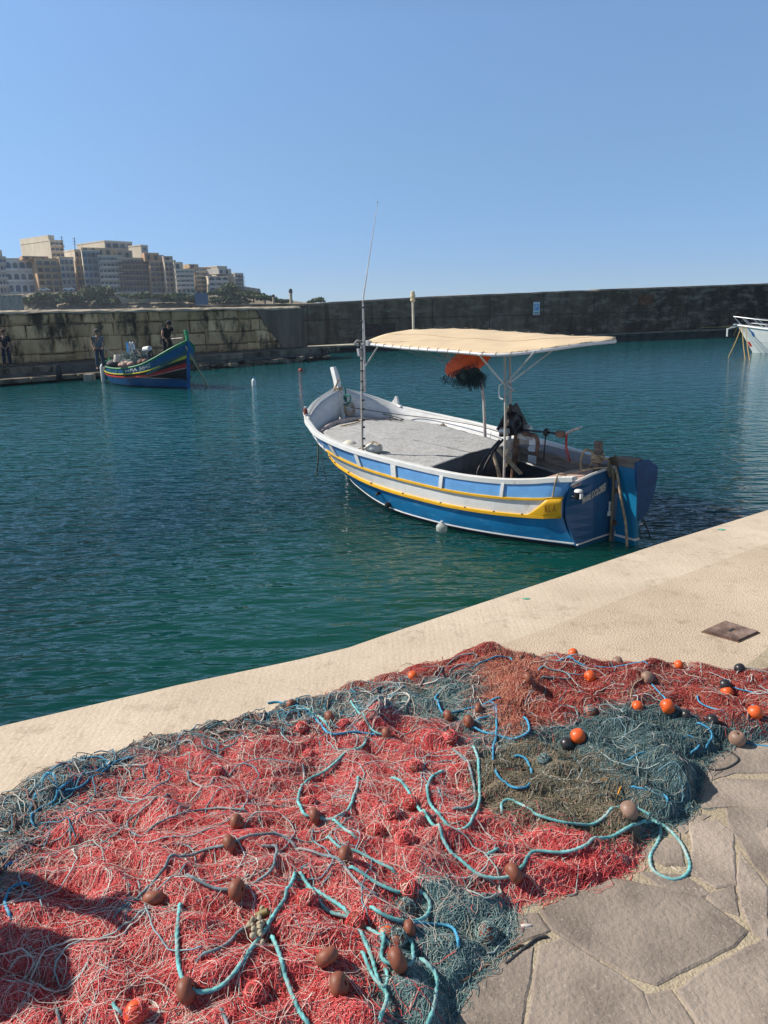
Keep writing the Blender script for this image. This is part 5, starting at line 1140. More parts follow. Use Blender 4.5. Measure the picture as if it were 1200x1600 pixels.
for sd in (1, -1):
    for t0, t1, nm, mt in bands:
        mb = MB(); H2.band(mb, t0, t1, sd, m=50, k=4 if t1 - t0 > .2 else 2); mb.build(nm, mt, lb_, smooth=True)
    # black moustache at the bow
    mb = MB(); rows = []
    for q in np.linspace(5.0, H2N, 24):
        f = ((q - 5.0) / (H2N - 5.0)) ** 1.1; rows.append([H2.P(q, t_, sd, .008) for t_ in np.linspace(.585, 0.585 + .27 * f, 4)])
    mb.grid(rows); mb.build('bow_panel', BLACKP, lb_, smooth=True)
    mb = MB(); H2.strip(mb, .335, sd, .05, .025); mb.build('rubbing_rail', mat('boat_yellow_rail', (.6, .5, .06), .5), lb_)
    mb = MB(); H2.strip(mb, .51, sd, .045, .02); mb.build('red_rail', mat('boat_red_rail', (.5, .03, .025), .5), lb_)
    mb = MB(); mb.tube(H2.line(0, sd, 60, 0), .04, 6); mb.build('gunwale_rail', GREENP, lb_, smooth=True)
    for q in (1.6, 2.2, 2.8, 3.4, 4.0, 4.6):
        mb = MB(); mb.grid([[H2.P(q + dq, t_, sd, .012) for dq in (-.03, .03)] for t_ in np.linspace(.04, .29, 3)]); mb.build('panel_post', GREENP, lb_, solid=.015)
    mb = MB(); rows = [[(p[0], p[1] - sd * min(.08, abs(p[1])), p[2] - .02), (p[0], p[1] - sd * min(.12, abs(p[1])), max(.35, p[2] - .5))] for p in H2.line(0, sd, 50, 0)]; mb.grid(rows); mb.build('inner_side', mat('inner_green', (.05, .10, .09), .7), lb_)
V, Fc = text_mesh('MFA 5842', .26, .002, .006); wid = max(v[0] for v in V); mb = MB(); vv = []
# near side of this boat faces the camera: side -1
for x, y, z in V: vv.append(H2.P(4.7 + 2.2 * x / wid, .175 - y * .85, -1, .014 + z))
mb.add(vv, Fc); mb.build('registration', mat('reg_white', (.55, .55, .5), .6), lb_)
mb = MB(); mb.bar((5.0 * KU, 0, -.3), (5.25 * KU, 0, 2.0), .09, .12, (1, 0, 0)); mb.build('stem_post', mat('stem_blue', (.01, .10, .28), .4), lb_)
mb = MB(); mb.bar((5.23 * KU, 0, 1.98), (5.16 * KU, 0, 2.42), .13, .14, (1, 0, 0)); mb.build('stem_head', GREENP, lb_, bevel=.02)
mb = MB(); mb.bar((-.2, 0, -.3), (-.38, 0, 1.1), .09, .12, (1, 0, 0)); mb.build('stern_post', GREENP, lb_)
mb = MB(); mb.grid([[(p[0], p[1] * s_, .45) for s_ in (1, 0)] for p in H2.line(.3, 1, 30, -.1)]); mb.grid([[(p[0], p[1] * s_, .45) for s_ in (1, 0)] for p in H2.line(.3, -1, 30, 0)]); mb.build('deck', GREY, lb_)
def ont(mb, name, mt, label, cat, group=None, smooth=True, p=None): return mb.build(name, mt, p, smooth=smooth, label=label, cat=cat, group=group, loc=None if p else (LO[0], LO[1], 0), rz=0 if p else LRZ)
# blue box aft, net heaps, hauler, bucket, coils
mb = MB(); mb.box((1.15, .45, 1.02), (1.3, .55, .42)); mb.box((.55, .55, 1.45), (.14, .2, .7)); ont(mb, 'wheel_box', mat('bright_blue', (.015, .17, .42), .5), 'bright blue box and post in the stern of the striped boat', 'box', smooth=False)
mb = MB()
for c_, r_ in (((1.75, -.2, .95), .38), ((2.2, -.1, 1.0), .40), ((2.0, .2, 1.15), .35), ((2.6, .05, .95), .3)):
    mb.lathe([(r_ * math.sin(a) * (1 + .1 * math.sin(5 * a)), -r_ * .7 * math.cos(a)) for a in np.linspace(0, math.pi, 10)], c_, 14)
for k_ in range(160):
    c_ = np.array([rg.uniform(1.5, 2.7), rg.uniform(-.5, .4), rg.uniform(.95, 1.40)]); mb.tube(spl([c_, c_ + rg.normal(0, .12, 3), c_ + rg.normal(0, .14, 3), c_ + rg.normal(0, .12, 3)], 3), .010, 4)
ont(mb, 'net_heap', mat('teal_grey_net', (.10, .17, .18), .9, c2=(.28, .30, .28), scale=8), 'teal grey heap of net amidships in the striped boat', 'net')
mb = MB()
for c_, r_ in (((1.6, -.45, .86), .22), ((2.0, -.5, .90), .26), ((2.35, -.45, .92), .2)): mb.lathe([(r_ * math.sin(a), -r_ * .6 * math.cos(a)) for a in np.linspace(0, math.pi, 9)], c_, 12)
ont(mb, 'sack', mat('pink_sack', (.50, .33, .27), .9), 'pinkish sack of cork lying against the near gunwale of the striped boat', 'sack')
mb = MB()
for k_ in range(6): mb.lathe([(.24 + .02 * math.sin(k_), -.035), (.27, 0), (.24, .035)], (.85 + .02 * k_, -.2, .98 + k_ * .055), 16)
ont(mb, 'rope_coil', ROPE_WHITE, 'white coiled rope in the stern of the striped boat', 'rope')
mb = MB(); mb.lathe([(.3 * math.sin(a), -.2 * math.cos(a)) for a in np.linspace(0, math.pi, 9)], (.35, -.25, .85), 12); ont(mb, 'dark_bag', GREY, 'dark grey bag in the stern end of the striped boat', 'bag')
t = empty('net_hauler', (LO[0], LO[1], 0), LRZ, 'pair of silver hauler rings with a curved arm on the striped boat', 'net hauler')
MX = Matrix.Rotation(R(90), 4, 'Y')
for dx in (0, .22):
    mb = MB(); mb.tube([(1.62 + dx, .1 + .10 * math.cos(a), 1.55 + .30 * math.sin(a)) if False else (1.62 + dx + .10 * math.cos(a), .0, 1.52 + .32 * math.sin(a)) for a in np.linspace(0, 2 * math.pi, 20)], .035, 6); mb.build('ring', ALU, t, smooth=True)
mb = MB(); mb.tube(spl([(1.9, 0, 1.1), (2.2, -.05, 1.45), (2.5, -.05, 1.35), (2.75, -.05, 1.0), (2.85, 0, .8)], 5), .05, 8); mb.build('arm', RUST, t, smooth=True)
mb = MB(); mb.cyl((2.2, -.2, 1.42), (2.2, .1, 1.42), .11, 12); mb.build('drum', BLACK, t)
t = empty('winch_post', (LO[0], LO[1], 0), LRZ, 'white drum on a dark post before the bow of the striped boat', 'winch')
mb = MB(); mb.cyl((3.15, 0, .5), (3.15, 0, 1.55), .05, 8); mb.bar((3.1, 0, 1.5), (3.4, 0, 1.5), .06, .06); mb.cyl((3.4, 0, .9), (3.4, 0, 1.55), .03, 8); mb.build('post', BLACK, t)
mb = MB(); mb.cyl((2.8, 0, 1.55), (3.25, 0, 1.60), .12, 14); mb.build('drum', WHITE, t, smooth=True)
mb = MB(); mb.lathe([(.18 * math.sin(a), -.15 * math.cos(a)) for a in np.linspace(0, math.pi, 9)], (2.85, -.25, 1.0), 12); mb.lathe([(.15 * math.sin(a), -.12 * math.cos(a)) for a in np.linspace(0, math.pi, 9)], (3.1, -.2, 1.05), 12); ont(mb, 'float_pile', mat('brownfloats', (.22, .12, .08), .7), 'brown lumps of gear beside the white winch drum on the striped boat', 'fishing gear')
# fenders
p = H2.P(1.15, .05, -1, .09); e_ = empty('fender', (LO[0], LO[1], 0), LRZ, 'long white fender hanging on the stern quarter of the striped boat', 'fender')
mb = MB(); mb.lathe([(.0, -.62), (.09, -.58), (.11, -.5), (.11, .1), (.08, .2), (.03, .26), (0, .27)], (p[0], p[1], p[2] - .28), 14); mb.build('body', WHITE, e_, smooth=True)
mb = MB(); mb.cyl((p[0], p[1], p[2] - .02), (p[0], p[1] + .08, p[2] + .1), .015, 6); mb.build('cord', ROPE_DARK, e_)
# boat pole leaning off the bow into the water
a_ = atz(325, 604, 0); b_ = aty(290, 541, LBp[1] - .35); mb = MB(); mb.tube([tuple(a_ - (b_ - a_) * .05), tuple(b_)], .035, 8)
mb.build('boat_pole', mat('pale_pole', (.45, .38, .22), .6), None, label='pale yellow pole slanting from the striped bow down into the water', cat='pole')

# ================================================================== white boat at the right edge
RB = atz(1178, 551, 0); ra_ = np.array([.80, -.60]); rrz = math.atan2(-ra_[1], -ra_[0])
MB_R = empty('motor_boat', (RB[0] + ra_[0] * 5.2, RB[1] + ra_[1] * 5.2, 0), rrz, 'white motor boat with a bow rail cut off by the right edge', 'motor boat')
G3 = [(0, 1.05, 1.25), (1, 1.12, 1.28), (2, 1.14, 1.32), (3, 1.08, 1.38), (4, .9, 1.46), (5, .6, 1.56), (5.8, .28, 1.66), (6.35, .04, 1.72)]
W3 = [(0, .95), (1, 1.0), (2, .98), (3, .85), (3.8, .6), (4.5, .35), (5.0, .15), (5.3, .02)]
H3 = Hull(G3, W3, .04, -.4); H3N = H3.n - 1
GEL = mat('gelcoat', (.62, .66, .63), .3, var=.04)
for sd in (1, -1):
    mb = MB(); H3.band(mb, 0, 1, sd, k=8); H3.band(mb, 1, 2, sd, k=4); mb.build('hull_side', GEL, MB_R, smooth=True)
    mb = MB(); mb.tube(H3.line(.02, sd, 50, .01), .055, 8); mb.build('gunwale', WHITE, MB_R, smooth=True)
    mb = MB(); H3.strip(mb, .55, sd, .03, .015, q0=0, q1=6.5); mb.build('spray_rail', GEL, MB_R)
    # bow rail
    base = H3.line(0, sd, 60, -.08, q0=3); topl = [p + np.array([.32 + .0 * i, sd * .02, .52]) for i, p in enumerate(base)]
    mb = MB(); mb.tube(topl, .022, 8)
    for i in (2, 16, 30, 44, 57): mb.tube([base[max(0, i - 6)], topl[i]], .018, 6)
    midl = [p + np.array([.14, sd * .01, .24]) for p in base[:36]]; mb.tube(midl, .016, 6); mb.build('bow_rail', ALU, MB_R, smooth=True)
mb = MB(); mb.grid([[(p[0], p[1] * s_, p[2] - .03 + .06 * (1 - s_ * s_)) for s_ in np.linspace(-1, 1, 7)] for p in H3.line(0, 1, 40, -.05)]); mb.build('deck', GEL, MB_R, smooth=True)
mb = MB(); mb.grid([[(0, b, z) for b in (-1, 0, 1)] for z in (-.3, 1.25)]); mb.build('transom', GEL, MB_R, solid=.05)
mb = MB(); mb.prism([(.8, -.8), (3.1, -.7), (3.7, -.3), (3.7, .3), (3.1, .7), (.8, .8)], 1.28, 1.75); mb.build('cabin', GEL, MB_R, bevel=.08)
mb = MB(); p = H3.P(H3N - .95, .28, 1, .012)
MR = mat('blue_mark', (.02, .14, .36), .5)
sdn = 1 if True else -1
for sd in (1, -1):
    mb = MB(); c_ = [(math.cos(a) * .14, math.sin(a) * .14) for a in np.linspace(0, 6.28, 15)[:-1]]
    q0 = 5.6
    V_ = [H3.P(q0 + x * 1.0, .30 - z * .8, sd, .012) for x, z in c_]; mb.add(V_, [tuple(range(len(V_)))])
    c2 = [(-.02, .1), (.08, .2), (.2, .24), (.16, .12), (.05, .05)]; V_ = [H3.P(q0 + x * 1.1, .30 - z * .9, sd, .014) for x, z in c2]; mb.add(V_, [tuple(range(len(V_)))])
    mb.build('dolphin_mark', MR, MB_R)
    mb = MB(); mb.grid([[H3.P(q, t_, sd, .012) for q in np.linspace(6.35, 6.85, 4)] for t_ in (.62, .80)]); mb.build('red_stripe', REDP, MB_R)
mb = MB(); mb.box((6.35, 0, 1.74), (.5, .22, .06)); mb.lathe([(.0, -.05), (.07, -.05), (.07, .05), (0, .05)], (6.5, 0, 1.72), 12, Matrix.Rotation(R(90), 4, 'X')); mb.build('anchor_roller', ALU, MB_R, bevel=.01)
mb = MB(); mb.bar((6.2, 0, 1.66), (6.95, 0, 1.45), .05, .05); mb.bar((6.93, 0, 1.50), (6.90, 0, .98), .05, .10); mb.bar((6.6, 0, 1.62), (6.85, .2, 1.45), .05, .05); mb.build('anchor', WHITE, MB_R, bevel=.01)
MBm = Matrix.Translation(MB_R.location) @ Matrix.Rotation(rrz, 4, 'Z')
for i, (a, b, lb) in enumerate((((6.1, -.1, 1.66), (1137, 566), 'yellow bow line of the white boat, leftmost of three entering the water'), ((6.05, .1, 1.66), (1165, 570), 'middle yellow bow line of the white boat'), ((5.8, .25, 1.6), (1172, 571), 'rightmost yellow bow line of the white boat'))):
    w0 = MBm @ Vector(a); w1 = Vector(atz(b[0], b[1] - 8, 0)); mb = MB(); mb.tube(spl([tuple(w0 + Vector((0, 0, .02))), tuple((w0 * .55 + w1 * .45) + Vector((0, 0, -.18))), tuple(w1 - Vector((0, 0, .1)))], 6), .028, 6)
    mb.build('bow_line', ROPE_YEL, None, smooth=True, label=lb, cat='rope', group='bow lines of the white boat')

# ================================================================== people
def skin_mesh(name, verts, edges, radii, mt, parent, sub=1, root=0, label=None):
    me = bpy.data.meshes.new(name); me.from_pydata([tuple(v) for v in verts], edges, []); o = bpy.data.objects.new(name, me); col.objects.link(o)
    md = o.modifiers.new('k', 'SKIN'); md.use_smooth_shade = True
    for i, r_ in enumerate(radii):
        sv = me.skin_vertices[0].data[i]; sv.radius = (r_, r_) if not hasattr(r_, '__len__') else r_; sv.use_root = (i == root)
    s_ = o.modifiers.new('s', 'SUBSURF'); s_.levels = sub; s_.render_levels = sub
    dg = bpy.context.evaluated_depsgraph_get(); ev = o.evaluated_get(dg); nm = bpy.data.meshes.new_from_object(ev); bpy.data.objects.remove(o)
    nm.materials.clear(); nm.materials.append(mt)
    for p in nm.polygons: p.use_smooth = True
    ob = bpy.data.objects.new(name, nm); col.objects.link(ob); ob.parent = parent
    if label: ob['label'] = label
    return ob
def person(loc, rz, label, J, shirt, trousers, hair=None, cap=None, shoes=BLACKP, sleeve=.5):
    """J: joints in metres in the person's frame, facing +x; keys pelvis chest neck head l/r: sh el ha hip kn an toe"""
    e_ = empty('person', loc, rz, label, 'person'); J = {k: np.array(v, float) for k, v in J.items()}
    V = []; E = []; Rr = []
    def v(p, r_): V.append(np.array(p, float)); Rr.append(r_); return len(V) - 1
    pel = v(J['pelvis'], (.15, .11)); mid = v((J['pelvis'] * .5 + J['chest'] * .5), (.14, .10)); ch = v(J['chest'], (.165, .11)); nk = v(J['neck'], .055)
    hd0 = J['head']; hdir = hd0 - J['neck']; hdir /= np.linalg.norm(hdir)
    n2 = v(J['neck'] + hdir * .05, .055); chin = v(hd0 - hdir * .05 + np.array([.015, 0, 0]), .075); hd = v(hd0 + hdir * .03, .098); tp2 = v(hd0 + hdir * .10, .075)
    E += [(pel, mid), (mid, ch), (ch, nk), (nk, n2), (n2, chin), (chin, hd), (hd, tp2)]
    fd = np.array([1, 0, 0]) - hdir * hdir[0]; fd /= np.linalg.norm(fd); nose = v(hd0 + fd * .11 - hdir * .0, .014); E.append((chin, nose))
    sdv = np.cross(hdir, fd)
    for s_, sd in (('l', 1), ('r', -1)):
        a = v(J[s_ + 'sh'], .062); b = v(J[s_ + 'el'], .043); c = v(J[s_ + 'ha'] - (J[s_ + 'ha'] - J[s_ + 'el']) * .14, .028); d = v(J[s_ + 'ha'] + (J[s_ + 'ha'] - J[s_ + 'el']) * .12, (.038, .016))
        E += [(ch, a), (a, b), (b, c), (c, d)]
        hv = J[s_ + 'ha'] - J[s_ + 'el']; hv /= np.linalg.norm(hv); lat = np.cross(hv, [0, 0, 1.0]); lat = lat / (np.linalg.norm(lat) + 1e-6)
        pd = V[d]
        for i, off in enumerate((-.030, -.010, .010, .030)):
            L = (.06, .075, .08, .065)[i]; f1 = v(pd + hv * .035 + lat * off, .0095); f2 = v(pd + hv * (.035 + L * .55) + lat * off * 1.1 + np.array([0, 0, -.015]), .0085); f3 = v(pd + hv * (.03 + L * .8) + lat * off * 1.1 + np.array([0, 0, -.042]), .0075)
            E += [(d, f1), (f1, f2), (f2, f3)]
        t1 = v(pd + lat * -.045 * sd + hv * .0, .0105); t2 = v(pd + lat * -.055 * sd + hv * .04 + np.array([0, 0, -.02]), .009); E += [(d, t1), (t1, t2)]
        h = v(J[s_ + 'hip'], .095); kn = v(J[s_ + 'kn'], .062); an = v(J[s_ + 'an'], .042); to = v(J[s_ + 'toe'], (.045, .03)); E += [(pel, h), (h, kn), (kn, an), (an, to)]
    skin_mesh('body', V, E, Rr, SKIN, e_)
    # clothes
    P = [J['pelvis'] - [0, 0, .06], J['pelvis'] * .5 + J['chest'] * .5, J['chest'], J['neck'] - (J['neck'] - J['chest']) * .25]; rr = [(.178, .135), (.168, .125), (.19, .135), (.085, .08)]; ed = [(0, 1), (1, 2), (2, 3)]
    for s_ in 'lr':
        k = len(P); el = J[s_ + 'sh'] + (J[s_ + 'el'] - J[s_ + 'sh']) * (sleeve if sleeve <= 1 else 1); P += [J[s_ + 'sh'], el]; rr += [.083, .07]; ed += [(2, k), (k, k + 1)]
        if sleeve > 1: P += [J[s_ + 'el'] + (J[s_ + 'ha'] - J[s_ + 'el']) * (sleeve - 1)]; rr += [.05]; ed += [(k + 1, k + 2)]
    skin_mesh('shirt', P, ed, rr, shirt, e_)
    P = [J['pelvis'] + [0, 0, .03]]; rr = [(.175, .13)]; ed = []
    for s_ in 'lr':
        k = len(P); P += [J[s_ + 'hip'], J[s_ + 'kn'], J[s_ + 'an'] + [0, 0, .04]]; rr += [.112, .085, .068]; ed += [(0, k), (k, k + 1), (k + 1, k + 2)]
    skin_mesh('trousers', P, ed, rr, trousers, e_)
    for s_ in 'lr': skin_mesh('shoe', [J[s_ + 'an'] + [-.03, 0, -.03], J[s_ + 'toe'] + [.02, 0, .0]], [(0, 1)], [(.055, .05), (.055, .04)], shoes, e_)
    for sd in (1, -1):
        mb = MB(); c_ = hd0 + fd * .092 + sdv * .033 * sd + hdir * .025; mb.lathe([(.011 * math.sin(a), -.011 * math.cos(a)) for a in np.linspace(0, math.pi, 6)], c_, 8); mb.build('eye', BLACKP, e_)
        mb = MB(); c_ = hd0 + sdv * .098 * sd; mb.lathe([(.022 * math.sin(a), -.032 * math.cos(a)) for a in np.linspace(0, math.pi, 6)], c_, 8); mb.build('ear', SKIN, e_)
    mb = MB(); c_ = hd0 + fd * .088 - hdir * .045; mb.box(c_, (.012, .05, .01)); mb.build('mouth', mat('lips', (.22, .09, .07), .6), e_)
    if hair or cap:
        c_ = hd0 + hdir * .05 - fd * .015; mb = MB(); M_ = Matrix.Translation(c_) @ Vector(hdir).to_track_quat('Z', 'Y').to_matrix().to_4x4()
        mb.lathe([(.118 * math.cos(a), .10 * math.sin(a)) for a in np.linspace(-.35, math.pi / 2, 9)], (0, 0, 0), 16, M_); mb.build('cap' if cap else 'hair', cap or hair, e_, smooth=True)
        if cap: mb = MB(); mb.box(c_ + fd * .14 + hdir * .0, (.12, .15, .012)); mb.build('cap_visor', cap, e_)
    return e_
NAVY = mat('navy_cloth', (.012, .016, .028), .9); JEANS = mat('dark_jeans', (.018, .026, .05), .9); GREYSH = mat('grey_blue_tshirt', (.13, .155, .19), .9); GREYTR = mat('grey_trousers', (.06, .07, .10), .9)
BLKSH = mat('black_tshirt', (.012, .014, .017), .9); DKTR = mat('dark_shorts', (.015, .015, .02), .9)
HAIRG = mat('grey_hair', (.12, .10, .09), .9); HAIRB = mat('brown_hair', (.10, .045, .03), .9); CAPD = mat('dark_cap', (.02, .022, .03), .9)
stand = dict(pelvis=(0, 0, .95), chest=(.0, 0, 1.28), neck=(.0, 0, 1.47), head=(.02, 0, 1.62), lsh=(0, .19, 1.38), lel=(.0, .25, 1.12), lha=(.12, .22, .92), rsh=(0, -.19, 1.38), rel=(-.02, -.26, 1.12), rha=(.10, -.2, .92),
             lhip=(0, .10, .88), lkn=(.02, .12, .48), lan=(0, .13, .09), ltoe=(.14, .15, .04), rhip=(0, -.10, .88), rkn=(.03, -.12, .48), ran=(0, -.14, .09), rtoe=(.14, -.16, .04))
def place_person(px, py_feet, z, rz, label, J, *a, **k): p = atz(px, py_feet, z); return person(tuple(p), rz, label, J, *a, **k)
place_person(13, 574, .74, R(-75), 'person in dark shirt and jeans standing on the pier walkway at the left edge', stand, NAVY, JEANS, hair=HAIRB, sleeve=.9)
J2 = dict(stand); J2.update(lha=(.32, .12, .98), lel=(.08, .26, 1.10), rha=(.18, -.22, .90), chest=(.02, 0, 1.28))
place_person(158, 578, .74, R(-60), 'person in a grey blue shirt on the pier holding a line to the striped boat', J2, GREYSH, GREYTR, hair=HAIRG)
J3 = dict(pelvis=(-.08, 0, .95), chest=(.12, 0, 1.24), neck=(.24, 0, 1.40), head=(.31, 0, 1.53), lsh=(.14, .19, 1.34), lel=(.26, .27, 1.08), lha=(.46, .12, .95), rsh=(.14, -.19, 1.34), rel=(.2, -.30, 1.08), rha=(.36, -.2, .86),
          lhip=(-.08, .10, .88), lkn=(.06, .14, .50), lan=(-.04, .16, .09), ltoe=(.10, .18, .04), rhip=(-.08, -.10, .88), rkn=(.0, -.14, .48), ran=(-.12, -.16, .09), rtoe=(.02, -.18, .04))
pb2_ = H2.P(H2.qu(3.95) if False else float(np.interp(4.0, H2.GS[:, 0], H2.par)), 0, 1)
wpp = Matrix.Translation((LO[0], LO[1], 0)) @ Matrix.Rotation(LRZ, 4, 'Z') @ Vector((4.45, .15, 1.12))
person(tuple(wpp), R(-50), 'person in a black shirt and cap leaning over the bow of the striped boat', J3, BLKSH, DKTR, cap=CAPD)
mb = MB(); mb.box((4.45, .1, 1.06), (1.0, 1.3, .06)); mb.build('fore_deck', GREY, lb_)
# lines held by the two fishermen
a_ = Vector(atz(158, 578, .74)) + Matrix.Rotation(R(-60), 3, 'Z') @ Vector((.32, .12, .98)); b_ = Matrix.Translation((LO[0], LO[1], 0)) @ Matrix.Rotation(LRZ, 4, 'Z') @ Vector((.8, .3, 1.22))
mb = MB(); mb.tube(spl([tuple(a_), tuple((a_ + b_) / 2 - Vector((0, 0, .16))), tuple(b_)], 6), .02, 6); mb.build('line', ROPE_WHITE, None, label='pale line held by the person in the grey blue shirt', cat='rope')
a_ = wpp + Matrix.Rotation(R(-50), 3, 'Z') @ Vector((.42, -.03, .92)); b_ = Matrix.Translation((LO[0], LO[1], 0)) @ Matrix.Rotation(LRZ, 4, 'Z') @ Vector((5.85, 0, 2.1))
mb = MB(); mb.tube([tuple(a_), tuple(b_)], .016, 6); mb.build('line', ROPE_WHITE, None, label='pale line from the hands of the person in black to the striped bow', cat='rope')
# net mender sitting just outside the left edge, whose shadow falls over the heap
J4 = dict(pelvis=(-.05, 0, .36), chest=(.06, 0, .66), neck=(.14, 0, .82), head=(.20, 0, .96), lsh=(.08, .20, .74), lel=(.28, .26, .60), lha=(.68, .10, .72), rsh=(.08, -.20, .74), rel=(.26, -.30, .52), rha=(.62, -.16, .56),
          lhip=(-.02, .11, .32), lkn=(.32, .22, .40), lan=(.26, .22, .08), ltoe=(.40, .24, .04), rhip=(-.02, -.11, .32), rkn=(.30, -.24, .38), ran=(.24, -.24, .08), rtoe=(.38, -.26, .04))
person((-2.14, 1.62, QZ), R(0), 'person sitting beside the left end of the net heap, reaching over it', J4, NAVY, JEANS, cap=CAPD, sleeve=1.9)
mb = MB(); mb.box((0, 0, .12), (.38, .36, .24)); mb.build('crate', PALEWOOD, None, bevel=.01, label='low wooden crate under the sitting person at the left', cat='crate', loc=(-2.19, 1.62, QZ))

# thin sea air between the camera and the town
mb = MB(); mb.box((0, 700, 32), (1900, 1600, 72)); hz_ = mb.build('haze', [], kind='stuff')
hm = bpy.data.materials.new('haze_air'); hm.use_nodes = True; t_ = hm.node_tree; t_.nodes.clear(); pv_ = t_.nodes.new('ShaderNodeVolumePrincipled'); ho = t_.nodes.new('ShaderNodeOutputMaterial')
pv_.inputs['Color'].default_value = (.80, .88, 1, 1); pv_.inputs['Density'].default_value = .00024; pv_.inputs['Anisotropy'].default_value = .2; t_.links.new(pv_.outputs[0], ho.inputs['Volume']); hz_.data.materials.append(hm)

# ================================================================== net heap on the quay
def poly_w(pts, z=QZ + .05): return np.array([atz(x, y, z)[:2] for x, y in pts])
def inside(P, X, Y):
    c = np.zeros(X.shape, bool); n = len(P)
    for i in range(n):
        x1, y1 = P[i]; x2, y2 = P[(i + 1) % n]
        if y1 == y2: continue
        c ^= ((y1 > Y) != (y2 > Y)) & (X < (x2 - x1) * (Y - y1) / (y2 - y1) + x1)
    return c
def edist(P, X, Y):
    d = np.full(X.shape, 9.0); n = len(P)
    for i in range(n):
        a = P[i]; b = P[(i + 1) % n]; e = b - a; L2 = e @ e + 1e-12; t = np.clip(((X - a[0]) * e[0] + (Y - a[1]) * e[1]) / L2, 0, 1)
        d = np.minimum(d, np.hypot(X - a[0] - t * e[0], Y - a[1] - t * e[1]))
    return d
# outline of the whole heap on the quay (continues outside the frame at the left and below)
OUT = poly_w([(-330, 1330), (-120, 1290), (0, 1245), (60, 1195), (150, 1178), (270, 1140), (350, 1130), (420, 1108), (480, 1085), (540, 1070), (620, 1045), (720, 1020), (800, 1020), (900, 1022), (1000, 1033), (1100, 1040), (1200, 1046), (1290, 1060), (1290, 1140),
              (1200, 1148), (1130, 1160), (1095, 1200), (1085, 1250), (1060, 1280), (1005, 1305), (1000, 1340), (960, 1372), (880, 1395), (800, 1402), (805, 1450), (790, 1480), (730, 1530), (700, 1590), (660, 1680), (500, 1860), (-300, 1860), (-420, 1500)], QZ + .02)
GX0, GY0, GS = -2.4, .75, .01; NXg, NYg = 450, 330
gx = GX0 + np.arange(NXg) * GS; gy = GY0 + np.arange(NYg) * GS; GXX, GYY = np.meshgrid(gx, gy, indexing='ij')
ins = inside(OUT, GXX, GYY); ed_ = edist(OUT, GXX, GYY); sdist = np.where(ins, ed_, -ed_)
Hh = .052 * (1 - np.exp(-np.clip(sdist, 0, None) / .07))
hr = np.random.default_rng(12)
for k_ in range(170):
    cx, cy = hr.uniform(GX0, GX0 + 4.4), hr.uniform(GY0, GY0 + 3.2); s1 = hr.uniform(.03, .14); a = hr.uniform(0, 3.14); s2 = s1 * hr.uniform(.4, 1); am = hr.uniform(-.02, .042) * (s1 / .09) ** .6
    u = (GXX - cx) * math.cos(a) + (GYY - cy) * math.sin(a); v_ = -(GXX - cx) * math.sin(a) + (GYY - cy) * math.cos(a); Hh += 1.5 * am * np.exp(-(u / s1) ** 2 - (v_ / s2) ** 2)
cA = atz(300, 1400, QZ + .1)[:2]; Hh += .07 * np.exp(-((GXX - cA[0]) / .5) ** 2 - ((GYY - cA[1]) / .42) ** 2)
cA = atz(960, 1180, QZ + .05)[:2]; Hh += .015 * np.exp(-((GXX - cA[0]) / .22) ** 2 - ((GYY - cA[1]) / .12) ** 2)
# long folds
for (a, wl, am) in ((.5, .17, .009), (.1, .11, .008), (1.1, .21, .009), (-.3, .075, .004), (.2, .06, .004)):
    ph = GXX * math.sin(a) + GYY * math.cos(a) + .03 * np.sin(GXX * 9) + .02 * np.sin(GYY * 13 + GXX * 5); Hh += am * np.sin(ph / wl * 6.28)
fall = np.clip(sdist / .035, 0, 1); fall = fall * fall * (3 - 2 * fall); Hh = np.clip(Hh, .004, None) * fall
GHx, GHy = np.gradient(Hh)
for _ in range(3):
    GHx = (GHx + np.roll(GHx, 1, 0) + np.roll(GHx, -1, 0) + np.roll(GHx, 1, 1) + np.roll(GHx, -1, 1)) / 5; GHy = (GHy + np.roll(GHy, 1, 0) + np.roll(GHy, -1, 0) + np.roll(GHy, 1, 1) + np.roll(GHy, -1, 1)) / 5
def drape(X, Y):
    i = np.clip((X - GX0) / GS, 0, NXg - 1).astype(int); j = np.clip((Y - GY0) / GS, 0, NYg - 1).astype(int)
    return np.arctan2(-GHx[i, j], GHy[i, j])
def hgt(X, Y):
    fx = np.clip((np.asarray(X) - GX0) / GS, 0, NXg - 1.001); fy = np.clip((np.asarray(Y) - GY0) / GS, 0, NYg - 1.001); i = fx.astype(int); j = fy.astype(int); u = fx - i; v_ = fy - j
    return (Hh[i, j] * (1 - u) * (1 - v_) + Hh[i + 1, j] * u * (1 - v_) + Hh[i, j + 1] * (1 - u) * v_ + Hh[i + 1, j + 1] * u * v_)
def on_net(px, py, dz=0.0):
    z = QZ + .05
    for _ in range(8):
        p = atz(px, py, z); z = .5 * z + .5 * (QZ + float(hgt(p[0], p[1])) + dz)
    p = atz(px, py, z); return np.array([p[0], p[1], QZ + float(hgt(p[0], p[1])) + dz])

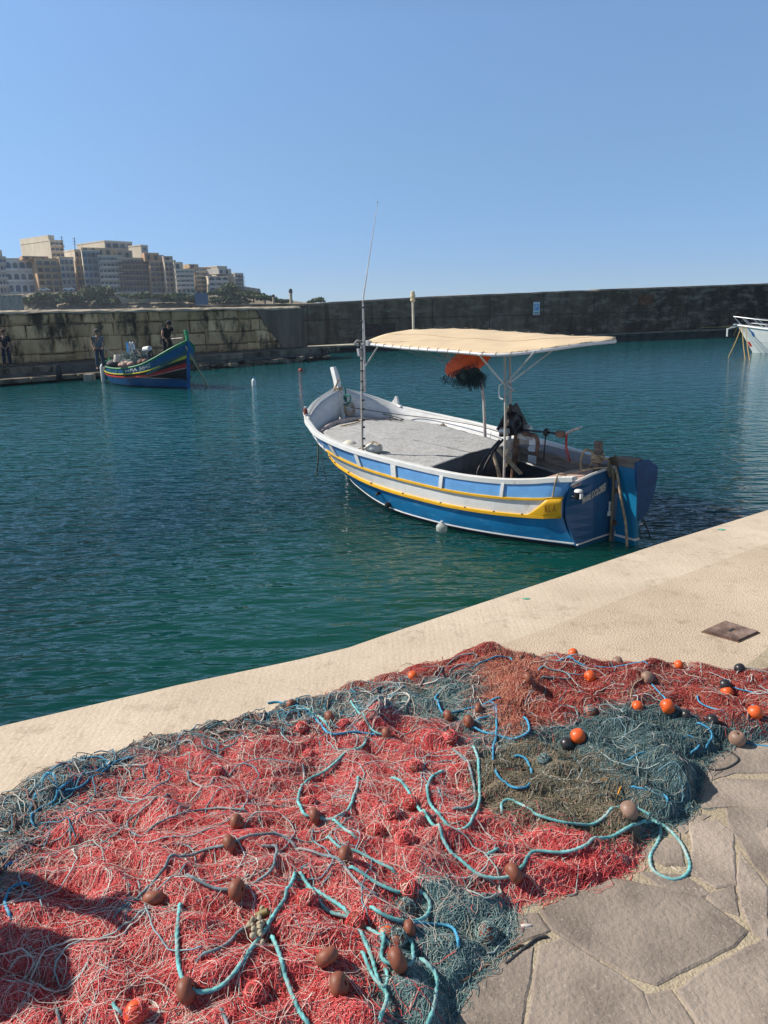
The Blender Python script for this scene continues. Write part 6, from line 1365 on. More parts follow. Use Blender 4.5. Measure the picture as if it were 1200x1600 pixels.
def strands(polys, n, length, rad, curl, seed, flow=None, flow_w=0.0, lift=.018, npt=11, sides=3, zoff=0.0):
    """n loose curling filaments lying over the heap inside the polygons"""
    rg_ = np.random.default_rng(seed); P = polys; allp = np.concatenate(P); lo = allp.min(0); hi = allp.max(0)
    pts = []; cnt = 0
    while cnt < n:
        X = rg_.uniform(lo[0], hi[0], n * 3); Y = rg_.uniform(lo[1], hi[1], n * 3); m_ = np.zeros(len(X), bool)
        for q in P: m_ |= inside(q, X, Y)
        pts.append(np.stack([X[m_], Y[m_]], 1)); cnt += m_.sum()
    c = np.concatenate(pts)[:n]
    th = rg_.uniform(0, 2 * math.pi, n)
    if flow is not None: th = np.where(rg_.random(n) < flow_w, flow(c[:, 0], c[:, 1]) + rg_.normal(0, .35, n), th)
    L = rg_.uniform(*length, n) ; ds = L / (npt - 1)
    k0 = rg_.normal(0, curl, n); k1 = rg_.normal(0, curl * .9, n); ph = rg_.uniform(0, 6.28, n)
    wig = rg_.uniform(.15, .75, n)
    pos = np.zeros((n, npt, 3)); p = c - np.stack([np.cos(th), np.sin(th)], 1) * (L / 2)[:, None] * .6; a = th.copy()
    la_, lp = rg_.uniform(0, 1, n) ** 1.5 * lift, rg_.uniform(0, 6.28, n)
    for i in range(npt):
        t = i / (npt - 1)
        pos[:, i, :2] = p; pos[:, i, 2] = QZ + hgt(p[:, 0], p[:, 1]) + zoff + la_ * (.55 + .45 * np.sin(lp + t * 7)) + .0015
        a = a + (k0 + k1 * np.sin(ph + t * 9)) * ds + wig * np.sin(ph * 3 + i * 1.9) ; p = p + np.stack([np.cos(a), np.sin(a)], 1) * ds[:, None]
    # filaments that would stray far past the edge of the heap are dropped
    ex = np.clip((pos[:, :, 0] - GX0) / GS, 0, NXg - 1).astype(int); ey = np.clip((pos[:, :, 1] - GY0) / GS, 0, NYg - 1).astype(int)
    keep = sdist[ex, ey].min(1) > -rg_.exponential(.012, n) - .004
    pos = pos[keep]; n = len(pos)
    T_ = np.gradient(pos, axis=1); T_ /= np.linalg.norm(T_, axis=2, keepdims=True) + 1e-9
    U = np.cross(T_, [0, 0, 1.0]); U /= np.linalg.norm(U, axis=2, keepdims=True) + 1e-9; W_ = np.cross(U, T_)
    rr = rg_.uniform(.75, 1.25, n)[:, None, None] * rad
    V = np.zeros((n, npt, sides, 3))
    for k in range(sides):
        an = 2 * math.pi * k / sides + .5; V[:, :, k] = pos + (U * math.cos(an) + W_ * math.sin(an)) * rr
    base = (np.arange(n) * npt * sides)[:, None, None]; i = np.arange(npt - 1)[None, :, None] * sides; k = np.arange(sides)[None, None, :]; k2 = (k + 1) % sides
    F = np.stack([base + i + k, base + i + k2, base + i + sides + k2, base + i + sides + k], -1).reshape(-1, 4)
    return V.reshape(-1, 3), F
def bed(poly, drop=.006, step=.012):
    lo = poly.min(0) - .02; hi = poly.max(0) + .02
    X, Y = np.meshgrid(np.arange(lo[0], hi[0], step), np.arange(lo[1], hi[1], step), indexing='ij'); m_ = inside(poly, X, Y) | (edist(poly, X, Y) < .012)
    Z = QZ + hgt(X, Y) - drop + .006 * np.sin(X * 190 + 3 * np.sin(Y * 60)) * np.sin(Y * 170) * (hgt(X, Y) > .02)
    Z = np.maximum(Z, QZ - .004)
    idx = np.arange(X.size).reshape(X.shape); q = np.stack([idx[:-1, :-1], idx[1:, :-1], idx[1:, 1:], idx[:-1, 1:]], -1).reshape(-1, 4); mm = (m_[:-1, :-1] & m_[1:, 1:] & m_[1:, :-1] & m_[:-1, 1:]).reshape(-1)
    return np.stack([X, Y, Z], -1).reshape(-1, 3), q[mm]
def np_mesh(name, parts, mats, label=None, cat=None, group=None, parent=None, loc=None, kind=None):
    V = []; F = []; M = []; n = 0
    for mi, (v, f) in enumerate(parts):
        V.append(v); F.append(f + n); M.append(np.full(len(f), mi if mi < len(mats) else len(mats) - 1)); n += len(v)
    V = np.concatenate(V); F = np.concatenate(F); M = np.concatenate(M)
    used = np.unique(F); rm = np.full(len(V), -1); rm[used] = np.arange(len(used)); V = V[used]; F = rm[F]
    if loc is not None: V = V - np.array(loc)
    me = bpy.data.meshes.new(name); me.vertices.add(len(V)); me.vertices.foreach_set('co', V.astype(np.float32).ravel()); me.loops.add(len(F) * 4); me.loops.foreach_set('vertex_index', F.astype(np.int32).ravel())
    me.polygons.add(len(F)); me.polygons.foreach_set('loop_start', (np.arange(len(F)) * 4).astype(np.int32)); me.polygons.foreach_set('material_index', M.astype(np.int32)); me.polygons.foreach_set('use_smooth', np.ones(len(F), bool))
    for m_ in mats: me.materials.append(m_)
    me.update(); me.validate(); o = bpy.data.objects.new(name, me); col.objects.link(o)
    if loc is not None: o.location = loc
    return tag(o, label, cat, group, kind)

PRED = [(-330, 1420), (0, 1400), (40, 1320), (80, 1280), (150, 1215), (215, 1180), (280, 1158), (380, 1138), (430, 1125), (500, 1132), (560, 1128), (640, 1125), (715, 1130), (745, 1180), (752, 1250), (790, 1282), (880, 1285), (960, 1290), (1008, 1310), (1010, 1340), (960, 1372), (880, 1395), (800, 1402), (700, 1385), (660, 1390), (640, 1430), (612, 1500), (605, 1560), (620, 1620), (560, 1860), (-330, 1860)]
PTEAL = [(600, 1085), (690, 1060), (760, 1040), (785, 1100), (800, 1140), (860, 1150), (930, 1125), (1010, 1105), (1060, 1112), (1090, 1150), (1110, 1180), (1095, 1210), (1085, 1255), (1050, 1285), (1000, 1290), (955, 1262), (870, 1230), (800, 1190), (770, 1200), (745, 1180), (720, 1128), (640, 1122), (560, 1128), (560, 1100)]
PLOW = [(655, 1385), (700, 1385), (805, 1400), (808, 1450), (790, 1480), (735, 1530), (705, 1590), (650, 1700), (600, 1700), (608, 1520), (640, 1430)]
PDARK = [(790, 1035), (900, 1024), (1000, 1036), (1100, 1043), (1200, 1048), (1290, 1062), (1290, 1135), (1200, 1135), (1120, 1118), (1050, 1108), (960, 1112), (900, 1135), (830, 1150), (795, 1115)]
PBROWN = [(745, 1185), (770, 1200), (800, 1175), (870, 1165), (930, 1190), (990, 1240), (1000, 1285), (940, 1295), (860, 1285), (790, 1275), (755, 1250)]
PSAL = [(775, 1040), (815, 1030), (838, 1045), (820, 1080), (815, 1120), (808, 1155), (790, 1150), (778, 1115), (768, 1075)]
PTOP = [(520, 1082), (560, 1068), (620, 1046), (720, 1021), (790, 1024), (790, 1040), (740, 1045), (660, 1068), (600, 1088), (540, 1098)]
PRT = [(1085, 1140), (1200, 1128), (1290, 1130), (1290, 1145), (1200, 1152), (1130, 1162), (1100, 1175)]
PWHITE = [(-120, 1295), (0, 1250), (60, 1200), (150, 1180), (270, 1142), (420, 1110), (480, 1087), (560, 1072), (640, 1060), (650, 1085), (600, 1110), (560, 1135), (430, 1140), (300, 1165), (200, 1195), (130, 1240), (70, 1300), (40, 1370), (0, 1420), (-200, 1440)]
RED = mat_island('red_netting', [(0, (.32, .02, .02)), (.12, (.64, .055, .055)), (.55, (.84, .120, .118)), (.82, (.87, .23, .22)), (.91, (.82, .50, .42)), (1, (.80, .68, .58))])
REDBED = mat('red_net_bed', (.13, .010, .010), .95, c2=(.50, .04, .04), scale=60, detail=8, bump=.012, bscale=130)  # net beds carry the shade of the gaps between strands in their darker colour
DRED = mat_island('dark_red_netting', [(0, (.14, .018, .016)), (.4, (.44, .050, .045)), (.75, (.58, .10, .075)), (.9, (.55, .24, .15)), (1, (.62, .45, .36))])
DREDBED = mat('dark_red_bed', (.07, .010, .010), .95, c2=(.26, .03, .025), scale=60, detail=8, bump=.012, bscale=130)
TEAL = mat_island('teal_netting', [(0, (.05, .11, .12)), (.4, (.14, .26, .27)), (.75, (.27, .39, .38)), (.9, (.40, .45, .40)), (1, (.52, .40, .30))])
TEALBED = mat('teal_net_bed', (.02, .045, .05), .95, c2=(.14, .22, .23), scale=60, detail=8, bump=.012, bscale=130)
DTEAL = mat_island('dark_teal_netting', [(0, (.02, .05, .055)), (.5, (.085, .165, .18)), (.85, (.17, .28, .29)), (1, (.30, .25, .18))])
OLIVE = mat_island('olive_netting', [(0, (.07, .055, .04)), (.5, (.22, .195, .13)), (.85, (.34, .30, .20)), (1, (.46, .26, .17))])
OLIVEBED = mat('olive_net_bed', (.03, .026, .018), .95, c2=(.15, .13, .085), scale=60, detail=8, bump=.012, bscale=130)
SALM = mat_island('salmon_netting', [(0, (.28, .06, .04)), (.5, (.52, .15, .09)), (1, (.68, .38, .26))])
SALBED = mat('salmon_bed', (.22, .05, .03), .95, c2=(.4, .11, .06), scale=60, bump=.01, bscale=130)
PALE = mat_island('pale_twine', [(0, (.45, .36, .31)), (.5, (.66, .58, .52)), (1, (.78, .70, .62))])
MIXT = mat_island('mixed_line', [(0, (.02, .17, .28)), (.2, (.07, .26, .32)), (.4, (.34, .40, .38)), (.6, (.50, .42, .34)), (.75, (.30, .12, .09)), (.9, (.20, .17, .13)), (1, (.10, .11, .12))])
MIXBED = mat('mixed_bed', (.06, .055, .05), .95, c2=(.26, .16, .13), scale=30, detail=8, bump=.012, bscale=90)
fl1 = drape
fl2 = lambda X, Y: np.where(RNG.random(X.shape) < .5, drape(X, Y), .15 + .35 * np.sin(X * 4))
Wp = poly_w
def zoomloc(P): c = Wp(P).mean(0); return (float(c[0]), float(c[1]), QZ)
A_ = Wp(PRED)
np_mesh('fishing_net', [bed(A_, .010)] + [strands([A_], 36000, (.05, .20), .00070, 13, 1, fl1, .86, lift=.010), strands([A_], 2600, (.2, .5), .0007, 6, 2, fl1, .85, lift=.014, npt=17), strands([A_], 6000, (.05, .12), .0008, 45, 3, None, 0, lift=.016)], [REDBED, RED], 'large heap of bright red fishing net filling the lower left of the quay', 'fishing net', loc=zoomloc(PRED))
# a bundle of red net drawn out to the right, below the teal rope
np_mesh('fishing_net', [bed(Wp(PDARK), .010), strands([Wp(PDARK)], 12500, (.06, .17), .0009, 18, 4, fl2, .75, lift=.012), strands([Wp(PDARK)], 700, (.15, .35), .0009, 6, 5, fl2, .9, lift=.012, npt=14)], [DREDBED, DRED], 'dark red fishing net lying along the back right of the heap', 'fishing net', loc=zoomloc(PDARK))
np_mesh('fishing_net', [bed(Wp(PTEAL), .010), strands([Wp(PTEAL)], 15000, (.05, .16), .0008, 24, 6, fl2, .5, lift=.012), strands([Wp(PTEAL)], 500, (.15, .3), .0008, 6, 7, fl2, .7, lift=.012)], [TEALBED, TEAL], 'teal grey fishing net in the middle of the heap between the red nets', 'fishing net', loc=zoomloc(PTEAL))
np_mesh('fishing_net', [bed(Wp(PLOW), .010), strands([Wp(PLOW)], 12000, (.04, .12), .0007, 34, 8, None, 0, lift=.010), strands([Wp(PLOW)], 500, (.2, .4), .0008, 6, 9, fl1, .7, lift=.01)], [TEALBED, TEAL], 'teal fishing net spread thinly over the paving at the bottom of the heap', 'fishing net', loc=zoomloc(PLOW))
PB2 = Wp(PBROWN); np_mesh('fishing_net', [bed(PB2, .004), strands([PB2], 7500, (.05, .15), .0008, 30, 10, fl2, .5, zoff=.004, lift=.012)], [OLIVEBED, OLIVE], 'olive brown fishing net patch above the red net tail', 'fishing net', loc=zoomloc(PBROWN))
PD3 = Wp([(900, 1135), (960, 1112), (1050, 1110), (1100, 1180), (1090, 1250), (1040, 1262), (960, 1235), (890, 1190), (840, 1165)])
np_mesh('fishing_net', [bed(PD3, .003), strands([PD3], 7500, (.05, .18), .0009, 22, 11, fl2, .8, zoff=.004, lift=.012)], [TEALBED, DTEAL], 'dark blue green fishing net ridge at the right side of the heap', 'fishing net', loc=zoomloc([(980, 1180), (1000, 1190)]))
np_mesh('fishing_net', [bed(Wp(PSAL), .002), strands([Wp(PSAL)], 2600, (.08, .22), .0009, 9, 12, lambda X, Y: 1.45 + 0 * X, .85, zoff=.006, lift=.012)], [SALBED, SALM], 'salmon coloured strip of net draped down between teal and dark red nets', 'fishing net', loc=zoomloc(PSAL))
np_mesh('fishing_net', [bed(Wp(PTOP), .004), strands([Wp(PTOP)], 3200, (.08, .2), .0010, 12, 13, fl2, .8, lift=.01)], [DREDBED, DRED], 'thin dark red net strip along the far edge of the heap near the water', 'fishing net', loc=zoomloc(PTOP))
np_mesh('fishing_net', [bed(Wp(PRT), .004), strands([Wp(PRT)], 2800, (.06, .18), .0010, 20, 14, fl2, .8, lift=.012)], [TEALBED, DTEAL], 'grey teal net trailing off the right edge behind the dark red net', 'fishing net', loc=zoomloc(PRT))
np_mesh('rope_fringe', [bed(Wp(PWHITE), .008), strands([Wp(PWHITE)], 420, (.15, .5), .0021, 16, 15, lambda X, Y: .5 + 0 * X, .6, lift=.03, npt=20, sides=5), strands([Wp(PWHITE)], 8500, (.05, .2), .0008, 24, 16, None, 0, lift=.016)], [MIXBED, MIXT], 'tangled fringe of blue and white cords along the back left edge of the heap', 'cords', loc=zoomloc(PWHITE), kind='stuff')
# long pale filaments thrown over everything
np_mesh('loose_twine', [strands([A_], 1900, (.2, .8), .00065, 6, 17, fl1, .9, lift=.018, npt=26), strands([Wp(PTEAL), Wp(PDARK)], 450, (.1, .3), .0008, 10, 18, fl2, .8, lift=.02, npt=16)], [PALE], 'loose pale twine strewn over all the nets', 'twine', loc=zoomloc(PRED), kind='stuff')

CORD = mat_island('pale_cord', [(0, (.10, .28, .36)), (.4, (.30, .42, .44)), (.7, (.62, .56, .50)), (1, (.16, .30, .30))])
np_mesh('thin_cords', [strands([A_, Wp(PTEAL), Wp(PTOP)], 95, (.35, .95), .0019, 9, 31, None, 0, lift=.012, npt=42, sides=6, zoff=.004), strands([Wp(PDARK), PD3, Wp(PRT)], 60, (.2, .55), .0018, 13, 32, fl2, .6, lift=.012, npt=36, sides=6, zoff=.004)], [CORD], 'thin pale blue and white cords looping through the nets', 'cords', loc=zoomloc(PRED), kind='stuff')

# ---- ropes over the heap (points read off at the heap's own surface)
def nrope(pts, r, mt, label, lift=.013, cat='rope', grp=None, step=.85):
    r *= .86
    P = [on_net(x, y, r * .9 + lift + .004 * math.sin(i * 1.9)) for i, (x, y) in enumerate(pts)]
    Q = resample(spl(P, 6), r * step); 
    hq = np.array([float(hgt(q[0], q[1])) for q in Q]); wn_ = max(1, int(.05 / (r * step))); hp = np.pad(hq, wn_, mode='edge'); hs_ = np.convolve(hp, np.ones(2 * wn_ + 1) / (2 * wn_ + 1), mode='valid'); hq = np.maximum(hs_, hq - .004)
    nq = len(Q); kk = np.random.default_rng(int(pts[0][0] * 7 + pts[0][1])); ph = kk.uniform(0, 6.28, 2); ll = nq * r * step
    for i, q in enumerate(Q):
        s_ = i * r * step; endf = min(1, min(s_, ll - s_) / .03); H_ = hq[i]
        lf = lift * (.82 + .28 * math.sin(s_ * 23 + ph[0]) + .12 * math.sin(s_ * 61 + ph[1]))
        q[2] = QZ + H_ + (r * .8 + lf if H_ > .012 else r) - ((1 - endf) * .026 if H_ > .02 else 0)
        q[0] += .0008 * math.sin(s_ * 70 + ph[0]); q[1] += .0008 * math.sin(s_ * 55 + ph[1])
    c = Q.mean(0); mb = MB(); mb.tube([q - c for q in Q], r, 12, lobes=3, pitch=r * 10)
    return mb.build('rope', mt, None, smooth=True, label=label, cat=cat, group=grp, loc=tuple(c), fixn=False)
RT = ROPE_TEAL; RG_ = ROPE_GREY; RB_ = ROPE_BLUE
ropes = [
 ([(283,1398),(277,1450),(278,1500),(291,1541),(320,1547),(370,1512),(415,1455),(445,1395),(463,1350)], .0062, RT, 'thick teal rope passing through the lowest left brown float in a deep loop'),
 ([(172,1432),(200,1405),(250,1370),(310,1335),(358,1314),(400,1305),(440,1308),(468,1325)], .0052, RG_, 'grey teal rope arching from the shadow up over the red net crown'),
 ([(283,1358),(310,1375),(345,1389),(375,1388),(405,1375),(428,1352),(432,1330),(418,1318),(396,1316)], .0052, RG_, 'faded teal rope hook just below the arching grey rope'),
 ([(463,1350),(480,1378),(510,1420),(555,1440),(600,1462),(612,1480)], .0056, RT, 'teal rope running down right from the crown of the red heap'),
 ([(418,1448),(432,1475),(445,1520),(465,1570),(490,1610)], .0062, RT, 'thick teal rope running from the pale knot down out of the bottom'),
 ([(298,1495),(338,1482),(378,1452),(415,1420)], .0050, RG_, 'short grey rope rising to the pale knot on the red net'),
 ([(268,1232),(240,1248),(208,1278),(199,1296),(215,1303),(245,1290),(275,1275),(320,1262),(375,1264),(395,1270)], .0042, RG_, 'lilac grey rope forming a narrow open hook on the red net upper left'),
 ([(292,1200),(296,1215),(305,1228),(330,1231)], .0042, RG_, 'short curled pale rope end near the top of the red net'),
 ([(575,1146),(566,1168),(525,1192),(485,1218),(466,1245),(474,1268),(492,1275),(525,1272),(550,1250),(560,1218),(556,1205)], .0058, RT, 'teal rope loop with a brown float in the upper middle of the red net'),
 ([(418,1094),(440,1093),(468,1108),(500,1128),(520,1145),(560,1142),(595,1148)], .0052, RB_, 'blue teal rope along the back edge of the red net by two floats'),
 ([(460,1104),(488,1112),(505,1125),(516,1137)], .0072, RT, 'short very thick teal rope piece at the back of the red heap'),
 ([(545,1090),(560,1110),(575,1130),(592,1148),(620,1152)], .0048, RT, 'teal rope slanting down to the float behind the red heap'),
 ([(604,1212),(640,1235),(690,1300),(720,1342),(755,1367),(795,1369),(818,1350),(836,1330),(900,1328),(950,1310),(985,1290),(1020,1277),(1050,1296),(1073,1328),(1077,1354),(1052,1369),(1022,1356),(1017,1332),(1032,1300),(1030,1284)], .0060, RT, 'long teal rope ending in a teardrop loop on the stone paving'),
 ([(785,1272),(785,1254),(800,1250),(835,1268),(880,1282),(940,1279),(985,1264),(1015,1270),(1030,1284)], .0058, RT, 'teal rope through the upper right brown float above the teardrop loop'),
 ([(735,1158),(745,1180),(749,1220),(748,1260),(733,1288),(708,1291),(682,1268),(668,1238),(674,1212),(700,1200)], .0060, RT, 'teal rope forming a tall oval ring at the right end of the red heap'),
 ([(700,1162),(722,1182),(738,1215),(742,1250),(725,1262),(700,1258)], .0054, RG_, 'second fainter rope inside the tall oval ring'),
 ([(731,1128),(750,1142),(790,1152),(815,1150),(827,1138),(820,1122),(808,1118)], .0052, RB_, 'bright blue rope curling right from the pair of brown floats'),
 ([(775,1098),(776,1140),(770,1180),(776,1210),(800,1229),(825,1225),(830,1205),(820,1185),(795,1178)], .0052, RB_, 'bright blue rope hanging down in a narrow loop with red lashings'),
 ([(790,1087),(750,1100),(725,1108),(702,1116),(690,1110),(680,1092),(690,1078)], .0050, RB_, 'bright blue rope left of the salmon net strip'),
 ([(738,1122),(760,1118),(772,1108),(768,1098),(750,1102)], .0044, RB_, 'small bright blue rope bend by the brown float pair'),
 ([(470,1370),(505,1395),(545,1430),(575,1478),(592,1530),(605,1565),(590,1605)], .0062, RT, 'long teal rope sweeping down past the lower float cluster'),
 ([(536,1345),(575,1365),(615,1395),(650,1392),(671,1405),(668,1428),(640,1438),(602,1430),(570,1408)], .0060, RT, 'thick teal rope hook above the teal net at the bottom'),
 ([(612,1440),(650,1437),(690,1443),(712,1460),(716,1485)], .0048, RB_, 'thin blue teal rope arching over the teal net at the bottom'),
 ([(645,1488),(668,1502),(682,1535),(677,1570),(662,1610)], .0062, RT, 'teal rope running off the bottom edge beside the teal net'),
 ([(588,1440),(600,1462),(596,1495),(612,1510),(640,1500),(645,1480),(628,1455)], .0058, RT, 'teal rope knotted round the lower float cluster'),
 ([(560,1470),(572,1500),(585,1530),(600,1545),(606,1520),(598,1498)], .0056, RT, 'teal rope bight left of the lower float cluster'),
 ([(505,1298),(530,1320),(560,1332),(600,1350),(625,1362)], .0056, RT, 'teal rope emerging below the middle float and heading right'),
 ([(515,1270),(530,1285),(550,1300),(562,1305)], .0054, RT, 'short teal rope piece lower right of the loop with the float'),
 ([(450,1318),(490,1330),(530,1345),(570,1385),(600,1400)], .0050, RG_, 'faded rope crossing the middle of the red net beside the crown'),
 ([(340,1560),(352,1590),(360,1620)], .0050, RG_, 'short faded rope end at the bottom beside the covered float'),
 ([(178,1548),(176,1565),(186,1580),(205,1585)], .0048, RT, 'little teal rope bend next to the orange float at the bottom left'),
 ([(86,1560),(90,1580),(98,1610)], .0048, RG_, 'short grey rope in the shadow at the bottom left'),
 ([(470,1183),(474,1200),(476,1222)], .0050, RG_, 'short faded rope stub below the back float of the red net'),
 ([(748,1335),(770,1328),(786,1318)], .0058, RT, 'short teal rope piece left of the lower right brown float'),
 ([(0,1355),(18,1343),(48,1330)], .0048, mat('vivid_blue_rope', (.01, .22, .55), .6), 'vivid blue rope end at the left edge of the heap'),
 ([(58,1380),(30,1378),(12,1392),(8,1415),(20,1432)], .0050, RB_, 'blue rope hook in the shadow at the left edge'),
 ([(44,1272),(52,1245),(75,1212),(88,1222),(84,1250),(62,1262),(50,1285),(62,1292)], .0044, RB_, 'blue rope loops at the left corner of the heap'),
 ([(50,1235),(75,1205),(110,1192),(150,1182),(168,1190),(150,1205),(110,1215),(85,1240)], .0042, RB_, 'blue rope bight along the far left back edge'),
 ([(90,1232),(130,1225),(165,1205),(185,1190),(215,1180)], .0046, mat('deep_blue_rope', (.015, .16, .30), .7), 'deep blue rope lying along the left back edge'),
 ([(120,1185),(140,1176),(158,1182),(172,1190),(160,1200)], .0042, ROPE_WHITE, 'white rope ring on the left back edge'),
 ([(172,1192),(190,1175),(220,1168),(245,1175),(232,1190),(205,1196),(185,1190)], .0040, RG_, 'pale teal rope ring further along the back edge'),
 ([(240,1170),(262,1160),(285,1158),(305,1163)], .0044, RG_, 'grey rope on the back edge below the dark clip'),
 ([(310,1145),(325,1134),(350,1130),(357,1138),(340,1146),(320,1146)], .0042, ROPE_DARK, 'small dark rope ring at the back edge above the red net'),
 ([(402,1132),(412,1118),(424,1108),(440,1098),(470,1090)], .0040, ROPE_WHITE, 'pale rope rising along the back edge to the first floats'),
 ([(505,1085),(530,1082),(560,1085),(590,1078),(615,1068)], .0042, RG_, 'pale teal rope along the back edge before the red strip'),
 ([(560,1100),(585,1088),(620,1082),(650,1072),(680,1062),(700,1060)], .0038, ROPE_WHITE, 'white rope across the pale part of the back edge'),
 ([(600,1110),(610,1092),(628,1083),(640,1092),(628,1108),(608,1118)], .0040, ROPE_WHITE, 'white rope ring in the pale part of the back edge'),
 ([(680,1062),(690,1045),(705,1032),(730,1022),(745,1024),(735,1034),(715,1040),(700,1052)], .0040, RG_, 'blue grey rope bend at the far tip of the heap'),
 ([(734,1050),(740,1038),(765,1030),(795,1026),(802,1034)], .0042, RB_, 'blue rope arc at the far middle edge'),
 ([(810,1040),(816,1024),(830,1020),(836,1036)], .0044, ROPE_DARK, 'dark green rope arch standing over the salmon net'),
 ([(835,1048),(852,1034),(880,1029),(905,1032),(940,1040),(985,1038),(1020,1046)], .0040, RB_, 'thin blue rope along the far right back edge'),
 ([(838,1055),(860,1056),(890,1058),(880,1050),(856,1044),(848,1034)], .0040, RG_, 'pale blue rope bundle right of the salmon net'),
 ([(1010,1050),(1030,1080),(1040,1096),(1048,1108)], .0040, RB_, 'blue rope running between the two middle orange floats'),
 ([(1010,1054),(990,1070),(986,1090),(992,1108)], .0030, ROPE_TAN, 'thin tan cord loop round the orange float in the dark red net'),
 ([(1090,1078),(1092,1095),(1110,1106),(1140,1108)], .0036, RB_, 'blue rope bend left of the far right orange floats'),
 ([(1120,1040),(1160,1044),(1200,1052),(1225,1056)], .0036, RG_, 'pale rope leaving the frame at the top right of the nets'),
 ([(1136,1068),(1165,1078),(1200,1085)], .0034, RB_, 'thin blue rope by the dark float leaving the right edge'),
 ([(1165,1092),(1178,1100),(1184,1112)], .0036, RB_, 'short blue rope into the rightmost orange float'),
 ([(1140,1138),(1160,1152),(1180,1160),(1215,1163)], .0042, RB_, 'blue rope trailing over the paving at the right edge'),
 ([(1078,1122),(1100,1130),(1112,1146),(1108,1160),(1098,1166)], .0044, RB_, 'blue rope curve at the right tip of the dark teal ridge'),
 ([(1060,1155),(1078,1150),(1088,1156),(1092,1166),(1082,1174),(1072,1172)], .0044, RB_, 'small blue rope curl below the right tip curve'),
 ([(1100,1195),(1120,1197),(1142,1194),(1154,1184),(1150,1174),(1136,1169),(1118,1170)], .0050, ROPE_DARK, 'dark grey rope ring lying on the bare paving'),
 ([(870,1110),(885,1104),(900,1108),(902,1122),(888,1134),(868,1138),(850,1140)], .0036, RG_, 'grey rope swirl on the dark red net'),
 ([(925,1098),(945,1108),(965,1118),(990,1130)], .0034, RG_, 'thin grey rope under the orange float pair'),
 ([(955,1188),(975,1186),(1000,1180),(1015,1172)], .0040, RB_, 'short blue rope on the dark teal ridge'),
 ([(975,1222),(1000,1228),(1028,1236),(1042,1248),(1040,1258)], .0042, RB_, 'blue rope at the lower end of the dark teal ridge'),
 ([(925,1215),(955,1216),(972,1224),(968,1240),(960,1250)], .0034, mat('orange_cord', (.60, .25, .03), .7), 'orange cord hook on the olive net'),
 ([(1085,1178),(1100,1180),(1112,1174),(1120,1162)], .0034, mat('orange_cord_b', (.55, .22, .04), .7), 'orange cord at the right tip of the ridge'),
 ([(790,1500),(810,1482),(835,1464),(856,1458)], .0048, ROPE_DARK, 'dark frayed rope end on the paving below the heap'),
 ([(700,1540),(740,1515),(780,1490),(815,1470)], .0050, mat('frayed_brown_rope', (.20, .11, .07), .9, var=.5, scale=20), 'frayed brown rope along the lower edge of the teal net'),
]
for i, (p, r_, m_, lb) in enumerate(ropes): nrope(p, r_, m_, lb)
# thin pale cords on the paving inside the teardrop loop
for pts, lb in (([(975,1308),(1000,1322),(1030,1332),(1070,1340)], 'upper thin pale cord crossing the teardrop rope loop'), ([(985,1340),(1010,1337),(1045,1352),(1060,1361),(1074,1352)], 'wavy thin pale cord inside the teardrop rope loop')): nrope(pts, .0014, ROPE_WHITE, lb, lift=.002, cat='cord', step=4)
# red lashings on the bright blue rope
for (x, y) in ((771, 1190), (829, 1208), (775, 1150)):
    c = on_net(x, y, .011); 
# knot of pale shells/cork on the crown rope
c = on_net(402, 1448, .012); mb = MB(); kr = np.random.default_rng(3)
for k_ in range(26):
    o_ = np.array([kr.normal(0, .011), kr.normal(0, .022), kr.uniform(-.004, .014)]); r_ = kr.uniform(.004, .0085); mb.lathe([(r_ * math.sin(a) * kr.uniform(.8, 1.2), -r_ * math.cos(a)) for a in np.linspace(0, math.pi, 6)], o_, 7)
mb.build('knot', mat('pale_knot', (.42, .36, .25), .9, var=.4, scale=60), None, smooth=True, label='lumpy pale knot of twine tied on the thick teal rope', cat='knot', loc=tuple(c))

# ---- floats
def fl_mesh(mt, name, r=.034, h=.021):
    mb = MB(); n = 12; ro = .0065
    prof = []
    for a in np.linspace(-math.pi / 2 * .88, math.pi / 2 * .88, n): prof.append((ro + (r - ro) * math.cos(a) ** .75, h * math.sin(a) ** 1 * (1.0)))
    prof = [(ro, prof[0][1] * .9)] + prof + [(ro, prof[-1][1] * .9)] + [(ro, 0), (ro, prof[0][1] * .9)]
    mb.lathe(prof, (0, 0, 0), 26); return mb
FM = {}
for nm, mt, r_, h_ in (('b', FLOAT_BR, .033, .021), ('o', FLOAT_OR, .034, .028), ('d', FLOAT_DK, .031, .025), ('t', mat('tan_float', (.28, .17, .12), .5, var=.2, scale=14), .036, .030)):
    o = fl_mesh(mt, nm, r_, h_).build('net_float', mt, None, smooth=True); FM[nm] = o.data; bpy.data.objects.remove(o)
GRP = {'b': 'brown net floats on the heap', 'o': 'orange net floats on the heap', 'd': 'dark net floats on the heap', 't': 'brown net floats on the heap'}
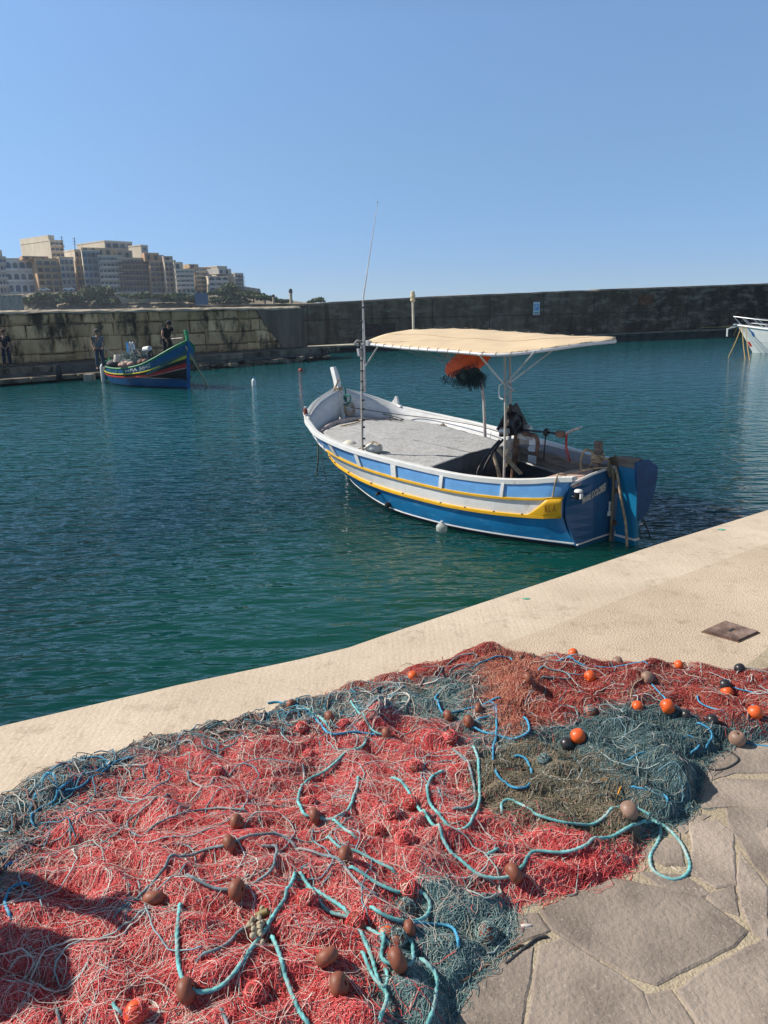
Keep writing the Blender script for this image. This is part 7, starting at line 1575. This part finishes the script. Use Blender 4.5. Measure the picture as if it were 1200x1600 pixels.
# kind, pixel, dz, tilt axis (deg heading, deg lean), scale, covered, label
FL = [
 ('b',370,1282,.016,60,62,1.0,0,'brown float on edge above another at the left of the red heap crown'), ('b',358,1314,.016,110,70,1.0,0,'brown float threaded on the arching grey rope'), ('b',370,1387,.018,95,72,1.1,0,'brown float in the hook of faded teal rope'),
 ('b',240,1401,.018,20,25,1.15,0,'brown float lying flat left of the hook of faded rope'), ('b',291,1545,.020,70,80,1.15,0,'brown float at the bottom of the deep teal rope loop'), ('o',212,1580,.010,40,50,1.0,1,'orange float half buried at the bottom left'),
 ('b',491,1271,.016,75,70,1.0,0,'brown float at the base of the upper teal rope loop'), ('b',484,1252,.004,30,40,.9,1,'buried brown float touching the one in the upper rope loop'), ('b',540,1337,.014,100,60,1.0,0,'brown float on the teal rope right of the red crown'),
 ('b',558,1440,.012,30,40,1.15,1,'large brown float under strands beside the teal net corner'), ('b',511,1492,.018,30,50,1.15,0,'brown float lying slanted above the lowest middle one'), ('b',530,1536,.014,95,70,1.1,0,'brown upright float near the bottom middle'),
 ('b',400,1550,.004,20,30,1.1,1,'brown float buried in red net below the pale knot'), ('b',480,1405,.002,20,30,1.1,1,'brown float buried between two teal ropes on the red heap'), ('b',340,1206,.002,30,40,1.0,1,'brown float buried near the upper left of the red net'),
 ('b',515,1122,.014,20,40,1.0,0,'brown float at the end of the very thick teal rope piece'), ('b',455,1100,.014,20,40,.9,0,'brown float furthest back on the left of the heap'), ('b',472,1136,.004,40,40,.9,1,'brown float sunk in the red net just below the back pair'), ('b',482,1180,.004,60,50,.9,1,'brown float buried above the upper teal rope loop'),
 ('b',586,1300,.003,30,30,1.1,1,'brown float buried in the middle of the red heap'), ('b',612,1268,.002,40,40,1.0,1,'brown float hidden in red folds left of the tall oval ring'), ('b',642,1252,.002,10,30,1.0,1,'brown float hidden beside the left side of the tall oval ring'), ('b',538,1131,.006,10,30,.8,1,'small brown float right of the thick rope piece'),
 ('b',604,1145,.016,90,72,.95,0,'brown float where three ropes meet behind the red heap'), ('b',700,1117,.016,90,78,.95,0,'brown upright float left of the brown pair'), ('b',732,1126,.014,40,45,1.0,0,'front brown float of the pair by the bright blue rope'), ('b',748,1106,.014,50,50,.9,0,'rear brown float of the pair by the bright blue rope'),
 ('b',825,1060,.018,85,72,1.0,0,'brown float hanging at the foot of the dark green arch'), ('o',645,1056,.014,80,60,.9,0,'orange float alone at the far left back edge'), ('o',896,1020,.014,20,20,1.0,0,'orange float furthest back, on the quay concrete edge of the heap'), ('t',965,1032,.010,20,30,.9,0,'tan float right of the furthest back orange float'),
 ('o',922,1056,.016,70,35,1.0,0,'orange float in the middle of the far dark red net'), ('t',1011,1058,.018,60,60,1.0,0,'tan float on the blue rope between orange floats'), ('o',1061,1038,.008,30,30,.9,0,'small orange float on the back edge at the right'), ('d',1156,1044,.014,30,30,1.0,0,'dark float furthest right on the back edge'), ('d',1133,1069,.014,40,50,1.0,0,'dark float just above the orange one near the right edge'),
 ('o',1136,1080,.014,20,15,1.0,0,'orange float just below the dark one near the right edge'), ('o',1180,1113,.016,20,10,1.1,0,'rightmost orange float, at the edge of the grey teal net'), ('o',1043,1103,.016,30,25,1.1,0,'orange float at the lower end of the blue rope in the dark red net'), ('o',996,1103,.014,75,55,.9,0,'orange float inside the thin tan cord loop'),
 ('o',922,1110,.012,60,40,.9,1,'orange float veiled by net below the middle one'), ('o',903,1149,.018,80,65,1.1,0,'orange float at the left end of the dark teal ridge'), ('d',886,1162,.016,30,40,1.1,0,'black float touching the orange one on the dark teal ridge'), ('t',1152,1153,.020,20,10,1.1,0,'tan float with a hole lying on the paving edge at the right'),
 ('d',1072,1116,.012,40,50,.9,0,'dark float at the left end of the right tip rope'), ('d',1113,1124,.012,40,40,1.0,0,'dark float in the dark red net above the right tip'), ('t',983,1264,.020,70,60,1.15,0,'big tan brown float on the rope above the teardrop loop'), ('b',803,1361,.020,80,70,1.15,0,'shiny brown float at the low point of the long teal rope'),
 ('b',632,1309,.008,20,40,1.1,1,'brown float just breaking through the red net right of centre'), ('b',648,1198,.003,10,30,1.1,1,'brown float buried left of the top of the tall oval ring'), ('b',704,1151,.004,20,30,1.0,1,'brown float sunk at the top of the tall oval ring'), ('b',621,1497,.020,80,75,1.2,0,'glossy brown upright float in the lower cluster'),
 ('b',640,1447,.010,20,30,.85,0,'small round brown float at the top of the lower cluster'), ('b',621,1466,.006,20,40,1.0,1,'veiled brown float left in the lower cluster'), ('b',633,1417,.006,20,30,1.1,1,'brown float wrapped in net under the thick rope hook'), ('b',638,1388,.008,20,30,1.1,1,'reddish brown float above the thick rope hook'),
 ('b',760,1456,.010,20,30,1.1,1,'brown float wrapped in the teal net at the bottom'), ('o',604,1458,.004,60,50,.9,1,'half hidden orange float in the lower cluster'), ('d',850,1187,.006,20,30,.9,1,'dark float sunk in the olive net'),
]
cov_pts = []
for i, (kd, x, y, dz, hd, ln, sc, cv, lb) in enumerate(FL):
    c = on_net(x, y + (3 if y > 1200 else 1), dz + .006); o = bpy.data.objects.new('net_float', FM[kd]); col.objects.link(o); o.location = tuple(c)
    if kd != 't' or x < 1100: hd, ln = 62 + (hd * 7 + i * 13) % 56, 66 + (i * 5) % 18
    if 'flat' in lb: hd, ln = 8, -45
    if 'slanted' in lb: hd, ln = 35, -50
    M_ = Matrix.Rotation(R(hd), 3, 'Z') @ Matrix.Rotation(R(ln), 3, 'X'); o.rotation_euler = M_.to_euler(); sc *= .76; o.scale = (sc, sc * random.uniform(.93, 1.05), sc * random.uniform(.95, 1.1)); tag(o, lb, 'net float', GRP[kd])
    if cv: cov_pts.append((c, kd, sc, x, y))
# strands drawn tight over the half buried floats belong to the nets: extra curls on top
def veil(c, r_, n, seed, rad=.0009):
    rg_ = np.random.default_rng(seed); V = []; F = []; k0 = 0
    mb = MB()
    for i in range(n):
        d = rg_.normal(0, 1, 3); d[2] = abs(d[2]) * .8 + .2; d /= np.linalg.norm(d); u = np.cross(d, rg_.normal(0, 1, 3)); u /= np.linalg.norm(u)
        pts = [c + (d * math.cos(a) + u * math.sin(a)) * r_ * rg_.uniform(1.0, 1.12) for a in np.linspace(-1.3, 1.3, 8)]
        pts = [p if p[2] > QZ else np.array([p[0], p[1], QZ + .002]) for p in pts]; mb.tube(pts, rad, 3, cap=False)
    return mb
mbr = MB(); mbt = MB()
for i, (c, kd, sc, x, y) in enumerate(cov_pts):
    v_ = veil(c, .033 * sc, 34, 300 + i); tgt = mbt if (x > 735 or (x > 600 and y > 1400)) else mbr; tgt.add(v_.v, v_.f)
mbr.build('loose_twine', RED, None, label='red strands stretched over half buried floats', cat='twine', kind='stuff', fixn=False)
mbt.build('loose_twine', TEAL, None, label='teal strands stretched over half buried floats', cat='twine', kind='stuff', fixn=False)
# a small cork and a shell
c = on_net(410, 1427, .012); mb = MB(); mb.lathe([(0, -.018), (.008, -.017), (.010, 0), (.008, .017), (0, .018)], (0, 0, 0), 12, Matrix.Rotation(R(65), 4, 'Y') @ Matrix.Rotation(.3, 4, 'Z')); mb.build('cork', mat('olive_cork', (.20, .15, .05), .6), None, smooth=True, label='small olive cork at the top of the pale knot', cat='cork', loc=tuple(c))
for (x, y, lb, s_) in ((646, 1533, 'tiny white shell in the net near the bottom middle', .010), (822, 1447, 'tiny pale leaf on the paving beside the teal net', .012)):
    c = on_net(x, y, .004); mb = MB(); mb.lathe([(0, -s_ * 1.6), (s_ * .5, -s_), (s_ * .55, 0), (s_ * .3, s_), (0, s_ * 1.5)], (0, 0, 0), 8, Matrix.Rotation(R(80), 4, 'Y')); mb.build('shell' if 'shell' in lb else 'leaf', ROPE_WHITE, None, smooth=True, label=lb, cat='shell' if 'shell' in lb else 'leaf', loc=tuple(c))
